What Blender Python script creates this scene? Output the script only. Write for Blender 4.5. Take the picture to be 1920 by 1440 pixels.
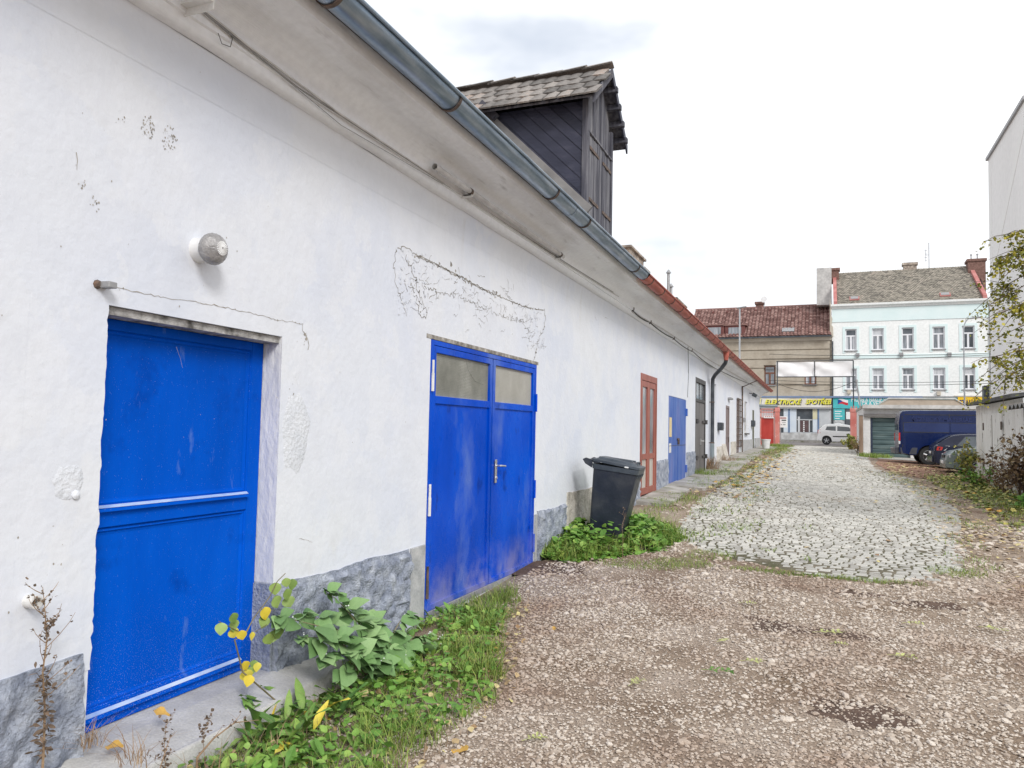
import bpy, bmesh, math, random
import numpy as np
from mathutils import Vector, Matrix, noise

for o in list(bpy.data.objects): bpy.data.objects.remove(o)
S = bpy.context.scene
COL = S.collection
rnd = random.Random(7)
nrng = np.random.default_rng(11)
R = math.radians

# ------------------------------------------------------------------ camera
FPX = 1438.0
YAW, PIT, ROL = R(21.93), R(3.352), R(1.192)
EYE = Vector((0, 0, 1.6))
fw = Vector((-math.sin(YAW)*math.cos(PIT), math.cos(YAW)*math.cos(PIT), math.sin(PIT)))
r0 = Vector((math.cos(YAW), math.sin(YAW), 0)); u0 = r0.cross(fw)
rt = r0*math.cos(ROL)+u0*math.sin(ROL); up = -r0*math.sin(ROL)+u0*math.cos(ROL)
cd = bpy.data.cameras.new('camera'); cam = bpy.data.objects.new('camera', cd); COL.objects.link(cam)
cam.matrix_world = Matrix((( rt.x, up.x, -fw.x, EYE.x), (rt.y, up.y, -fw.y, EYE.y), (rt.z, up.z, -fw.z, EYE.z), (0,0,0,1)))
cd.sensor_width = 36; cd.lens = 36*FPX/1920; cd.clip_start = 0.05; cd.clip_end = 2500
S.camera = cam

# ------------------------------------------------------------------ world, sun, exposure
SUN_AZ, SUN_EL = R(134), R(37)          # azimuth measured clockwise from +Y (down the lane)
w = bpy.data.worlds.new('World'); S.world = w; w.use_nodes = True
nt = w.node_tree; nt.nodes.clear()
out = nt.nodes.new('ShaderNodeOutputWorld'); bg = nt.nodes.new('ShaderNodeBackground')
sky = nt.nodes.new('ShaderNodeTexSky'); sky.sky_type = 'NISHITA'; sky.sun_disc = False
sky.sun_elevation = SUN_EL; sky.sun_rotation = SUN_AZ; sky.air_density = 1.0; sky.dust_density = 2.0
tc = nt.nodes.new('ShaderNodeTexCoord'); mp = nt.nodes.new('ShaderNodeMapping'); mp.inputs['Scale'].default_value = (1.3, 1.3, 3.0)
mp.inputs['Location'].default_value = (2.1, 0.25, 0.55)
n1 = nt.nodes.new('ShaderNodeTexNoise'); n1.inputs['Scale'].default_value = 1.5; n1.inputs['Detail'].default_value = 5; n1.inputs['Roughness'].default_value = .55
cr = nt.nodes.new('ShaderNodeValToRGB')
cr.color_ramp.elements[0].position = .26; cr.color_ramp.elements[0].color = (.55,.55,.55,1)
cr.color_ramp.elements[1].position = .42; cr.color_ramp.elements[1].color = (1,1,1,1)
cc = nt.nodes.new('ShaderNodeValToRGB')
cc.color_ramp.elements[0].position = .36; cc.color_ramp.elements[0].color = (.68,.715,.77,1)
cc.color_ramp.elements[1].position = .70; cc.color_ramp.elements[1].color = (1.0,1.0,1.0,1)
sc = nt.nodes.new('ShaderNodeVectorMath'); sc.operation = 'SCALE'; sc.inputs['Scale'].default_value = 9.0
mx = nt.nodes.new('ShaderNodeMix'); mx.data_type = 'RGBA'
L = nt.links.new
L(tc.outputs['Generated'], mp.inputs['Vector']); L(mp.outputs['Vector'], n1.inputs['Vector'])
L(n1.outputs['Fac'], cr.inputs['Fac']); L(n1.outputs['Fac'], cc.inputs['Fac'])
L(cc.outputs['Color'], sc.inputs[0])
L(cr.outputs['Color'], mx.inputs['Factor']); L(sky.outputs['Color'], mx.inputs['A']); L(sc.outputs['Vector'], mx.inputs['B'])
L(mx.outputs['Result'], bg.inputs['Color']); bg.inputs['Strength'].default_value = 0.1
L(bg.outputs['Background'], out.inputs['Surface'])
sl = bpy.data.lights.new('sun', 'SUN'); sl.energy = 1.45; sl.angle = R(18); sl.color = (1, .975, .94)
so = bpy.data.objects.new('sun', sl); COL.objects.link(so)
sd = Vector((math.sin(SUN_AZ)*math.cos(SUN_EL), math.cos(SUN_AZ)*math.cos(SUN_EL), math.sin(SUN_EL)))
so.rotation_euler = (-sd).to_track_quat('-Z', 'Y').to_euler(); so.location = (0, -10, 30)
S.view_settings.view_transform = 'Standard'; S.view_settings.look = 'None'
S.view_settings.exposure = 0.62; S.view_settings.gamma = 1; S.view_settings.use_curve_mapping = False

# ------------------------------------------------------------------ pixel rays (photo pixels, 1920 x 1440) and terrain
def ray(x, y): return fw + rt*((x-960)/FPX) - up*((y-720)/FPX)
def on_x(x, y, X): d = ray(x, y); return EYE + d*(X/d.x)
def on_y(x, y, Y): d = ray(x, y); return EYE + d*(Y/d.y)
KY = [-60, 5, 7, 9, 12, 16.5, 22, 28, 35, 43, 50, 58, 64, 72, 90, 3000]
KZ = [0, 0, .06, .15, .30, .45, .52, .75, .85, .90, .92, .94, .97, 1.05, 1.1, 1.1]
def g(X, Y):
    s = .03*np.clip((np.asarray(Y)-8)/10, 0, 1)*np.clip((56-np.asarray(Y))/12, 0, 1)
    return np.interp(Y, KY, KZ) - s*np.clip(np.asarray(X)+3, 0, 9)
def gz(X, Y): return float(g(X, Y))
def on_g(x, y):
    d = ray(x, y); t = np.linspace(1.5, 120, 24000)
    X = d.x*t; Y = d.y*t; Z = EYE.z + d.z*t
    k = int(np.argmax(Z < g(X, Y))); return Vector((X[k], Y[k], Z[k]))

# ------------------------------------------------------------------ mesh helpers
def tag(o, label=None, cat=None, group=None, kind=None):
    if label: o['label'] = label
    if cat: o['category'] = cat
    if group: o['group'] = group
    if kind: o['kind'] = kind
    return o
ORG = {}
def thing(name, label, cat, loc=(0, 0, 0), rotz=0.0, group=None, local=False, org=None):
    o = bpy.data.objects.new(name, None); COL.objects.link(o); o.location = loc; o.rotation_euler = (0, 0, rotz)
    o.empty_display_size = .2
    ORG[o.name] = Vector((0, 0, 0)) if local else Vector(org if org is not None else loc)
    return tag(o, label, cat, group)
class MB:
    def __init__(s): s.v = []; s.f = []
    def add(s, vs, fs):
        b = len(s.v); s.v += [tuple(v) for v in vs]; s.f += [tuple(b+i for i in f) for f in fs]; return s
    def box(s, x0, x1, y0, y1, z0, z1):
        return s.add([(x0,y0,z0),(x1,y0,z0),(x1,y1,z0),(x0,y1,z0),(x0,y0,z1),(x1,y0,z1),(x1,y1,z1),(x0,y1,z1)],
                     [(0,3,2,1),(4,5,6,7),(0,1,5,4),(1,2,6,5),(2,3,7,6),(3,0,4,7)])
    def obox(s, c, h, m):
        c = Vector(c); vs = []
        for k in ((-1,-1,-1),(1,-1,-1),(1,1,-1),(-1,1,-1),(-1,-1,1),(1,-1,1),(1,1,1),(-1,1,1)):
            vs.append(c + m @ Vector((k[0]*h[0], k[1]*h[1], k[2]*h[2])))
        return s.add(vs, [(0,3,2,1),(4,5,6,7),(0,1,5,4),(1,2,6,5),(2,3,7,6),(3,0,4,7)])
    def prism(s, poly, f0, f1):
        n = len(poly); a = [f0(*p) for p in poly]; b = [f1(*p) for p in poly]
        return s.add(a+b, [tuple(range(n))[::-1], tuple(range(n, 2*n))] + [(i, (i+1) % n, n+(i+1) % n, n+i) for i in range(n)])
    def tube(s, pts, r, n=8, cap=True):
        pts = [Vector(p) for p in pts]; rs = r if isinstance(r, (list, tuple)) else [r]*len(pts)
        rings = []; prev = None
        for i, p in enumerate(pts):
            d = (pts[min(i+1, len(pts)-1)] - pts[max(i-1, 0)])
            if d.length < 1e-9: d = Vector((0, 0, 1))
            d.normalize()
            if prev is None:
                a = d.cross(Vector((0, 0, 1)) if abs(d.z) < .9 else Vector((1, 0, 0)))
            else: a = prev - d*prev.dot(d)
            a.normalize(); prev = a; b = d.cross(a)
            rings.append([p + (a*math.cos(2*math.pi*k/n) + b*math.sin(2*math.pi*k/n))*rs[i] for k in range(n)])
        vs = [v for q in rings for v in q]; fs = []
        for i in range(len(pts)-1):
            for k in range(n): fs.append((i*n+k, i*n+(k+1) % n, (i+1)*n+(k+1) % n, (i+1)*n+k))
        if cap: fs += [tuple(range(n))[::-1], tuple((len(pts)-1)*n+k for k in range(n))]
        return s.add(vs, fs)
    def lathe(s, prof, n, c, ax, start=0., rid=0.):
        ax = Vector(ax).normalized(); a = ax.cross(Vector((0, 0, 1)) if abs(ax.z) < .9 else Vector((1, 0, 0))).normalized(); b = ax.cross(a); c = Vector(c)
        vs = []; fs = []
        for (r, h) in prof:
            for k in range(n):
                q = r*(1+(rid if k % 2 else 0)); t = 2*math.pi*k/n+start
                vs.append(c + ax*h + (a*math.cos(t)+b*math.sin(t))*q)
        for i in range(len(prof)-1):
            for k in range(n): fs.append((i*n+k, i*n+(k+1) % n, (i+1)*n+(k+1) % n, (i+1)*n+k))
        fs += [tuple(range(n))[::-1], tuple((len(prof)-1)*n+k for k in range(n))]
        return s.add(vs, fs)
    def sweep(s, prof, ys, closed=False):
        n = len(prof); vs = []; fs = []
        for y in ys: vs += [(p[0], y, p[1]) for p in prof]
        for i in range(len(ys)-1):
            for k in range(n if closed else n-1):
                fs.append((i*n+k, i*n+(k+1) % n, (i+1)*n+(k+1) % n, (i+1)*n+k))
        if closed: fs += [tuple(range(n)), tuple((len(ys)-1)*n+k for k in range(n))[::-1]]
        return s.add(vs, fs)
    def build(s, name, mat, parent=None, smooth=False, bevel=0, label=None, cat=None, group=None, kind=None, weld=False):
        off = Vector((0, 0, 0)); p = parent
        while p is not None:
            if p.name in ORG: off = ORG[p.name]
            p = p.parent
        me = bpy.data.meshes.new(name)
        me.from_pydata([(v[0]-off.x, v[1]-off.y, v[2]-off.z) for v in s.v], [], s.f)
        bm = bmesh.new(); bm.from_mesh(me)
        if weld: bmesh.ops.remove_doubles(bm, verts=bm.verts, dist=1e-5)
        bmesh.ops.recalc_face_normals(bm, faces=bm.faces)
        if smooth:
            for f in bm.faces: f.smooth = True
            for e in bm.edges:
                if len(e.link_faces) == 2 and e.calc_face_angle(0) > .75: e.smooth = False
        bm.to_mesh(me); bm.free()
        me.materials.append(mat)
        o = bpy.data.objects.new(name, me); COL.objects.link(o)
        if parent is not None: o.parent = parent
        if bevel:
            m = o.modifiers.new('bevel', 'BEVEL'); m.width = bevel; m.segments = 2; m.limit_method = 'ANGLE'
        return tag(o, label, cat, group, kind)
def npmesh(name, V, F, mat, parent=None, smooth=False, **kw):
    V = np.ascontiguousarray(V, np.float32).reshape(-1, 3); F = np.ascontiguousarray(F, np.int32)
    off = Vector((0, 0, 0)); p = parent
    while p is not None:
        if p.name in ORG: off = ORG[p.name]
        p = p.parent
    V = V - np.array(off, np.float32)
    me = bpy.data.meshes.new(name); me.vertices.add(len(V)); me.vertices.foreach_set('co', V.ravel())
    m, k = F.shape; me.loops.add(m*k); me.loops.foreach_set('vertex_index', F.ravel())
    me.polygons.add(m); me.polygons.foreach_set('loop_start', np.arange(m, dtype=np.int32)*k)
    me.polygons.foreach_set('use_smooth', np.full(m, smooth)); me.update(calc_edges=True); me.materials.append(mat)
    o = bpy.data.objects.new(name, me); COL.objects.link(o)
    if parent is not None: o.parent = parent
    return tag(o, **kw)
def inst(TV, TF, P, M3):
    """copies of template (k,3)/(f,n) at P (N,3) with matrices (N,3,3)"""
    N = len(P); V = np.einsum('nij,kj->nki', M3, TV) + P[:, None, :]
    F = TF[None] + (np.arange(N)*len(TV))[:, None, None]
    return V.reshape(-1, 3), F.reshape(-1, TF.shape[1])
def rotm(N, tilt=math.pi, rng=nrng):
    """random spin about z then tilt away from z by up to tilt"""
    a = rng.uniform(0, 2*math.pi, N); t = rng.uniform(-tilt, tilt, N); b = rng.uniform(0, 2*math.pi, N)
    def Rz(q): z = np.zeros_like(q); o = z+1; return np.stack([np.cos(q), -np.sin(q), z, np.sin(q), np.cos(q), z, z, z, o], -1).reshape(-1, 3, 3)
    def Rx(q): z = np.zeros_like(q); o = z+1; return np.stack([o, z, z, z, np.cos(q), -np.sin(q), z, np.sin(q), np.cos(q)], -1).reshape(-1, 3, 3)
    return Rz(a) @ Rx(t) @ Rz(b)
def copyobj(o, parent=None, loc=None, M=None):
    c = o.copy(); COL.objects.link(c); c.parent = parent
    if M is not None: c.matrix_local = M
    elif loc is not None: c.location = loc
    return c
def holed(mb, u0, u1, v0, v1, holes, mp, depth):
    """rectangle u0..u1 x v0..v1 with rectangular openings; mp(u,v,d) -> point, d inward"""
    us = sorted({u0, u1, *[h[0] for h in holes], *[h[1] for h in holes]}); vs = sorted({v0, v1, *[h[2] for h in holes], *[h[3] for h in holes]})
    us = [u for u in us if u0 <= u <= u1]; vs = [v for v in vs if v0 <= v <= v1]
    for i in range(len(us)-1):
        for j in range(len(vs)-1):
            a, b, c, d = us[i], us[i+1], vs[j], vs[j+1]; mu, mv = (a+b)/2, (c+d)/2
            if any(h[0] < mu < h[1] and h[2] < mv < h[3] for h in holes): continue
            mb.add([mp(a,c,0), mp(b,c,0), mp(b,d,0), mp(a,d,0)], [(0,1,2,3)])
    for h in holes:
        dd = h[4] if len(h) > 4 else depth
        a, b, c, d = max(h[0], u0), min(h[1], u1), max(h[2], v0), min(h[3], v1)
        for p, q in (((a,c),(b,c)), ((b,c),(b,d)), ((b,d),(a,d)), ((a,d),(a,c))):
            mb.add([mp(*p,0), mp(*q,0), mp(*q,dd), mp(*p,dd)], [(0,1,2,3)])
    return mb

# ------------------------------------------------------------------ materials
MATS = {}
def ramp(nt, stops):
    n = nt.nodes.new('ShaderNodeValToRGB'); e = n.color_ramp.elements
    e[0].position = stops[0][0]; e[0].color = (*stops[0][1], 1); e[1].position = stops[-1][0]; e[1].color = (*stops[-1][1], 1)
    for p, c in stops[1:-1]: x = e.new(p); x.color = (*c, 1)
    return n
def M(name, cols, scale=3., detail=5., rough=.7, bump=0., bscale=40., metal=0., stretch=(1,1,1), island=0., spec=.4, coat=0., speck=.0, speckscale=60., rvar=0., trans=0., bdetail=6., objrand=0., dist=0.0):
    if name in MATS: return MATS[name]
    m = bpy.data.materials.new(name); m.use_nodes = True; nt = m.node_tree; N = nt.nodes.new; L = nt.links.new
    b = nt.nodes['Principled BSDF']; b.inputs['Roughness'].default_value = rough; b.inputs['Metallic'].default_value = metal
    b.inputs['Specular IOR Level'].default_value = spec; b.inputs['Coat Weight'].default_value = coat; b.inputs['Coat Roughness'].default_value = .15
    if trans: b.inputs['Transmission Weight'].default_value = trans
    if not isinstance(cols[0][0], (tuple, list)):
        cols = [tuple(c) for c in cols]
    if len(cols[0]) == 3 and not isinstance(cols[0][1], (tuple, list)):
        k = len(cols); cols = [(.3+.4*i/max(1, k-1), c) for i, c in enumerate(cols)]
    if len(cols) == 1: cols = [(.3, cols[0][1]), (.7, cols[0][1])]
    tc = N('ShaderNodeTexCoord'); mp = N('ShaderNodeMapping'); mp.inputs['Scale'].default_value = stretch; L(tc.outputs['Object'], mp.inputs['Vector'])
    n = N('ShaderNodeTexNoise'); n.inputs['Scale'].default_value = scale; n.inputs['Detail'].default_value = detail; n.inputs['Distortion'].default_value = dist; L(mp.outputs['Vector'], n.inputs['Vector'])
    fac = n.outputs['Fac']
    if island or objrand:
        if island: gi = N('ShaderNodeNewGeometry'); src = gi.outputs['Random Per Island']
        else: gi = N('ShaderNodeObjectInfo'); src = gi.outputs['Random']
        mm = N('ShaderNodeMix'); mm.data_type = 'FLOAT'; mm.inputs['Factor'].default_value = island or objrand
        L(fac, mm.inputs['A']); L(src, mm.inputs['B']); fac = mm.outputs['Result']
    r = ramp(nt, cols); L(fac, r.inputs['Fac']); col = r.outputs['Color']
    if speck:
        n2 = N('ShaderNodeTexNoise'); n2.inputs['Scale'].default_value = speckscale; n2.inputs['Detail'].default_value = 3; L(tc.outputs['Object'], n2.inputs['Vector'])
        r2 = ramp(nt, [(.3, (1-speck,)*3), (.7, (1+speck*.6,)*3)]); L(n2.outputs['Fac'], r2.inputs['Fac'])
        mu = N('ShaderNodeMix'); mu.data_type = 'RGBA'; mu.blend_type = 'MULTIPLY'; mu.inputs['Factor'].default_value = 1
        L(col, mu.inputs['A']); L(r2.outputs['Color'], mu.inputs['B']); col = mu.outputs['Result']
    L(col, b.inputs['Base Color'])
    if rvar:
        mr = N('ShaderNodeMapRange'); mr.inputs['To Min'].default_value = max(0, rough-rvar); mr.inputs['To Max'].default_value = min(1, rough+rvar)
        mr.inputs['From Min'].default_value = .3; mr.inputs['From Max'].default_value = .7
        n4 = N('ShaderNodeTexNoise'); n4.inputs['Scale'].default_value = scale*2.3; n4.inputs['Detail'].default_value = 5; L(mp.outputs['Vector'], n4.inputs['Vector'])
        L(n4.outputs['Fac'], mr.inputs['Value']); L(mr.outputs['Result'], b.inputs['Roughness'])
    if bump:
        n3 = N('ShaderNodeTexNoise'); n3.inputs['Scale'].default_value = bscale; n3.inputs['Detail'].default_value = bdetail; L(mp.outputs['Vector'], n3.inputs['Vector'])
        bp = N('ShaderNodeBump'); bp.inputs['Strength'].default_value = bump; bp.inputs['Distance'].default_value = .02
        L(n3.outputs['Fac'], bp.inputs['Height']); L(bp.outputs['Normal'], b.inputs['Normal'])
    MATS[name] = m; return m
def overlay(m, col, scale, lo, hi, stretch=(1,1,1), zlim=None, ylim=None, detail=8, seed=0., amount=1.):
    """stain: mixes colour col over the base where a noise exceeds lo..hi, optionally faded in object z / y"""
    nt = m.node_tree; N = nt.nodes.new; L = nt.links.new; b = nt.nodes['Principled BSDF']
    src = b.inputs['Base Color'].links[0].from_socket
    tc = N('ShaderNodeTexCoord'); mp = N('ShaderNodeMapping'); mp.inputs['Scale'].default_value = stretch; mp.inputs['Location'].default_value = (seed, seed*1.7, seed*.6)
    L(tc.outputs['Object'], mp.inputs['Vector'])
    n = N('ShaderNodeTexNoise'); n.inputs['Scale'].default_value = scale; n.inputs['Detail'].default_value = detail; n.inputs['Roughness'].default_value = .6; L(mp.outputs['Vector'], n.inputs['Vector'])
    mr = N('ShaderNodeMapRange'); mr.inputs['From Min'].default_value = lo; mr.inputs['From Max'].default_value = hi; mr.inputs['To Max'].default_value = amount; L(n.outputs['Fac'], mr.inputs['Value'])
    f = mr.outputs['Result']; sx = N('ShaderNodeSeparateXYZ'); L(tc.outputs['Object'], sx.inputs[0])
    for lim, ax in ((zlim, 'Z'), (ylim, 'Y')):
        if lim:
            q = N('ShaderNodeMapRange'); q.inputs['From Min'].default_value = lim[0]; q.inputs['From Max'].default_value = lim[1]; L(sx.outputs[ax], q.inputs['Value'])
            mu = N('ShaderNodeMath'); mu.operation = 'MULTIPLY'; L(f, mu.inputs[0]); L(q.outputs['Result'], mu.inputs[1]); f = mu.outputs[0]
    mx = N('ShaderNodeMix'); mx.data_type = 'RGBA'; mx.inputs['B'].default_value = (*col, 1)
    L(f, mx.inputs['Factor']); L(src, mx.inputs['A']); L(mx.outputs['Result'], b.inputs['Base Color'])
    return m

plaster = M('white plaster', [(.30,(.635,.67,.755)), (.45,(.69,.715,.775)), (.6,(.715,.735,.775)), (.75,(.68,.695,.735))], scale=.9, rough=.85, bump=.20, bscale=20, bdetail=11, speck=.035, speckscale=7)
overlay(plaster, (.62,.665,.77), 1.1, .50, .53, seed=21, amount=.24, detail=10)
overlay(plaster, (.72,.74,.785), 2.3, .54, .56, seed=31, amount=.5, detail=11)
overlay(plaster, (.30,.27,.23), 30, .70, .78, seed=3)
overlay(plaster, (.52,.50,.46), 5, .58, .80, stretch=(1,1,.5), zlim=(1.15,.3), seed=5, amount=.7)
overlay(plaster, (.55,.53,.50), 3.2, .60, .75, stretch=(1,1,.25), zlim=(2.6,3.6), seed=9, amount=.6)
jambm = M('lilac jamb paint', [(.3,(.66,.66,.66)), (.7,(.76,.76,.76))], scale=6, rough=.7, bump=.6, bscale=26, stretch=(1,1,.4))
cornm = M('stained cornice plaster', [(.30,(.76,.78,.82)), (.5,(.82,.835,.865)), (.7,(.86,.875,.90))], scale=1.6, rough=.85, bump=.25, bscale=40, stretch=(5,.35,5), speck=.05, speckscale=20)
overlay(cornm, (.42,.40,.375), 2.2, .46, .70, stretch=(2,.35,2), zlim=(3.66,3.82), seed=6, amount=.45)
overlay(cornm, (.14,.13,.12), 5, .60, .78, stretch=(3,.45,3), zlim=(3.64,3.78), seed=2, amount=.42)
plinthm = M('grey blue rough plinth render', [(.3,(.20,.225,.29)), (.5,(.32,.35,.42)), (.7,(.47,.50,.56))], scale=9, rough=.9, bump=.9, bscale=60, speck=.2, speckscale=40)
overlay(plinthm, (.55,.50,.42), 2.6, .66, .72, seed=4)
smoothp = M('smooth grey plinth paint', [(.3,(.33,.34,.35)), (.7,(.50,.50,.50))], scale=8, rough=.8, bump=.3, bscale=40, speck=.12)
creamp = M('bare cream render', [(.3,(.36,.33,.29)), (.5,(.58,.54,.48)), (.7,(.70,.67,.62))], scale=7, rough=.9, bump=.7, bscale=40, speck=.2, speckscale=50)
crackm = M('dark crack dirt', [(.3,(.14,.125,.11)), (.55,(.32,.30,.27)), (.72,(.50,.48,.45))], scale=16, rough=.95)
patchm = M('rough repaired plaster', [(.3,(.62,.645,.69)), (.7,(.71,.73,.77))], scale=8, rough=.9, bump=.5, bscale=45, bdetail=8)
concrete = M('worn concrete', [(.3,(.27,.25,.22)), (.5,(.39,.37,.34)), (.7,(.50,.48,.45))], scale=2.5, rough=.9, bump=.4, bscale=50, speck=.15, speckscale=80)
overlay(concrete, (.13,.14,.05), 1.6, .52, .66, seed=7, amount=.7)
stepm = M('pale concrete step', [(.3,(.40,.39,.375)), (.7,(.54,.53,.51))], scale=5, rough=.9, bump=.3, bscale=60, speck=.12, speckscale=90)
overlay(stepm, (.14,.11,.08), 40, .68, .74, seed=2)
doorblue = M('glossy blue door paint', [(.3,(.0005,.066,.43)), (.5,(.0005,.085,.54)), (.7,(.001,.105,.62))], scale=2.2, rough=.36, rvar=.14, bump=.10, bscale=45, stretch=(1,1,.3), spec=.03)
overlay(doorblue, (.001,.04,.30), 3.5, .58, .72, seed=12, amount=.6)
overlay(doorblue, (.22,.33,.62), 150, .70, .73, seed=1, amount=.6, detail=2)
overlay(doorblue, (.16,.27,.58), 9, .64, .74, seed=15, stretch=(1,1,.35), amount=.5, detail=12)
overlay(doorblue, (.60,.62,.70), 180, .62, .70, zlim=(.75,.25), seed=8, amount=.45, detail=2)
metalblue = M('blue metal door paint', [(.3,(.0005,.048,.40)), (.5,(.001,.066,.53)), (.7,(.002,.09,.62))], scale=1.8, rough=.28, rvar=.12, bump=.10, bscale=14, stretch=(1,1,.5), spec=.06)
overlay(metalblue, (.11,.19,.52), 1.9, .54, .70, stretch=(1,1,.5), seed=6, amount=.7, detail=12)
overlay(metalblue, (.001,.025,.22), 4.5, .62, .70, stretch=(1,1,.6), seed=16, amount=.7, detail=8)
overlay(metalblue, (.20,.10,.06), 14, .70, .74, zlim=(.7,.1), seed=19, amount=.8)
overlay(metalblue, (.42,.46,.60), 150, .60, .70, zlim=(1.1,.25), seed=3, amount=.55, detail=2)
overlay(metalblue, (.33,.31,.45), 3.0, .40, .60, zlim=(.5,.1), seed=2, amount=.6)
fadeblue = M('faded blue door paint', [(.3,(.02,.09,.40)), (.5,(.045,.13,.45)), (.7,(.13,.17,.46))], scale=1.6, rough=.4, rvar=.1, stretch=(1,1,.5), bump=.1, bscale=10)
redwood = M('red brown window frame', [(.3,(.25,.07,.05)), (.7,(.36,.12,.09))], scale=5, rough=.45, stretch=(1,1,.2))
darkdoor = M('dark grey brown door paint', [(.3,(.035,.033,.035)), (.7,(.085,.08,.08))], scale=4, rough=.5, stretch=(1,1,.3), speck=.1)
browndoor = M('grey brown door paint', [(.3,(.16,.12,.12)), (.7,(.25,.20,.19))], scale=4, rough=.6, stretch=(1,1,.3))
greendoor = M('olive door paint', [(.3,(.10,.11,.05)), (.7,(.18,.18,.10))], scale=4, rough=.6)
zinc = M('zinc gutter metal', [(.3,(.17,.23,.30)), (.5,(.28,.35,.43)), (.7,(.42,.48,.55))], scale=5, rough=.38, rvar=.1, metal=.75, stretch=(4,.4,4), speck=.08, speckscale=25)
redgut = M('red painted gutter', [(.3,(.36,.085,.06)), (.7,(.50,.15,.11))], scale=4, rough=.55, stretch=(4,.6,4), speck=.08)
darkpipe = M('dark painted pipe', [(.3,(.03,.035,.045)), (.7,(.08,.09,.10))], scale=5, rough=.4)
greypipe = M('grey green pipe', [(.3,(.16,.20,.22)), (.7,(.26,.30,.32))], scale=5, rough=.5)
iron = M('rusty iron', [(.3,(.05,.04,.035)), (.6,(.14,.10,.08)), (.75,(.25,.13,.07))], scale=18, rough=.75, bump=.2, bscale=60)
greymetal = M('grey weathered metal', [(.3,(.25,.25,.26)), (.7,(.42,.42,.42))], scale=20, rough=.5, metal=.4)
chrome = M('bright handle metal', [(.3,(.6,.6,.6)), (.7,(.75,.75,.75))], scale=5, rough=.3, metal=.8)
whitepaint = M('chipped white paint', [(.3,(.62,.61,.58)), (.7,(.80,.79,.77))], scale=6, rough=.7, speck=.08, bump=.15, bscale=60)
overlay(whitepaint, (.16,.12,.09), 9, .66, .72, seed=4)
cablem = M('pale cable', [(.3,(.45,.44,.43)), (.7,(.66,.65,.64))], scale=8, rough=.6)
blackcable = M('black cable', [(.3,(.02,.02,.02)), (.7,(.06,.06,.06))], scale=8, rough=.6)
wood = M('weathered dark timber', [(.28,(.03,.032,.045)), (.45,(.075,.075,.095)), (.6,(.15,.15,.17)), (.75,(.26,.255,.26))], scale=7, rough=.8, stretch=(3,3,.25), bump=.5, bscale=30, objrand=.25)
darkwood = M('dark tarred boards', [(.3,(.016,.018,.035)), (.6,(.035,.038,.065)), (.75,(.07,.07,.10))], scale=5, rough=.55, stretch=(.6,3,1.6), bump=.3, bscale=20, objrand=.3)
tilem = M('lichen grey clay tile', [(.2,(.12,.112,.105)), (.45,(.24,.22,.205)), (.68,(.33,.30,.275)), (.85,(.40,.28,.22))], scale=9, rough=.9, bump=.5, bscale=60, objrand=.55, speck=.25, speckscale=50)
redtile = M('red roof tile', [(.25,(.14,.07,.06)), (.5,(.22,.12,.105)), (.8,(.33,.21,.185))], scale=3, rough=.75, island=.6, speck=.1, speckscale=9)
oldtile = M('old grey brown scale tile', [(.25,(.16,.145,.125)), (.5,(.29,.265,.22)), (.75,(.40,.355,.30)), (.9,(.46,.34,.28))], scale=1.1, rough=.9, island=.45, speck=.2, speckscale=12)
brick = M('red chimney brick', [(.3,(.14,.075,.06)), (.7,(.25,.145,.12))], scale=8, rough=.9, speck=.3, speckscale=30, bump=.4, bscale=30)
oldbrick = M('sooty rendered brick', [(.3,(.14,.12,.11)), (.5,(.36,.30,.25)), (.7,(.55,.49,.42))], scale=5, rough=.9, speck=.3, speckscale=18, bump=.6, bscale=20)
gravelm = M('brown gravel ground', [(.3,(.22,.155,.105)), (.5,(.34,.26,.195)), (.7,(.45,.37,.30))], scale=1.6, rough=.95, bump=.8, bscale=90, speck=.45, speckscale=70)
stonem = M('crushed gravel stone', [(.05,(.26,.195,.145)), (.3,(.42,.35,.285)), (.55,(.54,.465,.39)), (.8,(.64,.57,.495)), (1,(.46,.43,.40))], scale=.8, rough=.9, island=.70, speck=.15, speckscale=120)
overlay(stonem, (.30,.195,.135), .9, .48, .66, seed=3, amount=.7)
overlay(gravelm, (.17,.105,.072), .9, .50, .66, seed=3, amount=.7)
flakem = M('flaked paint spot', [(.3,(.22,.19,.15)), (.7,(.52,.49,.45))], scale=30, rough=.95)
greycable = M('dusty grey cable', [(.3,(.16,.155,.15)), (.7,(.34,.33,.32))], scale=8, rough=.7)
cobm = M('granite sett', [(.1,(.33,.31,.275)), (.45,(.50,.485,.445)), (.75,(.61,.59,.54)), (.95,(.65,.62,.56))], scale=1.0, rough=.75, island=.6, bump=.4, bscale=90, speck=.22, speckscale=110)
cobm1 = M('granite sett near', [(.1,(.33,.31,.275)), (.45,(.50,.485,.445)), (.75,(.61,.59,.54)), (.95,(.65,.62,.56))], scale=1.0, rough=.75, objrand=.6, bump=.4, bscale=90, speck=.22, speckscale=110)
for m_ in (cobm, cobm1): overlay(m_, (.36,.30,.24), .55, .54, .70, seed=4, amount=.45)
jointm = M('mossy joint sand', [(.3,(.075,.08,.03)), (.5,(.13,.115,.075)), (.7,(.20,.17,.125))], scale=3.5, rough=.95, bump=.6, bscale=60, speck=.3, speckscale=40)
asphalt = M('worn grey asphalt', [(.3,(.29,.265,.225)), (.5,(.38,.36,.325)), (.7,(.46,.44,.40))], scale=1.4, rough=.9, bump=.3, bscale=120, speck=.2, speckscale=90)
roadm = M('street asphalt', [(.3,(.20,.18,.175)), (.7,(.30,.27,.26))], scale=.5, rough=.85, speck=.1, speckscale=20)
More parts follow.
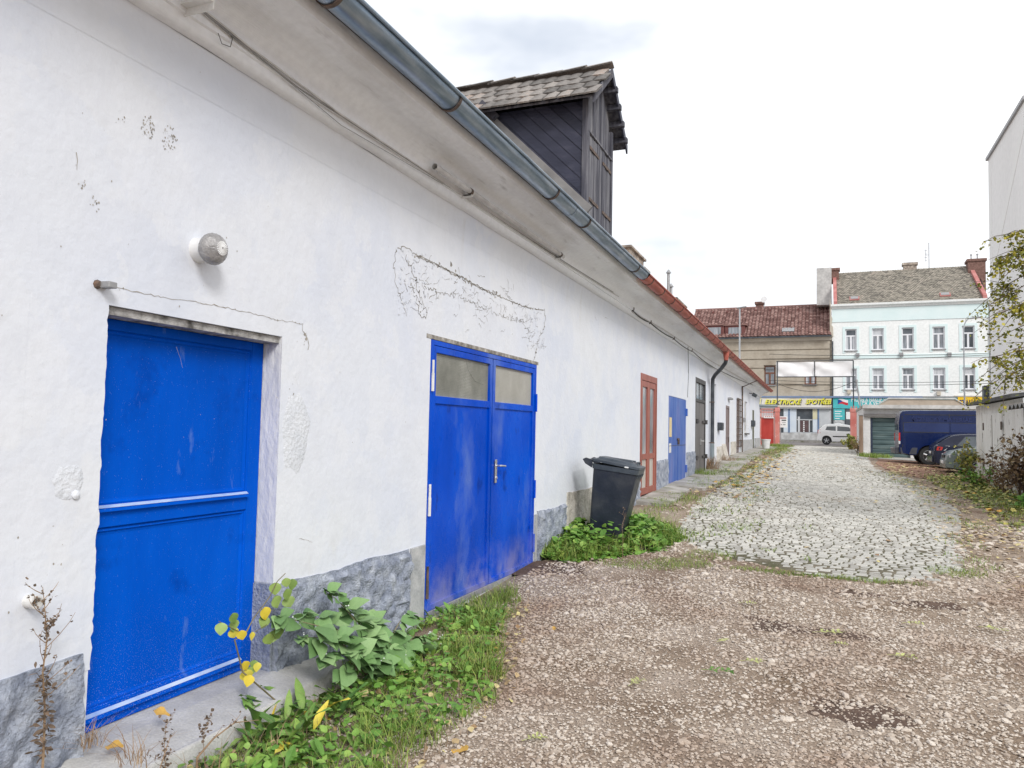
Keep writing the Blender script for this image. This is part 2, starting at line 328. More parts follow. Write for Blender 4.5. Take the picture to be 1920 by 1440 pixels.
pavem = M('street pavement', [(.3,(.26,.26,.25)), (.7,(.36,.36,.35))], scale=1.2, rough=.9, speck=.15, speckscale=12)
redearth = M('leaf strewn brown earth', [(.3,(.20,.10,.065)), (.7,(.38,.23,.16))], scale=5, rough=.95, bump=.5, bscale=30, speck=.35, speckscale=25)
rubber = M('black rubber', [(.3,(.012,.012,.013)), (.7,(.03,.03,.03))], scale=10, rough=.8)
binm = M('dark grey bin plastic', [(.3,(.012,.018,.030)), (.5,(.022,.028,.042)), (.7,(.05,.055,.065))], scale=4, rough=.42, rvar=.1, bump=.15, bscale=30, speck=.1, speckscale=40)
lidm = M('grey bin lid plastic', [(.3,(.035,.045,.058)), (.7,(.075,.09,.11))], scale=5, rough=.40, bump=.1, bscale=30)
glass = M('dark window glass', [(.3,(.03,.04,.05)), (.7,(.10,.115,.13))], scale=1.2, rough=.06, spec=.8)
curtain = M('curtained window glass', [(.3,(.10,.115,.13)), (.6,(.30,.32,.35)), (.75,(.45,.46,.48))], scale=1.5, rough=.12, spec=.7, stretch=(5,1,.6))
wired = M('dusty wired glass', [(.3,(.22,.225,.20)), (.5,(.34,.345,.31)), (.7,(.52,.52,.48))], scale=3, rough=.25, spec=.6, speck=.15, speckscale=90)
wiredpale = M('pale curtained wired glass', [(.3,(.42,.41,.37)), (.7,(.56,.55,.51))], scale=2.4, rough=.28, spec=.5, stretch=(1,2.5,.5))
lampglass = M('frosted pressed lamp glass', [(.3,(.22,.215,.215)), (.6,(.34,.33,.33)), (.75,(.50,.49,.48))], scale=22, rough=.25, spec=.8, bump=.5, bscale=60)
porcelain = M('white porcelain', [(.3,(.66,.66,.66)), (.7,(.78,.78,.78))], scale=6, rough=.4)
def leafmat(name, cols, rough=.55, isl=.6, objrand=0.): return M(name, cols, scale=5, rough=rough, island=isl, objrand=objrand, spec=.35, speck=.12, speckscale=40)
grassm = leafmat('grass blades', [(.1,(.09,.16,.025)), (.45,(.17,.27,.045)), (.75,(.31,.36,.08)), (.95,(.46,.42,.18))])
weedm = leafmat('ground cover leaves', [(.1,(.07,.17,.025)), (.5,(.15,.31,.05)), (.8,(.29,.44,.09)), (.97,(.52,.48,.12))])
nightm = leafmat('nightshade leaf', [(.1,(.11,.21,.07)), (.5,(.18,.32,.115)), (.9,(.31,.46,.20))], isl=0., objrand=.7)
nightm2 = leafmat('nightshade inner leaf', [(.1,(.11,.21,.07)), (.5,(.18,.32,.115)), (.9,(.31,.46,.20))])
sapgreen = leafmat('sapling green leaf', [(.1,(.13,.22,.05)), (.5,(.26,.36,.09)), (.9,(.34,.46,.16))], isl=0., objrand=.7)
sapyellow = leafmat('sapling yellow leaf', [(.1,(.55,.42,.03)), (.6,(.70,.55,.06)), (.9,(.62,.60,.12))], isl=0., objrand=.7)
dockm = leafmat('dock leaf', [(.1,(.07,.16,.035)), (.6,(.15,.28,.055)), (.9,(.28,.40,.10))], isl=0., objrand=.7)
stemm = M('green brown stem', [(.3,(.13,.11,.06)), (.7,(.26,.22,.13))], scale=12, rough=.8)
drym = M('dry straw stem', [(.2,(.17,.10,.06)), (.5,(.30,.20,.12)), (.8,(.48,.36,.24))], scale=14, rough=.9, island=.4)
darkdry = M('dry seed husk', [(.2,(.09,.065,.045)), (.8,(.22,.155,.11))], scale=14, rough=.9, island=.6)
falln = leafmat('pale fallen leaf', [(.1,(.30,.34,.09)), (.6,(.48,.50,.20)), (.9,(.56,.56,.33))], isl=.3, objrand=.4)
fallo = leafmat('orange fallen leaf', [(.1,(.45,.24,.05)), (.5,(.62,.36,.08)), (.9,(.70,.52,.12))], isl=.5)
fallb = leafmat('pale brown leaf litter', [(.1,(.26,.15,.07)), (.4,(.45,.32,.17)), (.7,(.58,.48,.25)), (.95,(.62,.56,.22))], isl=.8)
birchm = leafmat('yellow green birch leaf', [(.1,(.09,.11,.02)), (.4,(.20,.22,.03)), (.7,(.38,.34,.04)), (.95,(.50,.40,.06))], isl=.75)
yelweed = leafmat('yellowing ground cover', [(.1,(.10,.17,.035)), (.4,(.24,.28,.06)), (.7,(.48,.43,.10)), (.95,(.62,.55,.22))], isl=.8)
bushdry = leafmat('brown dry bush leaf', [(.1,(.10,.06,.04)), (.5,(.22,.14,.08)), (.9,(.34,.26,.13))], isl=.8)
barkm = M('birch bark', [(.3,(.10,.085,.07)), (.5,(.45,.43,.40)), (.7,(.62,.60,.57))], scale=7, rough=.85, stretch=(1,1,4))
twigm = M('brown twig', [(.3,(.06,.04,.03)), (.7,(.15,.10,.07))], scale=14, rough=.85)

# ================================================================== GROUND
def knots(*segs):
    out = []
    for a, b, st in segs: out += list(np.arange(a, b, st))
    return np.array(out + [segs[-1][1]])
gx = knots((-400,-40,60), (-40,-8,4), (-8,-3.2,.8), (-3.2,5,.1), (5,12,.7), (12,40,4), (40,400,60))
gy = knots((-120,-10,20), (-10,1,1), (1,12,.1), (12,50,.5), (50,80,2), (80,160,20), (160,1500,200))
GX, GY = np.meshgrid(gx, gy)
GZ = g(GX, GY)
near = np.clip((14-GY)/3, 0, 1)*np.clip((5-GX)/1, 0, 1)*(GY > 1)
bump = np.array([[noise.noise(Vector((x*.9, y*.9, 0)))*.022 + noise.noise(Vector((x*3.1, y*3.1, 5)))*.008 for x in gx] for y in gy])
GZ = GZ + bump*near - .03*((GX < -2.9) | (GX > 60))
nx_, ny_ = len(gx), len(gy)
I = np.arange(nx_*ny_).reshape(ny_, nx_)
GF = np.stack([I[:-1,:-1], I[:-1,1:], I[1:,1:], I[1:,:-1]], -1).reshape(-1, 4)
ground = npmesh('ground', np.stack([GX, GY, GZ], -1), GF, gravelm, smooth=True, label='brown gravel yard ground running up to the street', cat='ground', kind='structure')
def gh(x, y):     # real ground height incl. bumps near
    z = gz(x, y); nr = min(1, max(0, (14-y)/3))*min(1, max(0, 5-x))*(y > 1)
    return z + nr*(noise.noise(Vector((x*.9, y*.9, 0)))*.022 + noise.noise(Vector((x*3.1, y*3.1, 5)))*.008)

def sheet(name, lx, rx, y0, y1, dz, mat, step=.25, n=10, **kw):
    ys = np.arange(y0, y1+1e-6, step); V = []
    for y in ys:
        a, b = np.interp(y, *lx), np.interp(y, *rx)
        if name == 'asphalt_patch': b += .25*noise.noise(Vector((y*.55, 3, 1)))
        for k in range(n+1):
            x = a+(b-a)*k/n; V.append((x, y, gh(x, y)+(dz if name != 'cobbled_lane' else .002+(dz-.002)*min(1, max(0, min((y-8.7)/.5, (x-a)/.3, (b-x)/.35))))))
    I = np.arange(len(V)).reshape(len(ys), n+1)
    F = np.stack([I[:-1,:-1], I[:-1,1:], I[1:,1:], I[1:,:-1]], -1).reshape(-1, 4)
    return npmesh(name, np.array(V), F, mat, smooth=True, **kw)
LANE_L = ([8.6, 9.2, 9.9, 10.7, 15, 22, 35, 55], [.1, -.9, -1.45, -1.85, -2.0, -1.95, -1.6, -1.5])
LANE_R = ([8.6, 9.0, 9.8, 12, 15.4, 20, 24, 27, 33, 43, 55], [.3, .85, 1.35, 1.65, 1.85, 2.0, 1.75, 1.5, 1.6, 1.85, 1.9])
lane = sheet('cobbled_lane', LANE_L, LANE_R, 8.7, 53, .024, jointm, n=40, label='cobbled lane of grey granite setts leading to the street', cat='lane', kind='structure')
sheet('asphalt_patch', ([12, 14, 17, 21, 24, 26.5], [1.60, 1.70, 1.80, 1.9, 1.7, 1.5]), ([12, 14, 17, 21, 24, 26.5], [1.75, 2.08, 2.38, 2.5, 2.35, 1.65]), 12, 26.5, .011, asphalt, label='worn smooth grey asphalt strip beside the setts', cat='asphalt', kind='structure')
sheet('parking_ground', ([24.5, 27, 30, 34.5], [2.6, 1.9, 1.8, 2.2]), ([24.5, 35], [9, 9]), 24.5, 34.5, .010, redearth, label='reddish earth parking bay strewn with leaves under the cars', cat='ground', kind='structure')
sheet('garage_forecourt', ([34.5, 38.2], [2.2, 2.2]), ([34, 39], [9, 9]), 34.5, 38.2, .016, asphalt, label='pale concrete forecourt before the green garage door', cat='forecourt', kind='structure')
sheet('road', ([50, 80], [-80, -80]), ([50, 80], [80, 80]), 54, 66, .018, roadm, step=1, n=30, label='pale asphalt street crossing the end of the lane', cat='road', kind='structure')
# pavement across the street with a kerb
pv = MB()
for k in range(-40, 40, 4):
    pv.box(k, k+3.98, 66, 66.22, .9, 1.19)
pav = MB().add([(-80,66.2,1.17), (80,66.2,1.17), (80,72,1.22), (-80,72,1.22)], [(0,1,2,3)]).build('pavement', pavem, label='grey pavement in front of the shops across the street', cat='pavement', kind='structure')
for k in range(-10, 14):
    b_ = MB(); b_.box(k*1.0, k*1.0+.98, 66.0, 66.2, .85, 1.185); b_.build('kerb_stone', concrete, pav)

# ---- setts
def sett_template():
    v = [(-.5,-.5,-1), (.5,-.5,-1), (.5,.5,-1), (-.5,.5,-1), (-.5,-.5,-.2), (.5,-.5,-.2), (.5,.5,-.2), (-.5,.5,-.2), (-.40,-.40,0), (.40,-.40,0), (.40,.40,0), (-.40,.40,0)]
    f = [(4,5,9,8), (5,6,10,9), (6,7,11,10), (7,4,8,11), (8,9,10,11), (0,1,5,4), (1,2,6,5), (2,3,7,6), (3,0,4,7)]
    return np.array(v, float), np.array(f)
SV, SF = sett_template()
P, Mx = [], []
y = 8.62
while y < 52:
    row = .098 + rnd.random()*.014 + (0 if y < 20 else .02)
    a, b = np.interp(y, *LANE_L), np.interp(y, *LANE_R)
    x = a + rnd.uniform(-.12, .05)
    while x < b + rnd.uniform(-.05, .12):
        wd = rnd.uniform(.085, .15) + (0 if y < 20 else .02)
        xc = x+wd/2; yc = y + .09*math.cos((xc+.4)*1.7) + rnd.uniform(-.008, .008)
        if yc > 8.66 + rnd.random()*.05 and rnd.random() > .012:
            edge_ = min(1, max(0, min((yc-8.66)/.7, (xc-a)/.35, (b-xc)/.45))); zt = gh(xc, yc)+.010+.022*edge_+rnd.uniform(-.004, .004)
            an = rnd.gauss(0, .07) - .15*math.sin((xc+.4)*1.7); tx, ty = rnd.gauss(0, .03), rnd.gauss(0, .03)
            m = np.array(Matrix.Rotation(an, 3, 'Z') @ Matrix.Rotation(tx, 3, 'X') @ Matrix.Rotation(ty, 3, 'Y') @ Matrix.Diagonal((wd*.90, row*.86, .055)))
            P.append((xc, yc, zt)); Mx.append(m)
        x += wd
    y += row
P = np.array(P); Mx = np.array(Mx)
cent = P - np.array(EYE); dep = cent @ np.array(fw); px = 960+FPX*(cent @ np.array(rt))/dep
order = np.argsort(dep + 100*((px < 0) | (px > 1920)))
first, rest = order[:300], order[300:]
sm = bpy.data.meshes.new('cobblestone'); sm.from_pydata([tuple(v) for v in SV], [], [tuple(f) for f in SF]); sm.materials.append(cobm1)
for p_ in sm.polygons: p_.use_smooth = False
for i in first:
    o = bpy.data.objects.new('cobblestone', sm); COL.objects.link(o); o.parent = lane
    m4 = Matrix(Mx[i].tolist()).to_4x4(); m4.translation = Vector(P[i]); o.matrix_local = m4
V, F = inst(SV, SF, P[rest], Mx[rest])
npmesh('cobblestones', V, F, cobm, lane, kind='stuff')

# ---- concrete slabs along the wall
apron = thing('wall_footpath', 'narrow worn concrete footpath along the foot of the white wall', 'footpath', (-2.6, 13.3, .3)); apron['kind'] = 'structure'
y = 13.2
while y < 43.5:
    ln = rnd.uniform(1.0, 1.7); xr = -2.15 + rnd.uniform(-.1, .08) - (.25 if y < 16 else 0)
    b_ = MB(); z0, z1 = gz(-2.6, y), gz(-2.6, y+ln); q = rnd.uniform(.0, .03)
    xs = (-2.99, xr); pts = []
    for (x_, y_, z_) in ((xs[0], y, z0+.05+q), (xs[1], y, z0+.02+q), (xs[1]+rnd.uniform(-.04,.04), y+ln-.03, z1+.02+q), (xs[0], y+ln-.03, z1+.05+q)): pts.append((x_, y_, z_))
    b_.add(pts + [(p[0], p[1], p[2]-.14) for p in pts], [(0,1,2,3), (7,6,5,4), (0,4,5,1), (1,5,6,2), (2,6,7,3), (3,7,4,0)])
    b_.build('slab', concrete, apron, bevel=.008); y += ln

# ---- gravel
def ico():
    t = (1+5**.5)/2; v = np.array([(-1,t,0),(1,t,0),(-1,-t,0),(1,-t,0),(0,-1,t),(0,1,t),(0,-1,-t),(0,1,-t),(t,0,-1),(t,0,1),(-t,0,-1),(-t,0,1)], float); v /= np.linalg.norm(v[0])
    f = np.array([(0,11,5),(0,5,1),(0,1,7),(0,7,10),(0,10,11),(1,5,9),(5,11,4),(11,10,2),(10,7,6),(7,1,8),(3,9,4),(3,4,2),(3,2,6),(3,6,8),(3,8,9),(4,9,5),(2,4,11),(6,2,10),(8,6,7),(9,8,1)])
    return v, f
IV, IF = ico()
pts = []
def wallgrass(y):  # x of the grass edge along the wall
    return float(np.interp(y, [1, 3.2, 4.2, 5, 6, 7, 8.2, 9, 10, 10.8], [-1.75, -1.95, -1.85, -2.15, -2.5, -2.72, -2.75, -1.9, -1.75, -1.8]))
for (y0, y1, sp) in ((1.6, 4.6, .025), (4.6, 7.5, .031), (7.5, 10.5, .045), (10.5, 14, .07)):
    ys = np.arange(y0, y1, sp)
    for y in ys:
        a = -2.9; b = min(6.5, y*.95+.6)
        for x in np.arange(a, b, sp):
            xx, yy = x+rnd.uniform(-.5,.5)*sp, y+rnd.uniform(-.5,.5)*sp
            inl = min(xx-np.interp(yy, *LANE_L), np.interp(yy, *LANE_R)-xx, yy-8.6) if yy > 8.6 else -1
            if inl > 0 and rnd.random() > .30*math.exp(-inl/.22): continue
            n_ = noise.noise(Vector((xx*.75, yy*.75, 2)))*.7 + noise.noise(Vector((xx*2.6, yy*2.6, 7)))*.5 + noise.noise(Vector((xx*.9, yy*.35, 17)))*.35
            pr = .90 if n_ < .06 else (.62 if n_ < .25 else (.38 if n_ < .42 else .16))
            if xx < wallgrass(yy)-.12: pr *= .25
            if yy > 7: pr *= .8
            if rnd.random() < pr: pts.append((xx, yy, sp))
pts = np.array(pts)
N = len(pts)
zz = np.array([gh(x, y) for x, y in pts[:, :2]])
s = pts[:, 2]*np.clip(nrng.lognormal(-.90, .36, N), .16, 1.0)
sc_ = np.stack([s*nrng.uniform(.85, 1.35, N), s*nrng.uniform(.6, 1., N), s*nrng.uniform(.32, .6, N)], -1)
Mg = rotm(N, .35)*sc_[:, None, :]
Pg = np.stack([pts[:, 0], pts[:, 1], zz+sc_[:, 2]*.35], -1)
Vg = np.einsum('nij,nkj->nki', Mg, IV[None]*nrng.uniform(.72, 1.18, (N, 12, 1))) + Pg[:, None, :]
Fg = (IF[None] + (np.arange(N)*12)[:, None, None]).reshape(-1, 3)
OV = np.array([(1,0,0), (0,1,0), (-1,0,0), (0,-1,0), (0,0,.7), (0,0,-.7)], float); OF = np.array([(0,1,4), (1,2,4), (2,3,4), (3,0,4)])
Nf = 60000; fyy = 1.9+8.0*nrng.random(Nf)**1.15; fxx = -2.75+(np.minimum(6., fyy*.95+.6)+2.75)*nrng.random(Nf)
ok_ = ~((fyy > 8.6) & (fxx > -1.6) & (fxx < 1.6)); fxx, fyy = fxx[ok_], fyy[ok_]; Nf = len(fxx)
Pf = np.stack([fxx, fyy, [gh(x, y)+.004 for x, y in zip(fxx, fyy)]], -1); Mf = rotm(Nf, .5)*(nrng.uniform(.004, .0095, Nf)*(1+.05*fyy))[:, None, None]
Vf, Ff = inst(OV, OF, Pf, Mf); npmesh('gravel_fines', Vf, Ff, stonem, label='fine grit between the larger gravel stones', cat='gravel', kind='stuff')
npmesh('gravel', Vg.reshape(-1, 3), Fg, stonem, label='loose pinkish crushed gravel covering the yard', cat='gravel', kind='stuff')

# ================================================================== LONG WHITE BUILDING
WX = -3.0
YE = 42.9
bld = thing('long_white_building', 'long low white rendered building with blue doors along the lane', 'building', (-5.5, 10, 0))
HO = {  # y0, y1, z0, z1, recess
 'd1': (2.515, 3.74, .13, 2.125, .15), 'd2': (5.63, 8.19, .03, 2.335, .06), 'fr': (13.65, 15.10, .43, 2.66, .06), 'b3': (16.42, 18.68, .44, 2.385, .05),
 'k4': (20.2, 22.05, .5, 3.05, .08), 'ni': (23.35, 24.5, .60, 3.11, .30), 'd5': (27.1, 28.15, .74, 2.56, .07), 'd6': (30.7, 32.2, .80, 2.96, .08),
 'w7': (34.1, 35.4, 1.63, 2.99, .12), 'd8': (38.2, 39.4, .88, 2.75, .07)}
mb = MB()
holed(mb, -6, YE, -.3, 3.95, list(HO.values()), lambda u, v, d: (WX-d, u, v), .1)
mb.add([(WX,YE,-.3), (-9,YE,-.3), (-9,YE,3.95), (-6,YE,6.9), (WX,YE,3.95)], [(0,1,2,3,4)])
mb.add([(WX,-6,-.3), (-9,-6,-.3), (-9,-6,3.95), (-6,-6,6.9), (WX,-6,3.95)], [(0,1,2,3,4)])
mb.add([(-9,-6,-.3), (-9,YE,-.3), (-9,YE,3.95), (-9,-6,3.95)], [(0,1,2,3)])
wall = mb.build('wall', plaster, bld)
# broken edge of plaster at the left jamb of the near door
mb = MB(); zs = np.linspace(.5, 2.125, 70); e = [2.515 + .008 + .016*noise.noise(Vector((0, z*9, 3))) + .010*noise.noise(Vector((0, z*26, 8))) for z in zs]
for i in range(len(zs)-1):
    a, b = e[i], e[i+1]; y_ = 2.15
    mb.add([(WX+.0006,y_,zs[i]), (WX+.003,a,zs[i]), (WX+.003,b,zs[i+1]), (WX+.0006,y_,zs[i+1]), (WX-.05,a,zs[i]), (WX-.05,b,zs[i+1])], [(0,1,2,3), (1,4,5,2)])
mb.build('jamb_plaster', plaster, bld)
# painted jamb at the right of the near door, lintel underside
MB().add([(WX+.001,3.737,.66), (WX-.149,3.737,.66), (WX-.149,3.737,2.124), (WX+.001,3.737,2.124)], [(0,1,2,3)]).build('door_jamb', jambm, bld)
mb = MB(); mb.box(WX-.16, WX-.02, 2.5, 3.735, 2.085, 2.122); mb.build('lintel', M('dirty lintel', [(.3,(.10,.095,.09)), (.5,(.34,.33,.32)), (.7,(.5,.49,.48))], scale=16, rough=.9, bump=.5, bscale=50), bld)

# ---- plinth: rough lumps
def plinth(y0, y1, z0, z1, mat, amp=.042, step=.022, prd=.022, kind='plinth', ret=False):
    ny = max(2, int((y1-y0)/step)); nz = max(2, int((z1-z0)/step)); V = []; Fc = []
    for j in range(nz+1):
        for i in range(ny+1):
            y = y0+(y1-y0)*i/ny; t = j/nz; zt = z1 + .02*noise.noise(Vector((y*2.2, 3, 1))) + .008*noise.noise(Vector((y*11, 3, 1)))
            z = z0+(zt-z0)*t; p = Vector((y*6.5, z*7.5, .3)); q = p + Vector((noise.noise(p*1.3), noise.noise(p*1.3+Vector((9,0,0))), 0))*.5
            dv = noise.voronoi(q)[0]; h = min(1., (dv[1]-dv[0])*1.6)*.75 + .45*noise.fractal(Vector((y*16, z*16, 2)), 1., 2., 4) 
            x = WX + prd + amp*h
            if t > .965: x = WX + .012
            if i in (0, ny): x = WX - .06
            V.append((x, y, z))
    W_ = ny+1
    for j in range(nz):
        for i in range(ny): Fc.append((j*W_+i, j*W_+i+1, (j+1)*W_+i+1, (j+1)*W_+i))
    for i in range(ny):  # top lip
        a, b = nz*W_+i, nz*W_+i+1; V += [(WX-.01, V[a][1], V[a][2]+.001), (WX-.01, V[b][1], V[b][2]+.001)]; k = len(V); Fc.append((a, b, k-1, k-2))
    m = MB(); m.add(V, Fc); return m.build(kind, mat, bld, smooth=True)
plinth(-5.9, .6, -.1, .58, plinthm, step=.08)
plinth(.6, 2.50, -.1, .575, plinthm)
plinth(3.733, 5.36, -.1, .645, plinthm)
plinth(8.27, 9.35, 0, .66, plinthm, step=.03)
plinth(9.36, 11.4, 0, .80, creamp, amp=.02, step=.035, prd=.004)
plinth(11.4, 13.6, 0, .86, plinthm, step=.04)
plinth(15.15, 16.38, .2, 1.03, plinthm, amp=.02, step=.035)
plinth(18.75, 20.15, .2, 1.12, plinthm, amp=.02, step=.035)
plinth(24.6, 26.95, .3, 1.18, creamp, amp=.02, step=.06, prd=.03)
plinth(28.6, 30.6, .4, 1.3, creamp, amp=.015, step=.06, prd=.01)
for y0, y1, zt in ((5.37, 5.60, .645), (8.205, 8.265, .64)): 
    m_ = MB(); m_.box(WX-.02, WX+.02, y0, y1, -.1, zt); m_.build('plinth_pier', smoothp, bld, bevel=.004)
m_ = MB(); m_.box(WX-.148, WX+.012, 3.722, 3.7385, -.1, .655); m_.build('plinth_return', plinthm, bld)
m_ = MB(); m_.box(WX-.02, WX+.05, 32.3, 37.9, .4, 1.35); m_.build('plinth_band', smoothp, bld, bevel=.006)
m_ = MB(); m_.box(WX-.02, WX+.05, 39.5, YE+.02, .4, 1.4); m_.build('plinth_band', smoothp, bld, bevel=.006)
# splayed buttress in bare render beside the letter box
m_ = MB(); m_.prism([(WX-.02,.4), (WX+.22,.4), (WX+.03,1.25), (WX-.02,1.25)], lambda x, z: (x, 26.0, z), lambda x, z: (x, 26.9, z)); m_.build('buttress', creamp, bld, bevel=.02)

# ---- cornice cove
prof = [(.001,3.30), (.008,3.40), (.018,3.47), (.032,3.515), (.040,3.535), (.070,3.538), (.090,3.548), (.100,3.565), (.103,3.60), (.118,3.606)] + [(.415-.297*math.cos(t), 3.612+.185*math.sin(t)) for t in np.linspace(.05, 1.5, 10)] + [(.420,3.82), (.445,3.822), (.46,3.845), (.465,3.90), (.2,3.96)]
ys = list(np.arange(-5.9, 14, .1))+list(np.arange(14, YE, .7))+[YE]
ys2 = ys; lowp = prof[:5]
m_ = MB(); m_.sweep([(WX+a, b) for a, b in lowp], ys2); m_.build('cove', plaster, bld, smooth=True)
m_ = MB(); m_.sweep([(WX+a, b) for a, b in prof[4:]], ys)
rr = []
for (x, y, z) in m_.v:
    k = .006*noise.noise(Vector((x*3, y*1.3, z*3))) + .003*noise.noise(Vector((x*9, y*7, z*9))); rr.append((x, y, z+k*(1 if x > WX+.02 else 0)))
m_.v = rr; m_.build('cornice', cornm, bld, smooth=True)

# ---- roof of the long building (45 degree tiled slope) and eave tiles
def rz(x): return 4.02 + (-2.5-x)*.985
m_ = MB()
xs = np.linspace(-2.46, -6.0, 16)
pr = []
for i, x in enumerate(xs): pr += [(x, rz(x)+.035), (x-.02, rz(x-.02)+.0)] if i else [(x, rz(x)+.035)]
pr = [(-2.46, rz(-2.46)-.03)] + pr + [(-9.3, 4.0), (-9.3, 3.9)]
yss = []
y = -6.1
while y < YE+.2: yss += [y]; y += .5
yss.append(YE+.25)
m_.sweep(pr, yss, closed=True); roof = m_.build('roof', tilem, bld)
# eave tile row (seen edge on above the red gutter)
tv = MB(); tv.box(-.16, .16, -.085, .085, -.012, .012)
ty = 11.6; n_ = 0
E_ = None
while ty < YE and n_ < 180:
    Mt = Matrix.Translation(Vector((-2.52, ty, rz(-2.52)+.05)) - Vector((-5.5, 10, 0))) @ Matrix.Rotation(R(44.6), 4, 'Y') @ Matrix.Rotation(rnd.gauss(0, .03), 4, 'X')
    if E_ is None:
        me = bpy.data.meshes.new('eave_tile'); me.from_pydata(tv.v, [], tv.f); me.materials.append(tilem); E_ = bpy.data.objects.new('eave_tile', me); COL.objects.link(E_); E_.parent = roof; E_.matrix_local = Mt
    else: copyobj(E_, roof, M=Mt)
    ty += .175; n_ += 1

# ---- gutters: half round with rolled rim, brackets
GXC, GZC, GR = -2.435, 3.935, .088
def gutter(name, y0, y1, mat, brackets, dz=0., label=None):
    m = MB(); pr = []
    for k in range(0, 19): t = math.pi*k/18; pr.append((GXC-GR*math.cos(t), GZC+dz-GR*math.sin(t)))
    for k in range(1, 8): t = 2*math.pi*k/8; pr.append((GXC+GR+.012-.012*math.cos(t), GZC+dz+.012*math.sin(t)))
    inner = [(GXC-(GR-.004)*math.cos(math.pi*k/18), GZC+dz+.001-(GR-.004)*math.sin(math.pi*k/18)) for k in range(18, -1, -1)]
    m.sweep(pr+inner, [y0, y1], closed=True); o = m.build(name, mat, bld, smooth=True, label=label)
    for by in brackets:
        q = MB(); arc = []
        for k in range(-1, 15): t = math.pi*k/14; arc.append((GXC-(GR+.003)*math.cos(t), GZC+dz-(GR+.003)*math.sin(t)))
        oc = [(GXC-(GR+.010)*math.cos(math.pi*k/14), GZC+dz-(GR+.010)*math.sin(math.pi*k/14)) for k in range(14, -2, -1)]
        q.sweep(arc+oc, [by-.014, by+.014], closed=True); q.build('bracket', iron, o)
    return o
GREY_END = 11.15
gutter('gutter', -6, GREY_END, zinc, [.9, 2.1, 3.32, 4.75, 6.95, 8.05, 10.55], label='zinc grey half round gutter')
gutter('gutter', GREY_END+.004, YE+.3, redgut, [11.5+.92*k for k in range(0, 34)], dz=-.01, label='red painted half round gutter')
# drips on the gutter joint
for yj in (7.55,):
    q = MB(); arc = [(GXC-(GR+.004)*math.cos(math.pi*k/14), GZC-(GR+.004)*math.sin(math.pi*k/14)) for k in range(15)]; oc = [(GXC-(GR+.001)*math.cos(math.pi*k/14), GZC-(GR+.001)*math.sin(math.pi*k/14)) for k in range(14, -1, -1)]
    q.sweep(arc+oc, [yj, yj+.05], closed=True); q.build('gutter_joint', zinc, bld)
# downpipe
dp = thing('downpipe', None, None, (0, 0, 0)) if False else None
m_ = MB(); m_.lathe([(.085,0), (.075,-.12), (.058,-.24)], 14, (GXC, 22.0, GZC-.06), (0,0,1)); hop = m_.build('downpipe_outlet', redgut, bld, smooth=True)
m_ = MB(); m_.tube([(GXC,22.0,3.64), (GXC-.02,22.05,3.57), (-2.6,22.35,3.44), (-2.82,22.72,3.28), (-2.9,22.85,3.18), (-2.91,22.87,3.0), (-2.91,22.87,1.3)], .055, 12); m_.build('downpipe', darkpipe, bld, smooth=True)
m_ = MB(); m_.tube([(-2.91,22.87,1.33), (-2.91,22.87,.45)], .06, 12); dpo = m_.build('downpipe_foot', greypipe, bld, smooth=True)
for z_ in (2.5, 1.32, .75):
    q = MB(); q.lathe([(.064,-.015), (.064,.015)], 12, (-2.91,22.87,z_), (0,0,1)); q.box(-3.0, -2.95, 22.86, 22.88, z_-.01, z_+.01); q.build('pipe_clip', iron, dpo)

# ================================================================== DOORS
def dz_(px, py, X): return on_x(px, py, X)
# --- near blue wooden door
XD = WX-.15
d1 = MB(); d1.box(XD-.04, XD, 2.46, 3.735, .165, 2.085); door1 = d1.build('door', doorblue, bld, label='glossy blue panelled wooden door with moulded rails')
ru_t, ru_b = 2.03, 1.195           # upper panel
rl_t, rl_b = 1.095, .262            # lower panel
sy0, sy1 = 2.56, 3.635
for nm, bx in (('stile', (2.46, sy0, .165, 2.085)), ('stile', (sy1, 3.733, .165, 2.085)), ('rail', (sy0, sy1, ru_t, 2.085)), ('rail', (sy0, sy1, rl_t, ru_b)), ('rail', (sy0, sy1, .165, rl_b))):
    q = MB(); q.box(XD+.0005, XD+.020, bx[0]+.0008, bx[1]-.0008, bx[2]+.0008, bx[3]-.0008); q.build(nm, doorblue, door1, bevel=.004)
for (t, b) in ((ru_t, ru_b), (rl_t, rl_b)):
    q = MB()
    for (y0, y1, z0, z1) in ((sy0, sy1, t-.030, t), (sy0, sy1, b, b+.030), (sy1-.030, sy1, b+.03, t-.03), (sy0, sy0+.03, b+.03, t-.03)):
        pass
    w_ = .034
    def ring(i, x): return [(x, sy0+i, b+i), (x, sy1-i, b+i), (x, sy1-i, t-i), (x, sy0+i, t-i)]
    rs = [ring(.0, XD+.0195), ring(.006, XD+.010), ring(.016, XD+.012), ring(.024, XD+.003), ring(w_, XD+.001)]
    vs = [v for r_ in rs for v in r_]; fs = []
    for i in range(len(rs)-1):
        for k in range(4): fs.append((i*4+k, i*4+(k+1) % 4, (i+1)*4+(k+1) % 4, (i+1)*4+k))
    q.add(vs, fs); q.build('moulding', doorblue, door1)
glintb = M('painted pale blue glint', [(.3,(.20,.33,.66)), (.5,(.42,.52,.74)), (.7,(.60,.67,.80))], scale=9, rough=.35, stretch=(1,.6,1))  # sky reflection along the glossy ledge tops, painted in as pale blue
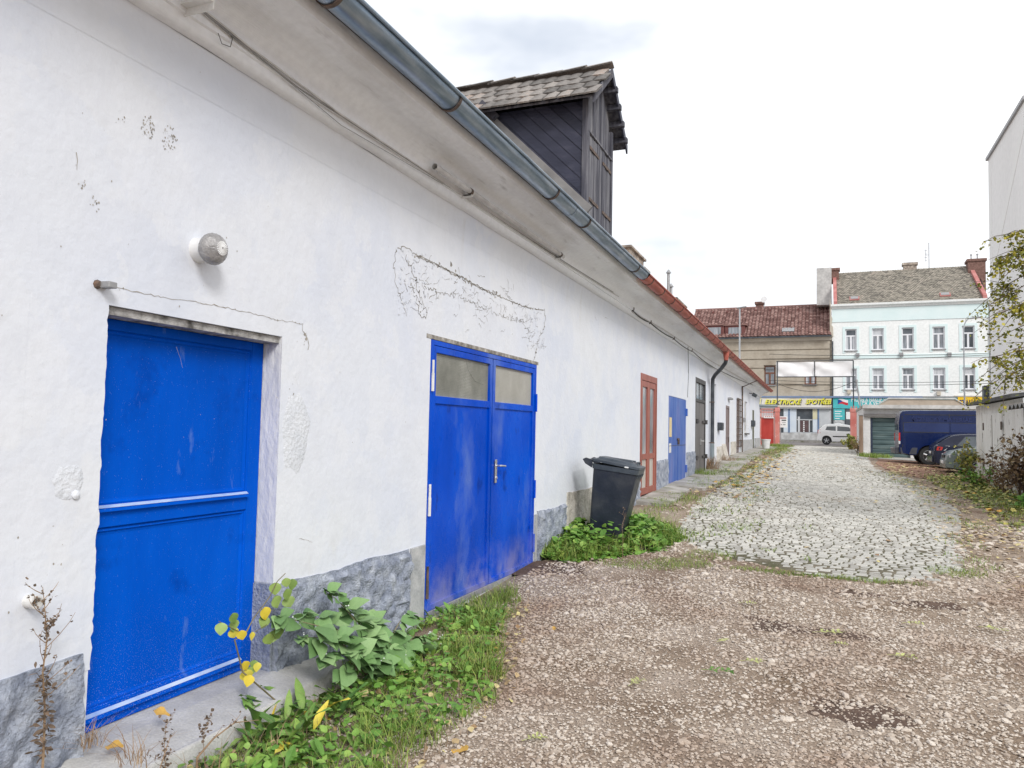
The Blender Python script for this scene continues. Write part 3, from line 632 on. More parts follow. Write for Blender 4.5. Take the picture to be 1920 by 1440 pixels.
for (z0, z1, yy0, yy1, xx, dx) in ((1.168, 1.200, 2.47, 3.63, XD+.0202, .024), (.212, .246, 2.47, 3.63, XD+.0202, .024)):
    q = MB(); q.add([(xx+.002,yy0,z1+.002), (xx+.002,yy1,z1+.002), (xx+dx-.002,yy1-.004,z1-.010), (xx+dx-.002,yy0,z1-.010)], [(0,1,2,3)]); q.build('ledge_glint', glintb, door1)
    q = MB(); q.prism([(xx,z0), (xx+dx,z0+.004), (xx+dx*.9,z1-.014), (xx,z1)], lambda x, z: (x, yy0, z), lambda x, z: (x, yy1, z)); q.build('weather_bar', doorblue, door1)
# step in front
st = thing('concrete_step', 'low pale concrete step under the near blue door', 'step', (-2.8, 3.2, 0))
m_ = MB()
top = [(-3.16,2.2,.163), (-3.16,3.74,.163), (-2.985,3.745,.158), (-2.985,4.32,.12), (-2.88,4.30,.10), (-2.79,4.02,.09), (-2.73,3.5,.105), (-2.70,2.9,.11), (-2.71,2.2,.11), (-2.985,2.2,.155)]
n = len(top); bot = [(x+(.05 if x > -2.9 else 0), y, -.08) for x, y, z in top]
m_.add(top+bot, [(0,1,2,9), (2,3,4,5), (2,5,6,9), (6,7,8,9)] + [(i, (i+1) % n, n+(i+1) % n, n+i) for i in range(n)])
m_.build('step_slab', stepm, st, bevel=.012)

# --- large blue metal double door
XM = WX-.03
d2 = MB()
for (y0, y1, z0, z1) in ((5.635, 5.675, .05, 2.33), (8.145, 8.185, .05, 2.33), (5.675, 8.145, 2.29, 2.33)): d2.box(WX-.055, WX+.004, y0, y1, z0, z1)
door2 = d2.build('metal_double_door', metalblue, bld, label='large blue metal double door with wired glass lights')
ymid = on_x(921, 850, WX).y
for (a, b, pm, nm) in ((5.68, ymid-.012, wired, 'left'), (ymid+.012, 8.14, wiredpale, 'right')):
    z0, z1, zt0, zt1 = .085, 2.285, 1.80, 1.865
    q = MB()
    for (y0, y1, u0, u1) in ((a, a+.055, z0, z1), (b-.055, b, z0, z1), (a+.055, b-.055, z1-.055, z1), (a+.055, b-.055, zt0, zt1), (a+.055, b-.055, z0, z0+.05)): q.box(WX-.045, WX+.002, y0+.0003, y1-.0003, u0, u1)
    q.build('leaf_frame', metalblue, door2, bevel=.003)
    q = MB(); ny, nz = 24, 30; V = []; Fc = []
    for j in range(nz+1):
        for i in range(ny+1):
            y = a+.05+(b-a-.1)*i/ny; z = z0+.045+(zt0-z0-.04)*j/nz
            V.append((WX-.014+.006*noise.noise(Vector((y*1.6, z*1.3, a)))*math.sin(math.pi*i/ny)*math.sin(math.pi*j/nz), y, z))
    for j in range(nz):
        for i in range(ny): Fc.append((j*(ny+1)+i, j*(ny+1)+i+1, (j+1)*(ny+1)+i+1, (j+1)*(ny+1)+i))
    q.add(V, Fc); q.build('sheet_panel', metalblue, door2, smooth=True)
    q = MB(); q.box(WX-.030, WX-.024, a+.05, b-.05, zt1-.005, z1-.05); q.build('pane', pm, door2, label='pale curtained wired pane' if nm == 'right' else 'dusty wired pane with a crack')
    q = MB()
    zz_ = zt1+.02
    while zz_ < z1-.07: q.box(WX-.024, WX-.0225, a+.055, b-.055, zz_, zz_+.0028); zz_ += .0135
    yy_ = a+.07
    while yy_ < b-.06: q.box(WX-.0225, WX-.0215, yy_, yy_+.0018, zt1+.004, z1-.056); yy_ += .0135
    q.build('wire_mesh', M('glass wire', [(.3,(.13,.13,.11)), (.7,(.25,.25,.21))], scale=9, rough=.5) if nm == 'left' else M('pale glass wire', [(.3,(.34,.33,.29)), (.7,(.46,.45,.41))], scale=9, rough=.5), door2)
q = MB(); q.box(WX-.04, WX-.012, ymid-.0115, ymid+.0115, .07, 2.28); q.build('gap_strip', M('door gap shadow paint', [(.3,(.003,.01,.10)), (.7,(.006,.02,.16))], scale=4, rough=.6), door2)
for (y_, z_) in ((5.655, 2.03), (5.655, 1.0), (5.655, .33)):
    q = MB(); q.tube([(WX+.014, y_, z_-.13), (WX+.014, y_, z_+.02)], .014, 8); q.tube([(WX+.014, y_, z_+.02), (WX+.014, y_, z_+.13)], .011, 8); q.build('hinge', whitepaint if z_ > .9 else iron, door2, smooth=True)
for (y_, z_) in ((8.165, 1.90), (8.165, .93), (8.165, .33)):
    q = MB(); q.tube([(WX+.014, y_, z_-.10), (WX+.014, y_, z_+.10)], .014, 8); q.build('hinge', metalblue, door2, smooth=True)
hy, hz = on_x(929, 870, WX).y, on_x(929, 873, WX).z
q = MB(); q.box(WX+.001, WX+.010, hy-.022, hy+.022, hz-.17, hz+.06); q.tube([(WX+.008, hy, hz), (WX+.05, hy, hz), (WX+.055, hy+.02, hz), (WX+.05, hy+.14, hz-.008)], .010, 8); q.lathe([(.015,0), (.015,.012)], 10, (WX+.008, hy, hz-.12), (1,0,0)); q.build('handle', chrome, door2, bevel=.002)
q = MB(); q.box(WX-.045, WX+.006, 5.68, 8.14, .03, .083); q.build('threshold', M('worn grey sill metal', [(.3,(.28,.28,.32)), (.7,(.42,.42,.46))], scale=9, rough=.5, metal=.3), door2, bevel=.004)
q = MB(); q.box(WX-.055, WX+.003, 5.55, 8.24, 2.335, 2.37); q.build('lintel', crackm, bld)
# crack in the left pane
def ribbon(mb, pts, wd, X=WX+.002, jit=.006, seed=0):
    P_ = []
    for i in range(len(pts)-1):
        a, b = Vector(pts[i]), Vector(pts[i+1]); n = max(2, int((b-a).length/.018))
        for k in range(n): t = k/n; P_.append(a.lerp(b, t))
    P_.append(Vector(pts[-1])); prev = None
    for i, p in enumerate(P_):
        q = Vector((p[0]+jit*noise.noise(Vector((p[0]*30, p[1]*30, seed)))*1.5+rnd.gauss(0, jit*.25), p[1]+jit*noise.noise(Vector((p[0]*30, p[1]*30, seed+7)))*1.5+rnd.gauss(0, jit*.25)))
        w_ = wd*(.35+1.1*abs(noise.noise(Vector((p[0]*14, p[1]*14, seed+3)))))
        if prev is not None:
            d = (q-prev[0]); 
            if d.length > 1e-6:
                nrm = Vector((-d.y, d.x)).normalized()
                mb.add([(X, *(prev[0]-nrm*prev[1]/2)), (X, *(q-nrm*w_/2)), (X, *(q+nrm*w_/2)), (X, *(prev[0]+nrm*prev[1]/2))], [(0,1,2,3)])
        prev = (q, w_)
        if rnd.random() < .10*min(1, wd/.008):
            k_ = rnd.randint(5, 7); r_ = wd*rnd.uniform(.5, 1.5); c2 = (q.x+rnd.gauss(0, wd*1.2), q.y+rnd.gauss(0, wd*1.2)); mb.add([(X-.0004, c2[0]+r_*math.cos(6.28*i_/k_)*rnd.uniform(.4, 1.2), c2[1]+r_*math.sin(6.28*i_/k_)*rnd.uniform(.4, 1.2)) for i_ in range(k_)], [tuple(range(k_))])
def pw(px, py, X=WX): p = on_x(px, py, X); return (p.y, p.z)
q = MB(); ribbon(q, [pw(876,668), pw(882,695), pw(894,715), pw(910,722)], .004, X=WX-.0205, jit=.002); q.build('glass_crack', blackcable, door2)

# --- red brown glazed double door
fy0, fy1, fz0, fz1, _ = HO['fr']
q = MB()
for (a, b, c, d) in ((fy0, fy0+.07, fz0, fz1), (fy1-.07, fy1, fz0, fz1), (fy0+.07, fy1-.07, fz1-.12, fz1)): q.box(WX-.05, WX+.015, a, b, c, d)
fd = q.build('glazed_door', redwood, bld, bevel=.004, label='red brown framed glazed double door')
fm = (fy0+fy1)/2
for (a, b) in ((fy0+.072, fm-.003), (fm+.003, fy1-.072)):
    q = MB()
    for (y0, y1, z0, z1) in ((a, a+.11, fz0+.02, fz1-.125), (b-.11, b, fz0+.02, fz1-.125), (a+.11, b-.11, fz1-.235, fz1-.125), (a+.11, b-.11, fz0+.02, fz0+.14), (a+.11, b-.11, fz0+.66, fz0+.76)): q.box(WX-.045, WX+.004, y0, y1, z0, z1)
    lf = q.build('leaf_frame', redwood, fd, bevel=.004)
    for (z0, z1, mt) in ((fz0+.76, fz1-.235, curtain), (fz0+.14, fz0+.66, wiredpale)):
        q = MB(); q.box(WX-.03, WX-.022, a+.1, b-.1, z0-.01, z1+.01); q.build('pane', mt, fd)
q = MB(); q.box(WX-.05, WX+.12, fy0-.05, fy1+.05, fz0-.06, fz0); q.build('threshold', concrete, fd, bevel=.006)

# --- faded blue double door
by0, by1, bz0, bz1, _ = HO['b3']; bm_ = (by0+by1)/2
q = MB(); q.box(WX-.05, WX-.03, by0, by1, bz0, bz1); bd = q.build('metal_double_door', darkdoor, bld, label='smaller faded blue sheet metal double door with padlock')
for (a, b) in ((by0+.005, bm_-.02), (bm_+.02, by1-.005)):
    q = MB(); q.box(WX-.03, WX+.005, a, b, bz0+.02, bz1-.01); lf = q.build('door_leaf', fadeblue, bd, bevel=.004)
    q = MB(); q.box(WX+.005, WX+.009, a+.02, b-.02, bz0+.86, bz0+.872); q.build('seam', darkdoor, lf)
for y_, z_ in ((by1+.01, bz1-.3), (by1+.01, bz0+.3)):
    q = MB(); q.box(WX, WX+.04, y_-.05, y_+.05, z_-.09, z_+.09); q.build('hinge', fadeblue, bd, bevel=.01)
q = MB(); q.box(WX+.006, WX+.03, bm_-.12, bm_+.12, 1.42, 1.47); q.box(WX+.006, WX+.045, bm_-.04, bm_+.05, 1.33, 1.43); q.build('padlock', iron, bd, bevel=.006)
q = MB(); q.box(WX+.0055, WX+.0075, by0+.06, by0+.36, 1.50, 1.92); q.build('notice', M('yellowed notice', [(.3,(.62,.48,.25)), (.7,(.75,.62,.38))], scale=6, rough=.8), bd)
q = MB(); q.box(WX+.0055, WX+.0075, by0+.06, by0+.30, 1.16, 1.36); q.build('notice', whitepaint, bd)

# --- dark tall double door with a fanlight
ky0, ky1, kz0, kz1, _ = HO['k4']; km = (ky0+ky1)/2
q = MB()
for (a, b, c, d) in ((ky0, ky0+.08, kz0, kz1), (ky1-.08, ky1, kz0, kz1), (ky0+.08, ky1-.08, kz1-.12, kz1), (ky0+.08, ky1-.08, 2.42, 2.50)): q.box(WX-.075, WX+.01, a, b, c, d)
kd = q.build('double_door', darkdoor, bld, bevel=.004, label='tall dark grey double door with a glazed fanlight')
for (a, b) in ((ky0+.08, km-.025), (km+.025, ky1-.08)):
    q = MB(); q.box(WX-.05, WX-.015, a, b, kz0+.01, 2.42); q.build('door_leaf', M('grey door leaf', [(.3,(.10,.095,.095)), (.7,(.18,.17,.17))], scale=3, rough=.55, stretch=(1,1,.3)), kd, bevel=.004)
    q = MB(); q.box(WX-.05, WX-.04, a, b, 2.5, kz1-.12); q.build('pane', curtain, kd)
q = MB(); q.box(WX-.05, WX-.03, km-.025, km+.025, kz0+.01, kz1-.12); q.build('meeting_stile', M('near black paint', [(.3,(.006,.006,.008)), (.7,(.015,.015,.018))], scale=5, rough=.6), kd)
for z_ in (1.9, .95):
    for s_, y_ in ((-1, ky0+.1), (1, ky1-.04)):
        q = MB(); q.box(WX-.014, WX+.02, min(y_, y_-s_*.5), max(y_, y_-s_*.5), z_-.03, z_+.03); q.lathe([(.04,-.06), (.04,.06)], 8, (WX+.03, y_+.02*s_, z_), (0,0,1)); q.build('strap_hinge', darkdoor, kd)
q = MB(); q.box(WX-.014, WX+.012, km+.03, km+.09, 1.28, 1.44); q.tube([(WX,km+.06,1.38), (WX+.06,km+.06,1.38), (WX+.06,km+.2,1.38)], .018, 8); q.build('handle', chrome, kd)
# --- recess with a white door
ny0, ny1, nz0, nz1, _ = HO['ni']
q = MB(); q.box(WX-.32, WX-.29, ny0, ny1, nz0, nz1); rd = q.build('recessed_door', whitepaint, bld, label='white door deep in a plain recess')
# --- brown door
y0, y1, z0, z1, _ = HO['d5']
q = MB()
for (a, b, c, d) in ((y0, y0+.07, z0, z1), (y1-.07, y1, z0, z1), (y0+.07, y1-.07, z1-.09, z1)): q.box(WX-.06, WX+.01, a, b, c, d)
d5 = q.build('wooden_door', browndoor, bld, bevel=.004, label='narrow grey brown plank door')
k = y0+.075
while k < y1-.1: q = MB(); q.box(WX-.045, WX-.015, k, k+.145, z0+.02, z1-.092); q.build('plank', browndoor, d5, bevel=.003); k += .15
q = MB(); q.box(WX-.014, WX+.006, y0+.08, y1-.08, z0+.72, z0+.82); q.build('ledge', browndoor, d5)
q = MB(); q.box(WX-.014, WX+.012, y1-.12, y1-.02, z0+.55, z0+.75); q.build('hinge', iron, d5)
# --- barred door
y0, y1, z0, z1, _ = HO['d6']
q = MB(); q.box(WX-.07, WX-.05, y0, y1, z0, z1); d6 = q.build('barred_door', browndoor, bld, label='brown door behind an iron grille')
q = MB()
for k in range(9): zz_ = 1.1+(z1-1.1)*k/8; q.box(WX+.03, WX+.05, y0-.05, y1+.05, zz_-.014, zz_+.014)
for k in range(5): yy_ = y0-.04+(y1-y0+.08)*k/4; q.box(WX+.05, WX+.07, yy_-.012, yy_+.012, 1.08, z1+.02)
q.build('grille', iron, d6)
# --- window
y0, y1, z0, z1, _ = HO['w7']
q = MB()
for (a, b, c, d) in ((y0, y0+.07, z0, z1), (y1-.07, y1, z0, z1), (y0+.07, y1-.07, z1-.07, z1), (y0+.07, y1-.07, z0, z0+.07)): q.box(WX-.11, WX-.05, a, b, c, d)
w7 = q.build('window', whitepaint, bld, label='small white framed window with a dark pane')
q = MB(); q.box(WX-.09, WX-.08, y0+.06, y1-.06, z0+.06, z1-.06); q.build('pane', glass, w7)
q = MB(); q.box(WX-.1, WX+.10, y0-.06, y1+.06, z0-.06, z0); q.build('sill', M('dark sill', [(.3,(.05,.045,.04)), (.7,(.10,.09,.08))], scale=5, rough=.6), w7)
# --- olive door
y0, y1, z0, z1, _ = HO['d8']
q = MB(); q.box(WX-.06, WX-.02, y0, y1, z0, z1); d8 = q.build('wooden_door', greendoor, bld, label='olive green plank door near the building end')
for k in range(1, 6): q = MB(); q.box(WX-.02, WX-.014, y0+(y1-y0)*k/6-.008, y0+(y1-y0)*k/6+.008, z0, z1); q.build('batten', darkdoor, d8)

# ---- plaster cracks and repairs (broken outline over the double door)
q = MB()
outline = [(745,466), (738,500), (742,535), (752,560), (758,572)]
ribbon(q, [pw(*p) for p in outline], .010, jit=.02, seed=1)
ribbon(q, [pw(745,466), pw(756,461), pw(770,470), pw(778,478)], .010, jit=.018, seed=2)
ribbon(q, [pw(*p) for p in [(778,476), (820,496), (860,517), (905,541), (950,562), (990,577), (1020,582)]], .018, jit=.010, seed=3)
ribbon(q, [pw(*p) for p in [(780,480), (830,503), (880,530), (930,556)]], .012, jit=.014, seed=13)
ribbon(q, [pw(*p) for p in [(1020,583), (1022,600), (1018,620), (1008,640), (1004,668), (998,676)]], .012, jit=.022, seed=4)
ribbon(q, [pw(*p) for p in [(760,478), (768,500), (780,530), (790,560), (800,585), (797,600), (786,590), (780,560), (770,530)]], .008, jit=.03, seed=5)
ribbon(q, [pw(*p) for p in [(800,540), (830,552), (850,550), (880,565), (910,580), (940,590), (975,600), (990,620), (992,640)]], .007, jit=.035, seed=6)
ribbon(q, [pw(*p) for p in [(950,520), (954,540), (950,555), (962,566), (975,572)]], .004, jit=.016, seed=7)
def scatter_marks(region, n, sz, seed):
    r_ = random.Random(seed)
    for _ in range(n):
        a, b, c, d = region; x = r_.uniform(a, c); y = r_.uniform(b, d); l = r_.uniform(.3, 1)*sz; an = r_.uniform(0, 6.28)
        ribbon(q, [pw(x, y), pw(x+l*math.cos(an), y+l*math.sin(an)*1.3)], .005, jit=.012, seed=r_.random()*50)
scatter_marks((756, 490, 805, 590), 34, 14, 1); scatter_marks((800, 515, 900, 565), 26, 16, 2); scatter_marks((890, 545, 985, 605), 30, 15, 3); scatter_marks((985, 590, 1020, 660), 26, 13, 4)
scatter_marks((840, 570, 1000, 640), 16, 9, 5); scatter_marks((1085, 930, 1100, 960), 6, 8, 6)
scatter_marks((1105, 520, 1160, 600), 14, 12, 8)
fk = MB()
for _ in range(170):
    x_, y_ = rnd.choice(((rnd.uniform(744,800), rnd.uniform(468,590)), (lambda t: (785+t*230, 482+t*102+rnd.uniform(0,26)))(rnd.random()), (rnd.uniform(985,1020), rnd.uniform(585,660))))
    c_ = pw(x_, y_); k_ = rnd.randint(4, 6); s_ = rnd.uniform(.006, .022); tl_ = rnd.uniform(-.25, .25)
    fk.add([(WX+.005+tl_*s_*math.cos(6.28*i/k_), c_[0]+s_*math.cos(6.28*i/k_)*rnd.uniform(.5,1.1), c_[1]+.7*s_*math.sin(6.28*i/k_)*rnd.uniform(.5,1.1)) for i in range(k_)], [tuple(range(k_))])
fk.build('plaster_flakes', patchm, wall, kind='stuff')
q.build('cracked_plaster', crackm, wall, label='dark cracked outline of a patched opening', kind='stuff')
q = MB()   # crack over the near door, hairlines
ribbon(q, [pw(200,536), pw(300,556), pw(400,572), pw(470,587), pw(520,600), pw(568,607)], .005, jit=.006, seed=21)
ribbon(q, [pw(568,607), pw(566,620), pw(575,628)], .006, jit=.008, seed=22); ribbon(q, [pw(570,622), pw(578,640), pw(577,655)], .010, jit=.008, seed=23)
ribbon(q, [pw(142,285), pw(144,300), pw(143,318)], .003, jit=.003, seed=24)
r_ = random.Random(5)
for (x, y, rx, ry, n) in ((277,240,13,24,52), (318,262,14,27,60), (155,345,10,10,12), (178,382,9,16,14), (570,635,6,12,8), (110,1070,40,50,10), (545,730,14,30,10), (225,225,10,8,5), (150,1225,20,20,6)):
    for _ in range(n):
        a = r_.uniform(0, 6.28); u = math.sqrt(r_.random()); xx, yy = x+rx*u*math.cos(a)+.25*(y-y), y+ry*u*math.sin(a)
        c_ = pw(xx, yy); s_ = r_.uniform(.0015, .007); an = r_.uniform(0, 3)
        k = r_.randint(4, 6); q.add([(WX+.002, c_[0]+s_*math.cos(an+6.28*i/k)*r_.uniform(.4,1), c_[1]+s_*1.3*math.sin(an+6.28*i/k)*r_.uniform(.4,1)) for i in range(k)], [tuple(range(k))])
for _ in range(150):
    c_ = (r_.uniform(.6, 15), r_.uniform(.8, 3.2)); s_ = r_.uniform(.001, .004); k = 5
    q.add([(WX+.002, c_[0]+s_*math.cos(6.28*i/k), c_[1]+s_*1.5*math.sin(6.28*i/k)) for i in range(k)], [tuple(range(k))])
for (x0, y0, x1, y1) in ((1337,740,1338,800), (1290,690,1291,752), (560,1010,585,1016), (330,650,342,690)):
    ribbon(q, [pw(x0, y0), pw((x0+x1)/2+1, (y0+y1)/2), pw(x1, y1)], .003, jit=.004, seed=x0)
q.build('wall_marks', flakem, wall, label='dark flaked spots and hairline cracks', kind='stuff')
def repair(cx, cy, rx, ry, seed, parent=wall):
    q = MB(); c_ = pw(cx, cy); e_ = pw(cx+rx, cy); ry_ = abs(pw(cx, cy+ry)[1]-c_[1]); rx_ = abs(e_[0]-c_[0]); V = [(WX+.005, *c_)]; n = 26
    for ringi, (fr_, h) in enumerate(((.55, .0045), (.85, .003), (1., -.003))):
        for k in range(n):
            a = 6.28*k/n; rr_ = fr_*(1+.25*noise.noise(Vector((math.cos(a)*2, math.sin(a)*2, seed)))); V.append((WX+h+.003*noise.noise(Vector((k*1.7, ringi, seed))), c_[0]+rx_*rr_*math.cos(a), c_[1]+ry_*rr_*math.sin(a)))
    F_ = [(0, 1+k, 1+(k+1) % n) for k in range(n)]
    for r__ in range(2):
        for k in range(n): F_.append((1+r__*n+k, 1+(r__+1)*n+k, 1+(r__+1)*n+(k+1) % n, 1+r__*n+(k+1) % n))
    q.add(V, F_); q.build('plaster_patch', patchm, parent, smooth=True)
repair(128, 905, 32, 38, 1); repair(555, 810, 26, 80, 2)
q = MB(); q.lathe([(.022,0), (.020,.01), (.008,.018)], 9, Vector((WX,*pw(140,928))), (1,0,.1)); q.build('plaster_stub', patchm, wall, smooth=True)

# ================================================================== DORMER on the roof
DX, DY0, DY1, DZE, DZR = -2.75, 9.18, 10.40, 5.80, 6.47
YR = (8.96+10.72)/2
dm = MB(); t_ = .03
tri = [(DX-.03, rz(DX-.03)-.1), (DX-.03, DZE), (-4.32, DZE), (-4.32, rz(-4.32)-.1)]
dm.prism(tri, lambda x, z: (x, DY0+.03, z), lambda x, z: (x, DY0+.05, z)); dm.prism(tri, lambda x, z: (x, DY1-.05, z), lambda x, z: (x, DY1-.03, z))
dm.prism([(DY0+.03,4.15), (DY1-.03,4.15), (DY1-.03,DZE), (YR,DZR-.05), (DY0+.03,DZE)], lambda y, z: (DX-.06, y, z), lambda y, z: (DX-.04, y, z))
dorm = dm.build('dormer', darkwood, bld, label='dark timber loft hatch dormer with tiled gable roof')
# side boards, parallel to the roof slope
for side, yy0, yy1 in ((0, DY0, DY0+.028), (1, DY1-.028, DY1)):
    for k in range(8):
        za, zb = 4.40+.185*k, 4.40+.185*(k+1)-.010
        if za > DZE-.03: break
        def xt(z): return DX-.04-(DZE-z)/.985
        zb2 = min(zb, DZE-.005)
        poly = [(DX-.04, za), (DX-.04, zb2), (xt(zb2), DZE), (xt(za), DZE)]
        j = .006*rnd.random()
        q = MB(); q.prism(poly, lambda x, z: (x, yy0+j, z), lambda x, z: (x, yy1+j, z)); q.build('board', darkwood, dorm)
# weathered rafter along the foot of the side wall, lead flashing
def slopebar(nm, x0, x1, off, w, h, y0, mat, par):
    d = Vector((x1-x0, 0, rz(x1)-rz(x0))); L_ = d.length; mid = Vector(((x0+x1)/2, y0, (rz(x0)+rz(x1))/2)); ang = math.atan2(d.z, d.x)
    Mr = Matrix.Rotation(-ang, 3, 'Y'); c = mid + Mr @ Vector((0, 0, 0)) + Vector((math.sin(R(44.6))*off, 0, math.cos(R(44.6))*off))
    q = MB(); q.obox(c, (L_/2, w/2, h/2), Mr); return q.build(nm, mat, par, bevel=.004)
slopebar('foot_board', DX-.02, -4.25, .10, .035, .14, DY0-.012, M('silver grey board', [(.3,(.15,.14,.135)), (.7,(.27,.255,.245))], scale=7, rough=.85, stretch=(.4,3,.4), bump=.3), dorm)
slopebar('flashing', -2.60, -4.1, .055, .30, .012, DY0-.16, M('zinc sheet', [(.3,(.26,.32,.38)), (.7,(.40,.45,.50))], scale=5, rough=.4, metal=.6), dorm)
slopebar('beam_end', -4.1, -4.32, .17, .10, .10, DY0-.06, wood, dorm)
q = MB(); q.add([(-2.42,8.5,rz(-2.42)+.06), (-2.42,11.5,rz(-2.42)+.06), (-2.76,11.5,rz(-2.76)+.06), (-2.76,8.5,rz(-2.76)+.06)], [(0,1,2,3)]); q.build('flashing', M('zinc sheet', [(.5,(.3,.3,.3))]), dorm)
# front: corner posts, vertical boards, hatch door
q = MB(); q.box(DX-.05, DX+.03, DY0-.02, DY0+.06, 4.22, DZE+.02); q.build('post', wood, dorm, bevel=.006)
q = MB(); q.box(DX-.05, DX+.03, DY1-.06, DY1+.02, 4.22, DZE+.02); q.build('post', wood, dorm, bevel=.006)
y = DY0+.065; k = 0
while y < DY1-.07:
    y2 = min(y+.13, DY1-.065); 
    def zr(yy): return DZR-.06-abs(yy-YR)*(DZR-DZE)/(YR-9.05)
    j = rnd.uniform(-.006, .006)
    for (za, zb0, zb1, nm, xo) in ((4.25+rnd.uniform(0,.03), 5.40+rnd.uniform(-.02,.02), None, 'hatch_board', .022), (5.43, None, None, 'gable_board', .0)):
        t0, t1 = (zb0, zb0) if zb0 else (zr(y), zr(y2-.008))
        q = MB(); q.prism([(y,za), (y2-.008,za), (y2-.008,t1), (y,t0)], lambda yy, z: (DX-.03+xo+j, yy, z), lambda yy, z: (DX-.005+xo+j, yy, z)); q.build(nm, wood, dorm)
    y = y2; k += 1
for z_ in (5.22, 4.55):
    q = MB(); q.box(DX+.018, DX+.03, DY0+.08, DY0+.52, z_-.02, z_+.02); q.build('strap_hinge', iron, dorm); q = MB(); q.box(DX+.018, DX+.03, DY1-.5, DY1-.07, z_-.02, z_+.02); q.build('strap_hinge', iron, dorm)
q = MB(); q.box(DX-.03, DX+.035, DY0+.0, DY1, 5.405, 5.428); q.build('head_rail', wood, dorm)
# gable roof deck, rafters' ends, barge board
dk = MB(); xf, xb = DX+.14, -5.3
ez0, ez1 = 5.77, 5.72
for (ye, ze) in ((8.97, ez0), (10.73, ez1)):
    dk.prism([(xf,0), (xb,0)], lambda x, z: (x, ye, ze), lambda x, z: (x, YR, DZR)) if False else dk.add([(xf,ye,ze), (xb,ye,ze), (xb,YR,DZR), (xf,YR,DZR), (xf,ye,ze-.03), (xb,ye,ze-.03), (xb,YR,DZR-.03), (xf,YR,DZR-.03)], [(0,1,2,3), (7,6,5,4), (0,4,5,1), (1,5,6,2), (2,6,7,3), (3,7,4,0)])
deck = dk.build('dormer_roof', wood, bld)
for (ye, ze) in ((8.97, ez0), (10.73, ez1)):
    q = MB(); q.add([(xf+.002,ye,ze-.10), (xf+.024,ye,ze-.10), (xf+.024,YR,DZR-.10), (xf+.002,YR,DZR-.10), (xf+.002,ye,ze+.02), (xf+.024,ye,ze+.02), (xf+.024,YR,DZR+.02), (xf+.002,YR,DZR+.02)], [(0,3,2,1), (4,5,6,7), (0,1,5,4), (1,2,6,5), (2,3,7,6), (3,0,4,7)]); q.build('barge_board', darkwood if ye > 10 else wood, deck)
for k in range(4):
    t = .15+.22*k; y_ = 10.73+(YR-10.73)*t; z_ = ez1+(DZR-ez1)*t
    q = MB(); q.box(xf-.3, xf+.05, y_-.04, y_+.04, z_-.10, z_-.03); q.build('batten_end', wood, deck)
# tiles: curved beaver-tail
def tile_mesh(w, l, th=.014):
    v = []; nw = 4
    for zt in (0, -th):
        for (yy, q_) in ((0, 0), (.8*l, 0), (l, 1)):
            for k in range(nw+1):
                u = -1+2*k/nw; v.append((u*w/2, -yy + (q_*.06*l*(u*u)*1.6), zt+.010*(1-u*u)))
    nn = 3*(nw+1); f = []
    for r_ in range(2):
        for k in range(nw):
            a = r_*(nw+1)+k; f.append((a, a+1, a+nw+2, a+nw+1)); f.append((nn+a, nn+a+nw+1, nn+a+nw+2, nn+a+1))
    for k in range(nw): a = 2*(nw+1)+k; f.append((a, a+1, nn+a+1, nn+a))
    me = bpy.data.meshes.new('roof_tile'); me.from_pydata(v, [], f); me.materials.append(tilem); return me
tme = tile_mesh(.172, .36, .020)
for (ye, ze, sg) in ((8.97, ez0, 1), (10.73, ez1, -1)):
    sl_ = math.atan2(DZR-ze, abs(YR-ye)); Ls = math.hypot(DZR-ze, YR-ye); rows = 4
    for r_ in range(rows):
        for c in range(15):
            x = xf-(.02 if sg > 0 else .13)-.085*(r_ % 2)-.178*c
            if x < xb+.1: continue
            t = (r_+1)/rows*.98; y_ = ye+(YR-ye)*t; z_ = ze+(DZR-ze)*t+.035
            if z_ < rz(x)-.05: continue
            up_ = Matrix.Rotation(0 if sg > 0 else math.pi, 4, 'Z'); m4 = Matrix.Translation(Vector((x, y_, z_)) - ORG[bld.name]) @ up_ @ Matrix.Rotation(sl_-.05, 4, 'X') @ Matrix.Rotation(rnd.gauss(0,.025), 4, 'Z') @ Matrix.Rotation(rnd.gauss(0,.02), 4, 'Y')
            o = bpy.data.objects.new('roof_tile', tme); COL.objects.link(o); o.parent = deck; o.matrix_local = m4
q = MB(); arc = [(-.10+.2*k/8, .055*math.sin(math.pi*k/8)) for k in range(9)]
V = []; F_ = []
for i, (xx, s_) in enumerate(((0, 1.0), (.40, .86))):
    for lay in (0, -.014): V += [(xx, a*s_, b*s_+lay) for a, b in arc]
for k in range(8): F_ += [(k, k+1, 18+k+1, 18+k), (9+k, 27+k, 27+k+1, 9+k+1), (k, 9+k, 9+k+1, k+1), (18+k, 18+k+1, 27+k+1, 27+k)]
rme = bpy.data.meshes.new('ridge_tile'); rme.from_pydata(V, [], F_); rme.materials.append(tilem)
for c in range(8):
    m4 = Matrix.Translation(Vector((xf-.38-.35*c, YR, DZR+.045+rnd.uniform(-.008,.008))) - ORG[bld.name]) @ Matrix.Rotation(R(-3.5), 4, 'Y') @ Matrix.Rotation(rnd.gauss(0,.02), 4, 'Z')
    o = bpy.data.objects.new('ridge_tile', rme); COL.objects.link(o); o.parent = deck; o.matrix_local = m4

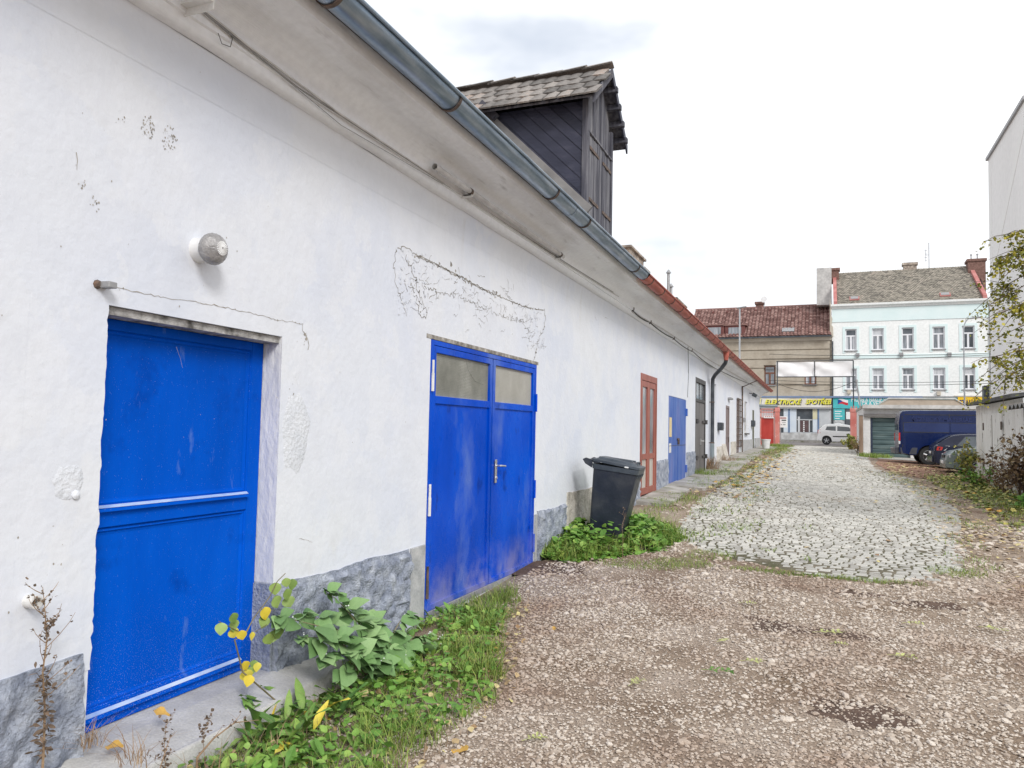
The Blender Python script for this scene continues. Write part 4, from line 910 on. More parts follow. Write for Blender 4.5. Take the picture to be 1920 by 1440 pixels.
# ---- chimneys on the long building
def chimney(px0, px1, pyt, X, mat, zb, wy=.6, cap=True, name='chimney', par=roof, slabs=2):
    a, b = on_x(px0, pyt, X), on_x(px1, pyt, X); q = MB(); y0, y1, zt = a.y, b.y, a.z
    q.box(X-wy, X, y0+.05, y1-.05, zb, zt-.02)
    o = q.build(name, mat, par, bevel=.01)
    if cap:
        for k in range(slabs):
            q = MB(); q.box(X-wy-.06, X+.06, y0-.02, y1+.02, zt-.06-.42*k, zt-.42*k); q.build('chimney_cap', oldbrick, par, bevel=.01)
    return (y0, y1, zt)
chimney(1180, 1208, 459, -4.3, oldbrick, 4.5)
chimney(1206, 1216, 500, -4.9, brick, 4.5, slabs=1)
y0, y1, zt = chimney(1267, 1286, 557, -4.6, oldbrick, 4.5, slabs=1)
q = MB(); q.prism([(0,-1.4), (1.6,-1.4), (1.55,-.1), (1.2,.12), (.75,.02), (.5,.25), (.35,.85), (0,.9)], lambda u, v: (-4.55, y0+u*2.2, zt-1.3+v), lambda u, v: (-5.1, y0+u*2.2, zt-1.3+v)); q.build('parapet', creamp, roof, bevel=.03)
for u, h in ((.25, .9), (.75, .5)):
    q = MB(); q.tube([(-4.9, y0+u, zt-.05), (-4.9, y0+u, zt+h)], .05, 8); q.lathe([(.10,0), (.02,.12)], 8, (-4.9, y0+u, zt+h), (0,0,1)); q.build('flue_pipe', greymetal, roof)

# ================================================================== things fixed to the wall
def on_c(px_, py_, off=.02):
    """point in front of the cornice / wall along a pixel ray"""
    d = ray(px_, py_); X = -2.3
    while X > WX+.001:
        if (EYE+d*(X/d.x)).z >= np.interp(X-WX, [p[0] for p in prof[:-1]], [p[1] for p in prof[:-1]]): break
        X -= .002
    return EYE+d*(X/d.x)-d.normalized()*off
# bulkhead lamp
c_ = on_x(400, 467, WX+.10); lampw = thing('wall_lamp', 'round pressed glass lamp globe on a white base above the near door', 'lamp', (WX, c_.y, c_.z))
q = MB(); q.lathe([(.066,0), (.064,.012), (.058,.045), (.060,.055)], 24, (WX, c_.y, c_.z), (1,0,0)); q.build('base', porcelain, lampw, smooth=True)
q = MB(); pr = []
for k in range(13): t = -1.15+2.45*k/12; pr.append((.083*math.cos(t) if k < 12 else .03, .100+.062*math.sin(t)))
q.lathe(pr, 56, (WX, c_.y, c_.z), (1,0,0), rid=-.03); gl = q.build('glass_globe', lampglass, lampw, smooth=True)
q = MB()
for k in range(22):
    a = 6.283*k/22; d = Vector((0, math.cos(a), math.sin(a))); q.tube([Vector((WX+.162, c_.y, c_.z))+d*.006, Vector((WX+.156, c_.y, c_.z))+d*.036], [.002, .0045], 5)
q.build('star_ribs', porcelain, gl)
# bracket stub by the door, pipe stub
b0 = Vector((WX, *pw(186, 534))); bo = thing('iron_stub', 'small rusty iron stub sticking out of the wall above the near door corner', 'stub', b0)
q = MB(); q.obox(b0+Vector((.03, .015, 0)), (.035, .024, .014), Matrix.Rotation(.1, 3, 'Z')); q.build('stub_bar', greymetal, bo, bevel=.003); q = MB(); q.lathe([(.022,0), (.014,.02)], 8, b0+Vector((0, -.01, 0)), (1,0,0)); q.build('stub_root', iron, bo)
b0 = Vector((WX, *pw(52, 1127))); bo = thing('pipe_stub', 'short white pipe end poking out of the wall by the dry weed', 'pipe', b0)
V = []; q = MB(); n = 16
for k in range(n):
    a = 6.283*k/n
    for (r__, h) in ((.027,0), (.027,.055), (.020,.055), (.020,.01)): V.append(b0+Vector((h, r__*math.cos(a), r__*math.sin(a))))
F_ = []
for k in range(n):
    k2 = (k+1) % n
    for j in range(3): F_.append((k*4+j, k2*4+j, k2*4+j+1, k*4+j+1))
q.add(V, F_); q.build('pipe_end', whitepaint, bo, smooth=True); q = MB(); q.lathe([(.019,0), (.019,.004)], 12, b0+Vector((.012,0,0)), (1,0,0)); q.build('pipe_bore', iron, bo)
# top bracket
p0 = on_x(318, 14, WX+.02); tb = thing('cable_bracket', 'rusty chipped iron bracket holding the cables under the eaves', 'bracket', p0)
d = (on_x(395, -5, WX+.30)-p0); q = MB(); m3 = d.to_track_quat('X', 'Z').to_matrix(); q.obox(p0+d*.5, (d.length/2, .022, .012), m3); q.obox(p0+d*.5+m3 @ Vector((0, .022, -.02)), (d.length/2, .004, .03), m3); q.build('angle_bar', whitepaint, tb, bevel=.002)
q = MB(); q.lathe([(.02,0), (.022,.05), (.012,.08)], 10, p0+d*.75, (0,0,1)); q.build('insulator', iron, tb)
# conduit pipe with two brackets
pA, pB = on_c(815, 312, .11), on_c(1056, 481, .11); cp = thing('conduit_pipe', 'white painted conduit pipe on two brackets below the eaves', 'pipe', (WX, pA.y, pA.z))
V = []; q = MB(); q.tube([pA, pB], .024, 14, cap=False); q.tube([pA+Vector((0,.002,0)), pB], .019, 14, cap=False); q.build('tube', cablem, cp, smooth=True)
q = MB(); q.lathe([(.019,0), (.019,.01)], 12, pA+Vector((0,.06,0)), (0,1,0)); q.build('tube_bore', blackcable, cp)
for (px_, py_) in ((880, 362), (1050, 478)):
    t_ = (px_-815)/(1056-815); pc = pA.lerp(pB, min(1, (on_c(px_, py_, .11).y-pA.y)/(pB.y-pA.y))); q = MB(); q.box(WX-.01, pc.x+.02, pc.y-.02, pc.y+.02, pc.z-.045, pc.z-.030); q.box(WX-.01, pc.x+.02, pc.y-.02, pc.y-.014, pc.z-.06, pc.z-.03); q.build('bracket', whitepaint, cp, bevel=.002)
    q = MB(); q.lathe([(.028,-.02), (.028,.02)], 12, pc, (0,1,0)); q.build('clip', iron, cp)
# cables under the eaves
def cable(pts, r, mat, label, sag=.0, group='cables strung under the eaves', name='cable'):
    P_ = []
    for i in range(len(pts)-1):
        a, b = Vector(pts[i]), Vector(pts[i+1])
        for k in range(10): t = k/10; P_.append(a.lerp(b, t) - Vector((0, 0, sag*4*t*(1-t))))
    P_.append(Vector(pts[-1])); q = MB(); q.tube(P_, r, 6); return q.build(name, mat, smooth=True, label=label, cat='cable', group=group)
XC = WX+.10
cable([on_c(378,15,.02), on_c(470,90,.02), on_c(640,215,.02), on_c(850,355,.02), on_c(1040,482,.02), on_c(1160,556,.02)], .006, cablem, 'pale thick cable running under the eaves to the conduit')
cable([on_c(378,20,.02), on_c(440,72,.02), on_c(560,165,.02), on_c(720,270,.02), on_c(880,375,.02), on_c(1060,492,.02), on_c(1150,548,.02)], .004, greycable, 'thin grey twisted cable lying beside the pale cable under the eaves')
cable([on_c(382,20,.02), on_c(640,235,.02), on_c(830,345,.02)], .002, greycable, 'hair thin sagging wire on the wall below the eaves')
cable([on_c(409,62,.02), on_c(416,82,.02), on_c(432,88,.02), on_c(436,72,.02), on_c(428,60,.02)], .0018, blackcable, 'short curled loose wire end under the eaves')
XC2 = WX+.09
cable([on_c(1185,585,.02), on_c(1240,615,.02), on_c(1290,648,.02), on_c(1330,675,.02), on_c(1400,715,.02)], .012, cablem, 'pale cable bundle above the glazed door')
cable([on_c(1186,582,.02), on_c(1218,604,.02), on_c(1262,634,.02), on_c(1300,660,.02), on_c(1340,690,.02), on_c(1412,722,.02)], .010, blackcable, 'dark drooping cable bundle above the glazed door', sag=.03)
cable([on_c(1290,650,.02), on_c(1291,700,.02), on_c(1289,745,.02)], .006, blackcable, 'dark cable dropping down the wall beside the faded blue door')
for k, (px_, py_) in enumerate(((1187,580), (1218,604), (1262,634), (1296,656))):
    pc = on_c(px_, py_, .03); bo = thing('cable_hook', 'small iron cable hook on the wall under the eaves', 'hook', (WX, pc.y, pc.z), group='cable hooks'); q = MB(); q.tube([(WX-.01,pc.y,pc.z-.03), (WX+.1,pc.y,pc.z-.03), (WX+.14,pc.y,pc.z-.01), (WX+.14,pc.y,pc.z+.03)], .009, 6); q.build('hook_bar', iron, bo)
# later wall fittings
def wallbox(name, px0, py0, px1, py1, dep, mat, label, cat):
    a, b = on_x(px0, py0, WX), on_x(px1, py1, WX); q = MB(); q.box(WX-.005, WX+dep, min(a.y,b.y), max(a.y,b.y), min(a.z,b.z), max(a.z,b.z))
    y0, y1 = min(a.y,b.y), max(a.y,b.y); z0, z1 = min(a.z,b.z), max(a.z,b.z); t = thing(name, label, cat, (WX, y0, z0)); q.build('case', mat, t, bevel=.01)
    q = MB(); q.box(WX+dep, WX+dep+.012, y0+.03, y1-.03, z0+.2*(z1-z0), z1-.02); q.build('cover', mat, t, bevel=.004); return t
wallbox('letter_box', 1345, 792, 1348.5, 807, .14, darkpipe, 'dark letter box on the white wall after the recess', 'letter box')
wallbox('bulkhead_light', 1364.5, 745, 1368, 750, .12, greymetal, 'small grey box light above the narrow brown door', 'light')
wallbox('meter_box', 1391.5, 783, 1393.5, 792, .1, greymetal, 'grey meter box beside the barred door', 'meter box')
wallbox('switch_box', 1408, 788, 1410, 800, .15, darkpipe, 'dark switch box beside the olive door', 'switch box')
t = thing('loud_speaker', 'small dark floodlight at the far corner under the red gutter', 'floodlight', (WX+.1, 36.2, 3.35)); q = MB(); q.obox((WX+.25, 36.2, 3.35), (.1, .12, .08), Matrix.Rotation(.5, 3, 'Y')); q.build('lamp_head', darkpipe, t, bevel=.01); q = MB(); q.tube([(WX,36.2,3.45), (WX+.2,36.2,3.4)], .02, 6); q.build('arm', iron, t)
t.name = 'flood_light'
pp = thing('service_pipe', 'thin dark vertical service pipe with a stay beside the barred door', 'pipe', (WX+.06, 32.45, .9)); q = MB(); q.tube([(WX+.06,32.45,.85), (WX+.06,32.45,3.55)], .03, 8); q.build('standpipe', iron, pp); q = MB(); q.tube([(WX+.06,32.45,3.5), (GXC,33.3,3.82)], .018, 6); q.build('stay', iron, pp)

# ================================================================== FAR HOUSES ACROSS THE STREET
FA = -.0172; FP0 = Vector((0, 70, 0)); fdir = Vector((math.cos(FA), math.sin(FA), 0)); fnrm = Vector((-math.sin(FA), math.cos(FA), 0))
def fp(x, y, dep=0.):
    d = ray(x, y); t = ((FP0+fnrm*dep-EYE) @ fnrm)/(d @ fnrm); P_ = EYE+d*t; return ((P_-FP0) @ fdir, P_.z)
def fthing(name, label, cat, s, z=1.2, dep=0., group=None):
    return thing(name, label, cat, FP0+fdir*s+fnrm*dep+Vector((0, 0, z)), FA, group, org=(s, dep, z))
def text(body, size, mat, parent, s, dep, z, shear=0., bold=.0, sx=1., name='lettering', extr=.01, align='LEFT', width=None):
    cu = bpy.data.curves.new(name, 'FONT'); cu.body = body; cu.size = size; cu.shear = shear; cu.offset = bold; cu.extrude = extr; cu.align_x = align; cu.resolution_u = 3
    o = bpy.data.objects.new(name, cu); me = bpy.data.meshes.new_from_object(o); bpy.data.objects.remove(o)
    if width: xs_ = [v.co.x for v in me.vertices]; sx = width/(max(xs_)-min(xs_))
    me.name = name; me.materials.clear(); me.materials.append(mat)
    off = Vector((0, 0, 0)); p = parent
    while p is not None:
        if p.name in ORG: off = ORG[p.name]
        p = p.parent
    o = bpy.data.objects.new(name, me); COL.objects.link(o); o.parent = parent
    o.matrix_local = Matrix.Translation(Vector((s, dep, z))-off) @ Matrix.Rotation(math.pi/2, 4, 'X') @ Matrix.Diagonal((sx, 1, 1, 1))
    return o
mint = M('white facade render', [(.3,(.79,.81,.80)), (.6,(.85,.86,.85)), (.75,(.83,.82,.79))], scale=.6, rough=.9, speck=.08, speckscale=6)
turq = M('pale turquoise trim paint', [(.3,(.66,.79,.79)), (.7,(.73,.83,.83))], scale=.8, rough=.85)
palewhite = M('window frame white', [(.3,(.70,.71,.75)), (.7,(.80,.80,.82))], scale=2, rough=.5)
beige = M('beige facade render', [(.3,(.33,.28,.22)), (.5,(.42,.37,.30)), (.7,(.48,.43,.355))], scale=.7, rough=.9, speck=.1, speckscale=5)
beigelight = M('pale beige trim', [(.3,(.46,.41,.34)), (.7,(.56,.51,.43))], scale=1, rough=.9)
brownframe = M('brown window frame', [(.3,(.14,.055,.03)), (.7,(.22,.09,.05))], scale=3, rough=.5)
redtrim = M('red sheet flashing', [(.3,(.38,.12,.11)), (.7,(.52,.24,.22))], scale=2, rough=.6)

def tiled(name, s0, s1, y0, z0, y1, z1, tw, tl, mat, parent, wave=.05, thick=.03, inset=None):
    """roof slope between eave line (y0,z0) and ridge line (y1,z1): rows of curved tiles joined as one part"""
    Ls = math.hypot(y1-y0, z1-z0); nr = int(Ls/tl); e = Vector((0, (y1-y0)/Ls, (z1-z0)/Ls)); nrm = Vector((0, -e.z, e.y)); V = []; F_ = []
    V += [(s0, y0, z0-.05), (s1, y0, z0-.05), (s1 - (inset or 0), y1, z1-.05), (s0, y1, z1-.05)]; F_.append((0,1,2,3))
    for r_ in range(nr):
        sa = s0+(0 if (r_ % 2 or wave > .05) else tw/2); n = int((s1-sa)/tw)
        for c in range(n):
            a = sa+c*tw; jz = rnd.uniform(-.008, .008); b = len(V)
            for (t, h) in ((r_*tl-.03, thick+jz), ((r_+1)*tl+.02, jz)):
                for (u, hh) in ((0.02, 0), (.3, wave), (.62, wave*.7), (.98, 0)):
                    p = Vector((a+u*tw, y0, z0)) + e*min(t, Ls) + nrm*(h+hh); V.append(tuple(p))
            for k in range(3): F_.append((b+k, b+k+1, b+5+k, b+4+k))
            F_.append((b, b+1, b+2, b+3)) 
    m = MB(); m.v = V; m.f = F_
    off = Vector((0, 0, 0)); p = parent
    while p is not None:
        if p.name in ORG: off = ORG[p.name]
        p = p.parent
    me = bpy.data.meshes.new(name); me.from_pydata([(v[0]-off.x, v[1]-off.y, v[2]-off.z) for v in V], [], F_); me.materials.append(mat)
    o = bpy.data.objects.new(name, me); COL.objects.link(o); o.parent = parent; return tag(o, kind='stuff')

def hwindow(parent, s0, s1, z0, z1, frame, pane, trim=None, dep=.16, transom=.68, trimw=.20, tmat=None):
    q = MB(); fwid = .09
    for (a, b, c, d) in ((s0, s0+fwid, z0, z1), (s1-fwid, s1, z0, z1), (s0+fwid, s1-fwid, z1-fwid, z1), (s0+fwid, s1-fwid, z0, z0+fwid)): q.box(a, b, dep-.05, dep+.03, c, d)
    w_ = q.build('window', frame, parent); zt = z0+(z1-z0)*transom; sm_ = (s0+s1)/2
    q = MB(); q.box(s0+fwid, s1-fwid, dep-.045, dep+.02, zt-.06, zt+.06); q.box(sm_-.07, sm_+.07, dep-.044, dep+.02, z0+fwid, zt-.06); q.build('mullion', frame, w_)
    for (a, b, c, d) in ((s0+fwid, sm_-.07, z0+fwid, zt-.06), (sm_+.07, s1-fwid, z0+fwid, zt-.06), (s0+fwid, s1-fwid, zt+.06, z1-fwid)):
        q = MB(); q.box(a, b, dep, dep+.01, c, d); q.build('pane', pane if c < zt else (glass if rnd.random() < .5 else pane), w_)
    if rnd.random() < .6:
        cm_ = M('net curtain behind glass', [(.3,(.42,.43,.46)), (.7,(.62,.63,.65))], scale=3, rough=.5, stretch=(8,1,.3)); v_ = rnd.choice((0, 1, 2))
        bx_ = [(s0+fwid, s1-fwid, zt+.07, z1-fwid)] if v_ == 0 else [(s0+fwid, s0+fwid+(s1-s0)*rnd.uniform(.12,.26), z0+fwid, zt-.07), (s1-fwid-(s1-s0)*rnd.uniform(.12,.26), s1-fwid, z0+fwid, zt-.07)]
        for (a, b, c, d) in bx_: q = MB(); q.box(a+.004, b-.004, dep-.005, dep-.002, c, d); q.build('curtain', cm_, w_)
    q = MB(); q.box(s0-.08, s1+.08, -.10, dep, z0-.09, z0-.01); q.build('sill', greymetal, w_)
    if trim:
        for (a, b, c, d) in ((s0-trimw, s0-.002, z0-.25, z1+trimw), (s1+.002, s1+trimw, z0-.25, z1+trimw), (s0-.002, s1+.002, z1+.002, z1+trimw)):
            q = MB(); q.box(a, b, -.035, .02, c, d); q.build('surround', trim, w_)

# ---- white and turquoise house
s0, ze = fp(1561, 574); s1, _ = fp(1854, 570); zb = 1.1
s0 = .95; s1 = fp(1854, 600)[0]
hw = fthing('white_house', 'white three storey house with pale turquoise trim and ten windows', 'house', (s0+s1)/2)
cols = [fp(1595.5, 636)[0], fp(1646, 636)[0], fp(1702, 634)[0], fp(1760, 632)[0], fp(1815.5, 630)[0]]
zr1 = (fp(1702,655)[1], fp(1702,614)[1]); zr2 = (fp(1702,730)[1], fp(1702,690)[1]); ww = fp(1713.5,640)[0]-fp(1691,640)[0]
HS = []
for c in cols:
    HS += [(c-ww/2, c+ww/2, zr1[0], zr1[1]), (c-ww/2, c+ww/2, zr2[0], zr2[1])]
q = MB(); holed(q, s0, s1, zb, ze-.02, HS, lambda u, v, d: (u, d, v), .22)
q.add([(s0,0,zb), (s0,9,zb), (s0,9,ze), (s0,4.5,ze+3.3), (s0,0,ze)], [(0,1,2,3,4)]); q.add([(s1,0,zb), (s1,9,zb), (s1,9,ze), (s1,4.5,ze+3.3), (s1,0,ze)], [(0,1,2,3,4)]); q.add([(s0,9,zb), (s1,9,zb), (s1,9,ze), (s0,9,ze)], [(0,1,2,3)])
hwall = q.build('wall', mint, hw)
for h in HS: hwindow(hw, *h, palewhite, curtain if rnd.random() < .75 else glass, turq)
zf = fp(1702, 600)[1]
q = MB(); q.box(s0+.003, s1-.003, -.05, .05, zf, ze-.28); q.build('frieze', turq, hw); q = MB(); q.prism([(.0,ze-.28), (-.12,ze-.26), (-.16,ze-.12), (-.34,ze-.06), (-.36,ze+.10), (.0,ze+.10)], lambda y, z: (s0-.1, y, z), lambda y, z: (s1+.1, y, z)); q.build('cornice', mint, hw)
zc1, zc0 = fp(1702,664)[1], fp(1702,671)[1]; q = MB(); q.box(s0+.003, s1-.003, -.05, .05, zc0, zc1); q.build('string_course', turq, hw)
yr, zrg = 4.4, fp(1702, 504, 4.4)[1]
rb = MB(); rb.add([(s0+.2,-.2,ze+.08), (s1-.1,-.2,ze+.08), (s1-.9,yr,zrg-.06), (s0+.35,yr,zrg-.06), (s0+.2,9.2,ze), (s1-.1,9.2,ze)], [(0,1,2,3), (3,2,5,4)]); hroof = rb.build('roof', oldtile, hw)
tiled('scale_tiles', s0+.25, s1-.55, -.25, ze+.10, yr, zrg, .20, .17, oldtile, hroof, wave=.02, thick=.03)
for (a, b, da, db) in ((s1-.55, s1+.05, -.3, 0), ):
    pass
q = MB(); 
for (sa, sb) in ((s1-.40, s1-.85), (s0+.12, s0+.05)):
    q = MB(); q.prism([(0,0), (1,0), (1,1), (0,1)], lambda u, v: (sa+u*.28, -.3, ze+.06+v*.30), lambda u, v: (sb+u*.28, yr, zrg+v*.28)); q.build('verge_flashing', redtrim, hroof)
def fchim(px0, px1, pyt, pyb, dep, wd, mat, par, nm='chimney', cap=True):
    a, zt = fp(px0, pyt, dep); b, _ = fp(px1, pyt, dep); zb_ = fp(px0, pyb, dep)[1]; q = MB(); q.box(a, b, dep, dep+wd, zb_, zt); o = q.build(nm, mat, par)
    if cap: q = MB(); q.box(a-.09, b+.09, dep-.09, dep+wd+.09, zt-.16, zt+.05); q.build('chimney_cap', mat, par)
    return (a+b)/2, zt
greyrend = M('pale grey render', [(.3,(.42,.41,.40)), (.7,(.60,.59,.57))], scale=1.5, rough=.9, speck=.12, speckscale=6)
fchim(1531, 1559, 503, 572, 2.2, 1.6, greyrend, hroof, 'fire_wall', cap=False); fchim(1559, 1573, 504, 530, 3.2, .8, brick, hroof)
fchim(1694, 1719, 494, 512, 4.2, .7, oldbrick, hroof); c_s, c_z = fchim(1815, 1848, 487, 560, 3.2, 1.2, brick, hroof)
for k, dx in enumerate((-.35, .1)):
    q = MB(); q.tube([(c_s+dx,3.6,c_z), (c_s+dx,3.6,c_z+.45)], .05, 6); q.lathe([(.11,0), (.02,.12)], 8, (c_s+dx,3.6,c_z+.45), (0,0,1)); q.build('flue_pipe', greymetal, hroof)
for px_ in (1602, 1772):
    a, z_ = fp(px_, 562, .4); q = MB(); q.obox((a, .35, ze+.62), (.38, .30, .06), Matrix.Rotation(R(35), 3, 'X')); sk_ = q.build('skylight', redtrim, hroof); q = MB(); q.obox((a, .33, ze+.70), (.30, .22, .02), Matrix.Rotation(R(35), 3, 'X')); q.build('pane', greymetal, sk_)
a, z_ = fp(1742, 500, 4.4); an = fthing('roof_antenna', 'thin television antenna mast on the grey tiled roof ridge', 'antenna', a, zrg, 4.4)
q = MB(); q.tube([(a,4.4,zrg-.1), (a,4.4,fp(1742,455,4.4)[1])], .035, 6); q.build('mast', greymetal, an); q = MB()
zt_ = fp(1742,478,4.4)[1]
for k in range(4): q.tube([(a-.35,4.4,zt_-.5+.3*k), (a-.12,4.4,zt_-.5+.3*k)], .02, 5)
q.tube([(a-.25,4.4,zt_-.55), (a-.25,4.4,zt_+.5)], .02, 5); q.tube([(a-.25,4.4,zt_), (a,4.4,zt_)], .02, 5); q.build('aerial', greymetal, an)
q = MB(); q.tube([(s1+.05,-.06,1.3), (s1+.05,-.06,ze-.1)], .055, 8); q.build('downpipe', greymetal, hw)
q = MB(); q.tube([(s0+.03,-.10,1.3), (s0+.03,-.10,fp(1561,640)[1])], .06, 8); q.build('downpipe', darkpipe, hw)
for px_, py_ in ((1608,666), (1690,665), (1780,665), (1592,735), (1760,738)):
    a, z_ = fp(px_, py_); t = fthing('facade_bracket', 'small dark cable bracket on the white house front', 'bracket', a, z_, 0, group='cable brackets on the white house'); q = MB(); q.box(a-.14, a+.14, -.22, .0, z_-.16, z_+.16); q.build('plate', greymetal if py_ < 700 else beigelight, t, bevel=.02)
# ---- ground floor of the white house: shopfront
zs0, zs1 = fp(1600,766)[1], fp(1600,745)[1]
tealm = M('teal sign', [(.3,(.06,.42,.45)), (.7,(.09,.50,.52))], scale=1, rough=.5); whitelet = M('white lettering', [(.3,(.78,.80,.80)), (.7,(.82,.82,.82))], scale=2, rough=.5)
sa, sb = fp(1562,755)[0], fp(1795,755)[0]
sg = fthing('teal_shop_sign', 'long teal shop sign with a Czech flag and white lettering', 'sign', (sa+sb)/2, zs0); q = MB(); q.box(sa, sb, -.16, -.02, zs0, zs1); q.build('sign_board', tealm, sg)
q = MB(); q.box(sa, sb, -.25, -.0, zs1+.003, zs1+.10); q.build('sign_hood', greymetal, sg)
fx0, fx1 = fp(1571,757)[0], fp(1590,757)[0]; fz1_, fz0_ = fp(1580,749)[1], fp(1580,758.5)[1]
def wavy(u, v): return (fx0+(fx1-fx0)*u, -.165-.002, fz0_+(fz1_-fz0_)*v + .10*math.sin(u*5.0)*.6 - .14*u*(.0))
def flagpart(nm, col, polyuv, d):
    q = MB(); n = len(polyuv); q.add([(lambda p: (p[0], p[1]-d, p[2]))(wavy(*p)) for p in polyuv], [tuple(range(n))]); q.build(nm, M(nm+' paint', [(.3,col), (.7,col)], scale=2, rough=.5), sg)
us = np.linspace(0, 1, 13)
flagpart('flag_white', (.8,.8,.8), [(u, .5) for u in us]+[(u, 1.) for u in us[::-1]], .0)
flagpart('flag_red', (.55,.03,.04), [(u, 0.) for u in us]+[(u, .5) for u in us[::-1]], .0)
flagpart('flag_blue', (.01,.06,.28), [(0,0), (.12,.12), (.24,.25), (.36,.37), (.48,.5), (.36,.63), (.24,.75), (.12,.88), (0,1)], .004)
text('PRODEJ A NÁKUP V', .50, whitelet, sg, fp(1595.5,752)[0], -.165, fp(1596,753)[1], bold=.008, width=fp(1660,752)[0]-fp(1595.5,752)[0])
text('V ČR A VE SVĚTĚ', .50, whitelet, sg, fp(1608.5,759)[0], -.165, fp(1609,760.3)[1], bold=.008, width=fp(1672,752)[0]-fp(1608.5,752)[0])
yellm = M('yellow sign', [(.3,(.80,.50,.02)), (.7,(.85,.56,.03))], scale=1, rough=.5); navy = M('navy lettering', [(.3,(.02,.025,.09)), (.7,(.03,.035,.12))], scale=2, rough=.5)
sa2, sb2 = fp(1788,755)[0], fp(1863,755)[0]; zy0, zy1 = fp(1830,762)[1], fp(1830,745)[1]
sy = fthing('yellow_shop_sign', 'yellow pawnshop sign with dark blue capital lettering', 'sign', (sa2+sb2)/2, zy0, -.05); q = MB(); q.box(sb+.005, sb2, -.22, -.06, zy0-.25, zy1+.02); q.build('sign_board', yellm, sy)
text('ZASTAVÁRNA', .74, navy, sy, fp(1783.5,760)[0], -.225, fp(1796,762.2)[1], bold=.012, width=fp(1853,760)[0]-fp(1783.5,760)[0])
q = MB(); q.box(sa2, sb2+.3, -.25, -.0, zy1+.03, zy1+.12); q.build('sign_hood', beigelight, sy)
shopw = M('shop wall grey', [(.3,(.46,.48,.50)), (.7,(.60,.61,.62))], scale=1, rough=.8)
q = MB(); q.box(s0, s1, -.012, .0, zb, zs0-.01); q.build('shop_front', shopw, hw)
a0, a1 = fp(1562.5,780)[0], fp(1584,780)[0]; z0_, z1_ = fp(1570,787)[1], zs0-.03
ps = fthing('teal_price_board', 'teal board of small white text beside the shop door', 'board', (a0+a1)/2, z0_); q = MB(); q.box(a0, a1, -.10, -.02, z0_, z1_); q.build('board', tealm, ps)
for k in range(6):
    zz_ = z1_-.22-.2*k; q = MB(); q.box(a0+.12, a1-.15-.25*rnd.random(), -.105, -.10, zz_-.035, zz_+.035); q.build('text_line', whitelet, ps)
q = MB(); q.box(a1+.05, a1+1.6, -.05, -.014, 1.9, zs0-.05); sd_ = q.build('shop_window', glass, hw)
q = MB(); q.box(a1+.10, a1+.8, -.06, -.05, 3.0, 3.6); q.build('poster', whitelet, sd_); q = MB(); q.box(a1+.10, a1+.8, -.06, -.05, 2.1, 2.5); q.build('poster', shopw, sd_)
q = MB(); q.box(a1+.0, a1+.09, -.06, -.014, 1.3, zs0-.05); q.build('shop_post', darkpipe, hw)

# ---- beige house
bs1 = s0-.01; bs0 = fp(1290, 640)[0]; bze = fp(1455, 634)[1]
hb = fthing('beige_house', 'beige house with grooved render, brown windows and a red tiled roof', 'house', (bs0+bs1)/2)
BW = [(fp(1433,700)[0], fp(1453.5,700)[0], fp(1443,721.5)[1], fp(1443,685.5)[1]), (fp(1508.5,710)[0], fp(1530,710)[0], fp(1519,720.5)[1], fp(1519,683.5)[1])]
q = MB(); holed(q, bs0, bs1, zb, bze, BW, lambda u, v, d: (u, .12+d, v), .22); q.add([(bs1,.12,zb), (bs1,9,zb), (bs1,9,bze), (bs1,4.2,bze+2.5), (bs1,.12,bze)], [(0,1,2,3,4)]); q.add([(bs0,.12,zb), (bs0,9,zb), (bs0,9,bze), (bs0,4.2,bze+2.5), (bs0,.12,bze)], [(0,1,2,3,4)])
q.build('wall', beige, hb)
zls = [fp(1480, y_)[1] for y_ in (637.5, 656, 673, 690, 722, 744)]
for i in range(len(zls)-1):      # rusticated courses between grooves, cut round the windows
    zt_, zb_ = zls[i]-.05, zls[i+1]+.05; q = MB()
    holed(q, bs0+.01, bs1-.15, zb_, zt_, [h for h in [(h[0]-.05, h[1]+.05, h[2]-.05, h[3]+.05) for h in BW] if h[2] < zt_ and h[3] > zb_], lambda u, v, d: (u, .03+d, v), .12)
    for (zz1, zz2) in ((zt_, zt_), (zb_, zb_)): q.add([(bs0+.01,.03,zz1), (bs1-.15,.03,zz1), (bs1-.15,.13,zz1), (bs0+.01,.13,zz1)], [(0,1,2,3)])
    q.build('render_course', beige, hb)
for h in BW: hwindow(hb, *h, brownframe, curtain, None, dep=.22, transom=.62)
q = MB(); q.prism([(.13,bze-.30), (-.06,bze-.28), (-.12,bze-.10), (-.34,bze-.04), (-.34,bze+.06), (.13,bze+.06)], lambda y, z: (bs0, y, z), lambda y, z: (bs1-.02, y, z)); q.build('cornice', beigelight, hb)
q = MB(); q.box(bs0, bs1-.02, -.50, -.345, bze-.02, bze+.10); q.build('gutter', darkpipe, hb)
byr = 4.0; bzr = fp(1430, 577, 4.0)[1]
rb = MB(); rb.add([(bs0,-.4,bze+.10), (bs1-.05,-.4,bze+.10), (bs1-.05,byr,bzr-.06), (bs0,byr,bzr-.06), (bs0,9.2,bze), (bs1-.05,9.2,bze)], [(0,1,2,3), (3,2,5,4)]); broof = rb.build('roof', redtile, hb)
tiled('roof_tiles', bs0, bs1-.05, -.45, bze+.12, byr, bzr, .30, .30, redtile, broof, wave=.09, thick=.05)
q = MB(); q.tube([(bs0,byr,bzr+.02), (bs1-.1,byr,bzr+.02)], .12, 8); q.build('ridge', redtile, broof, smooth=True)
fchim(1417, 1431, 567, 582, 4.0, .6, brick, broof)
q = MB(); a, z_ = fp(1433, 562, 3.6); q.tube([(a,3.6,z_-.8), (a,3.6,z_)], .03, 6); dish = thing('x', 'x', 'x') if False else None
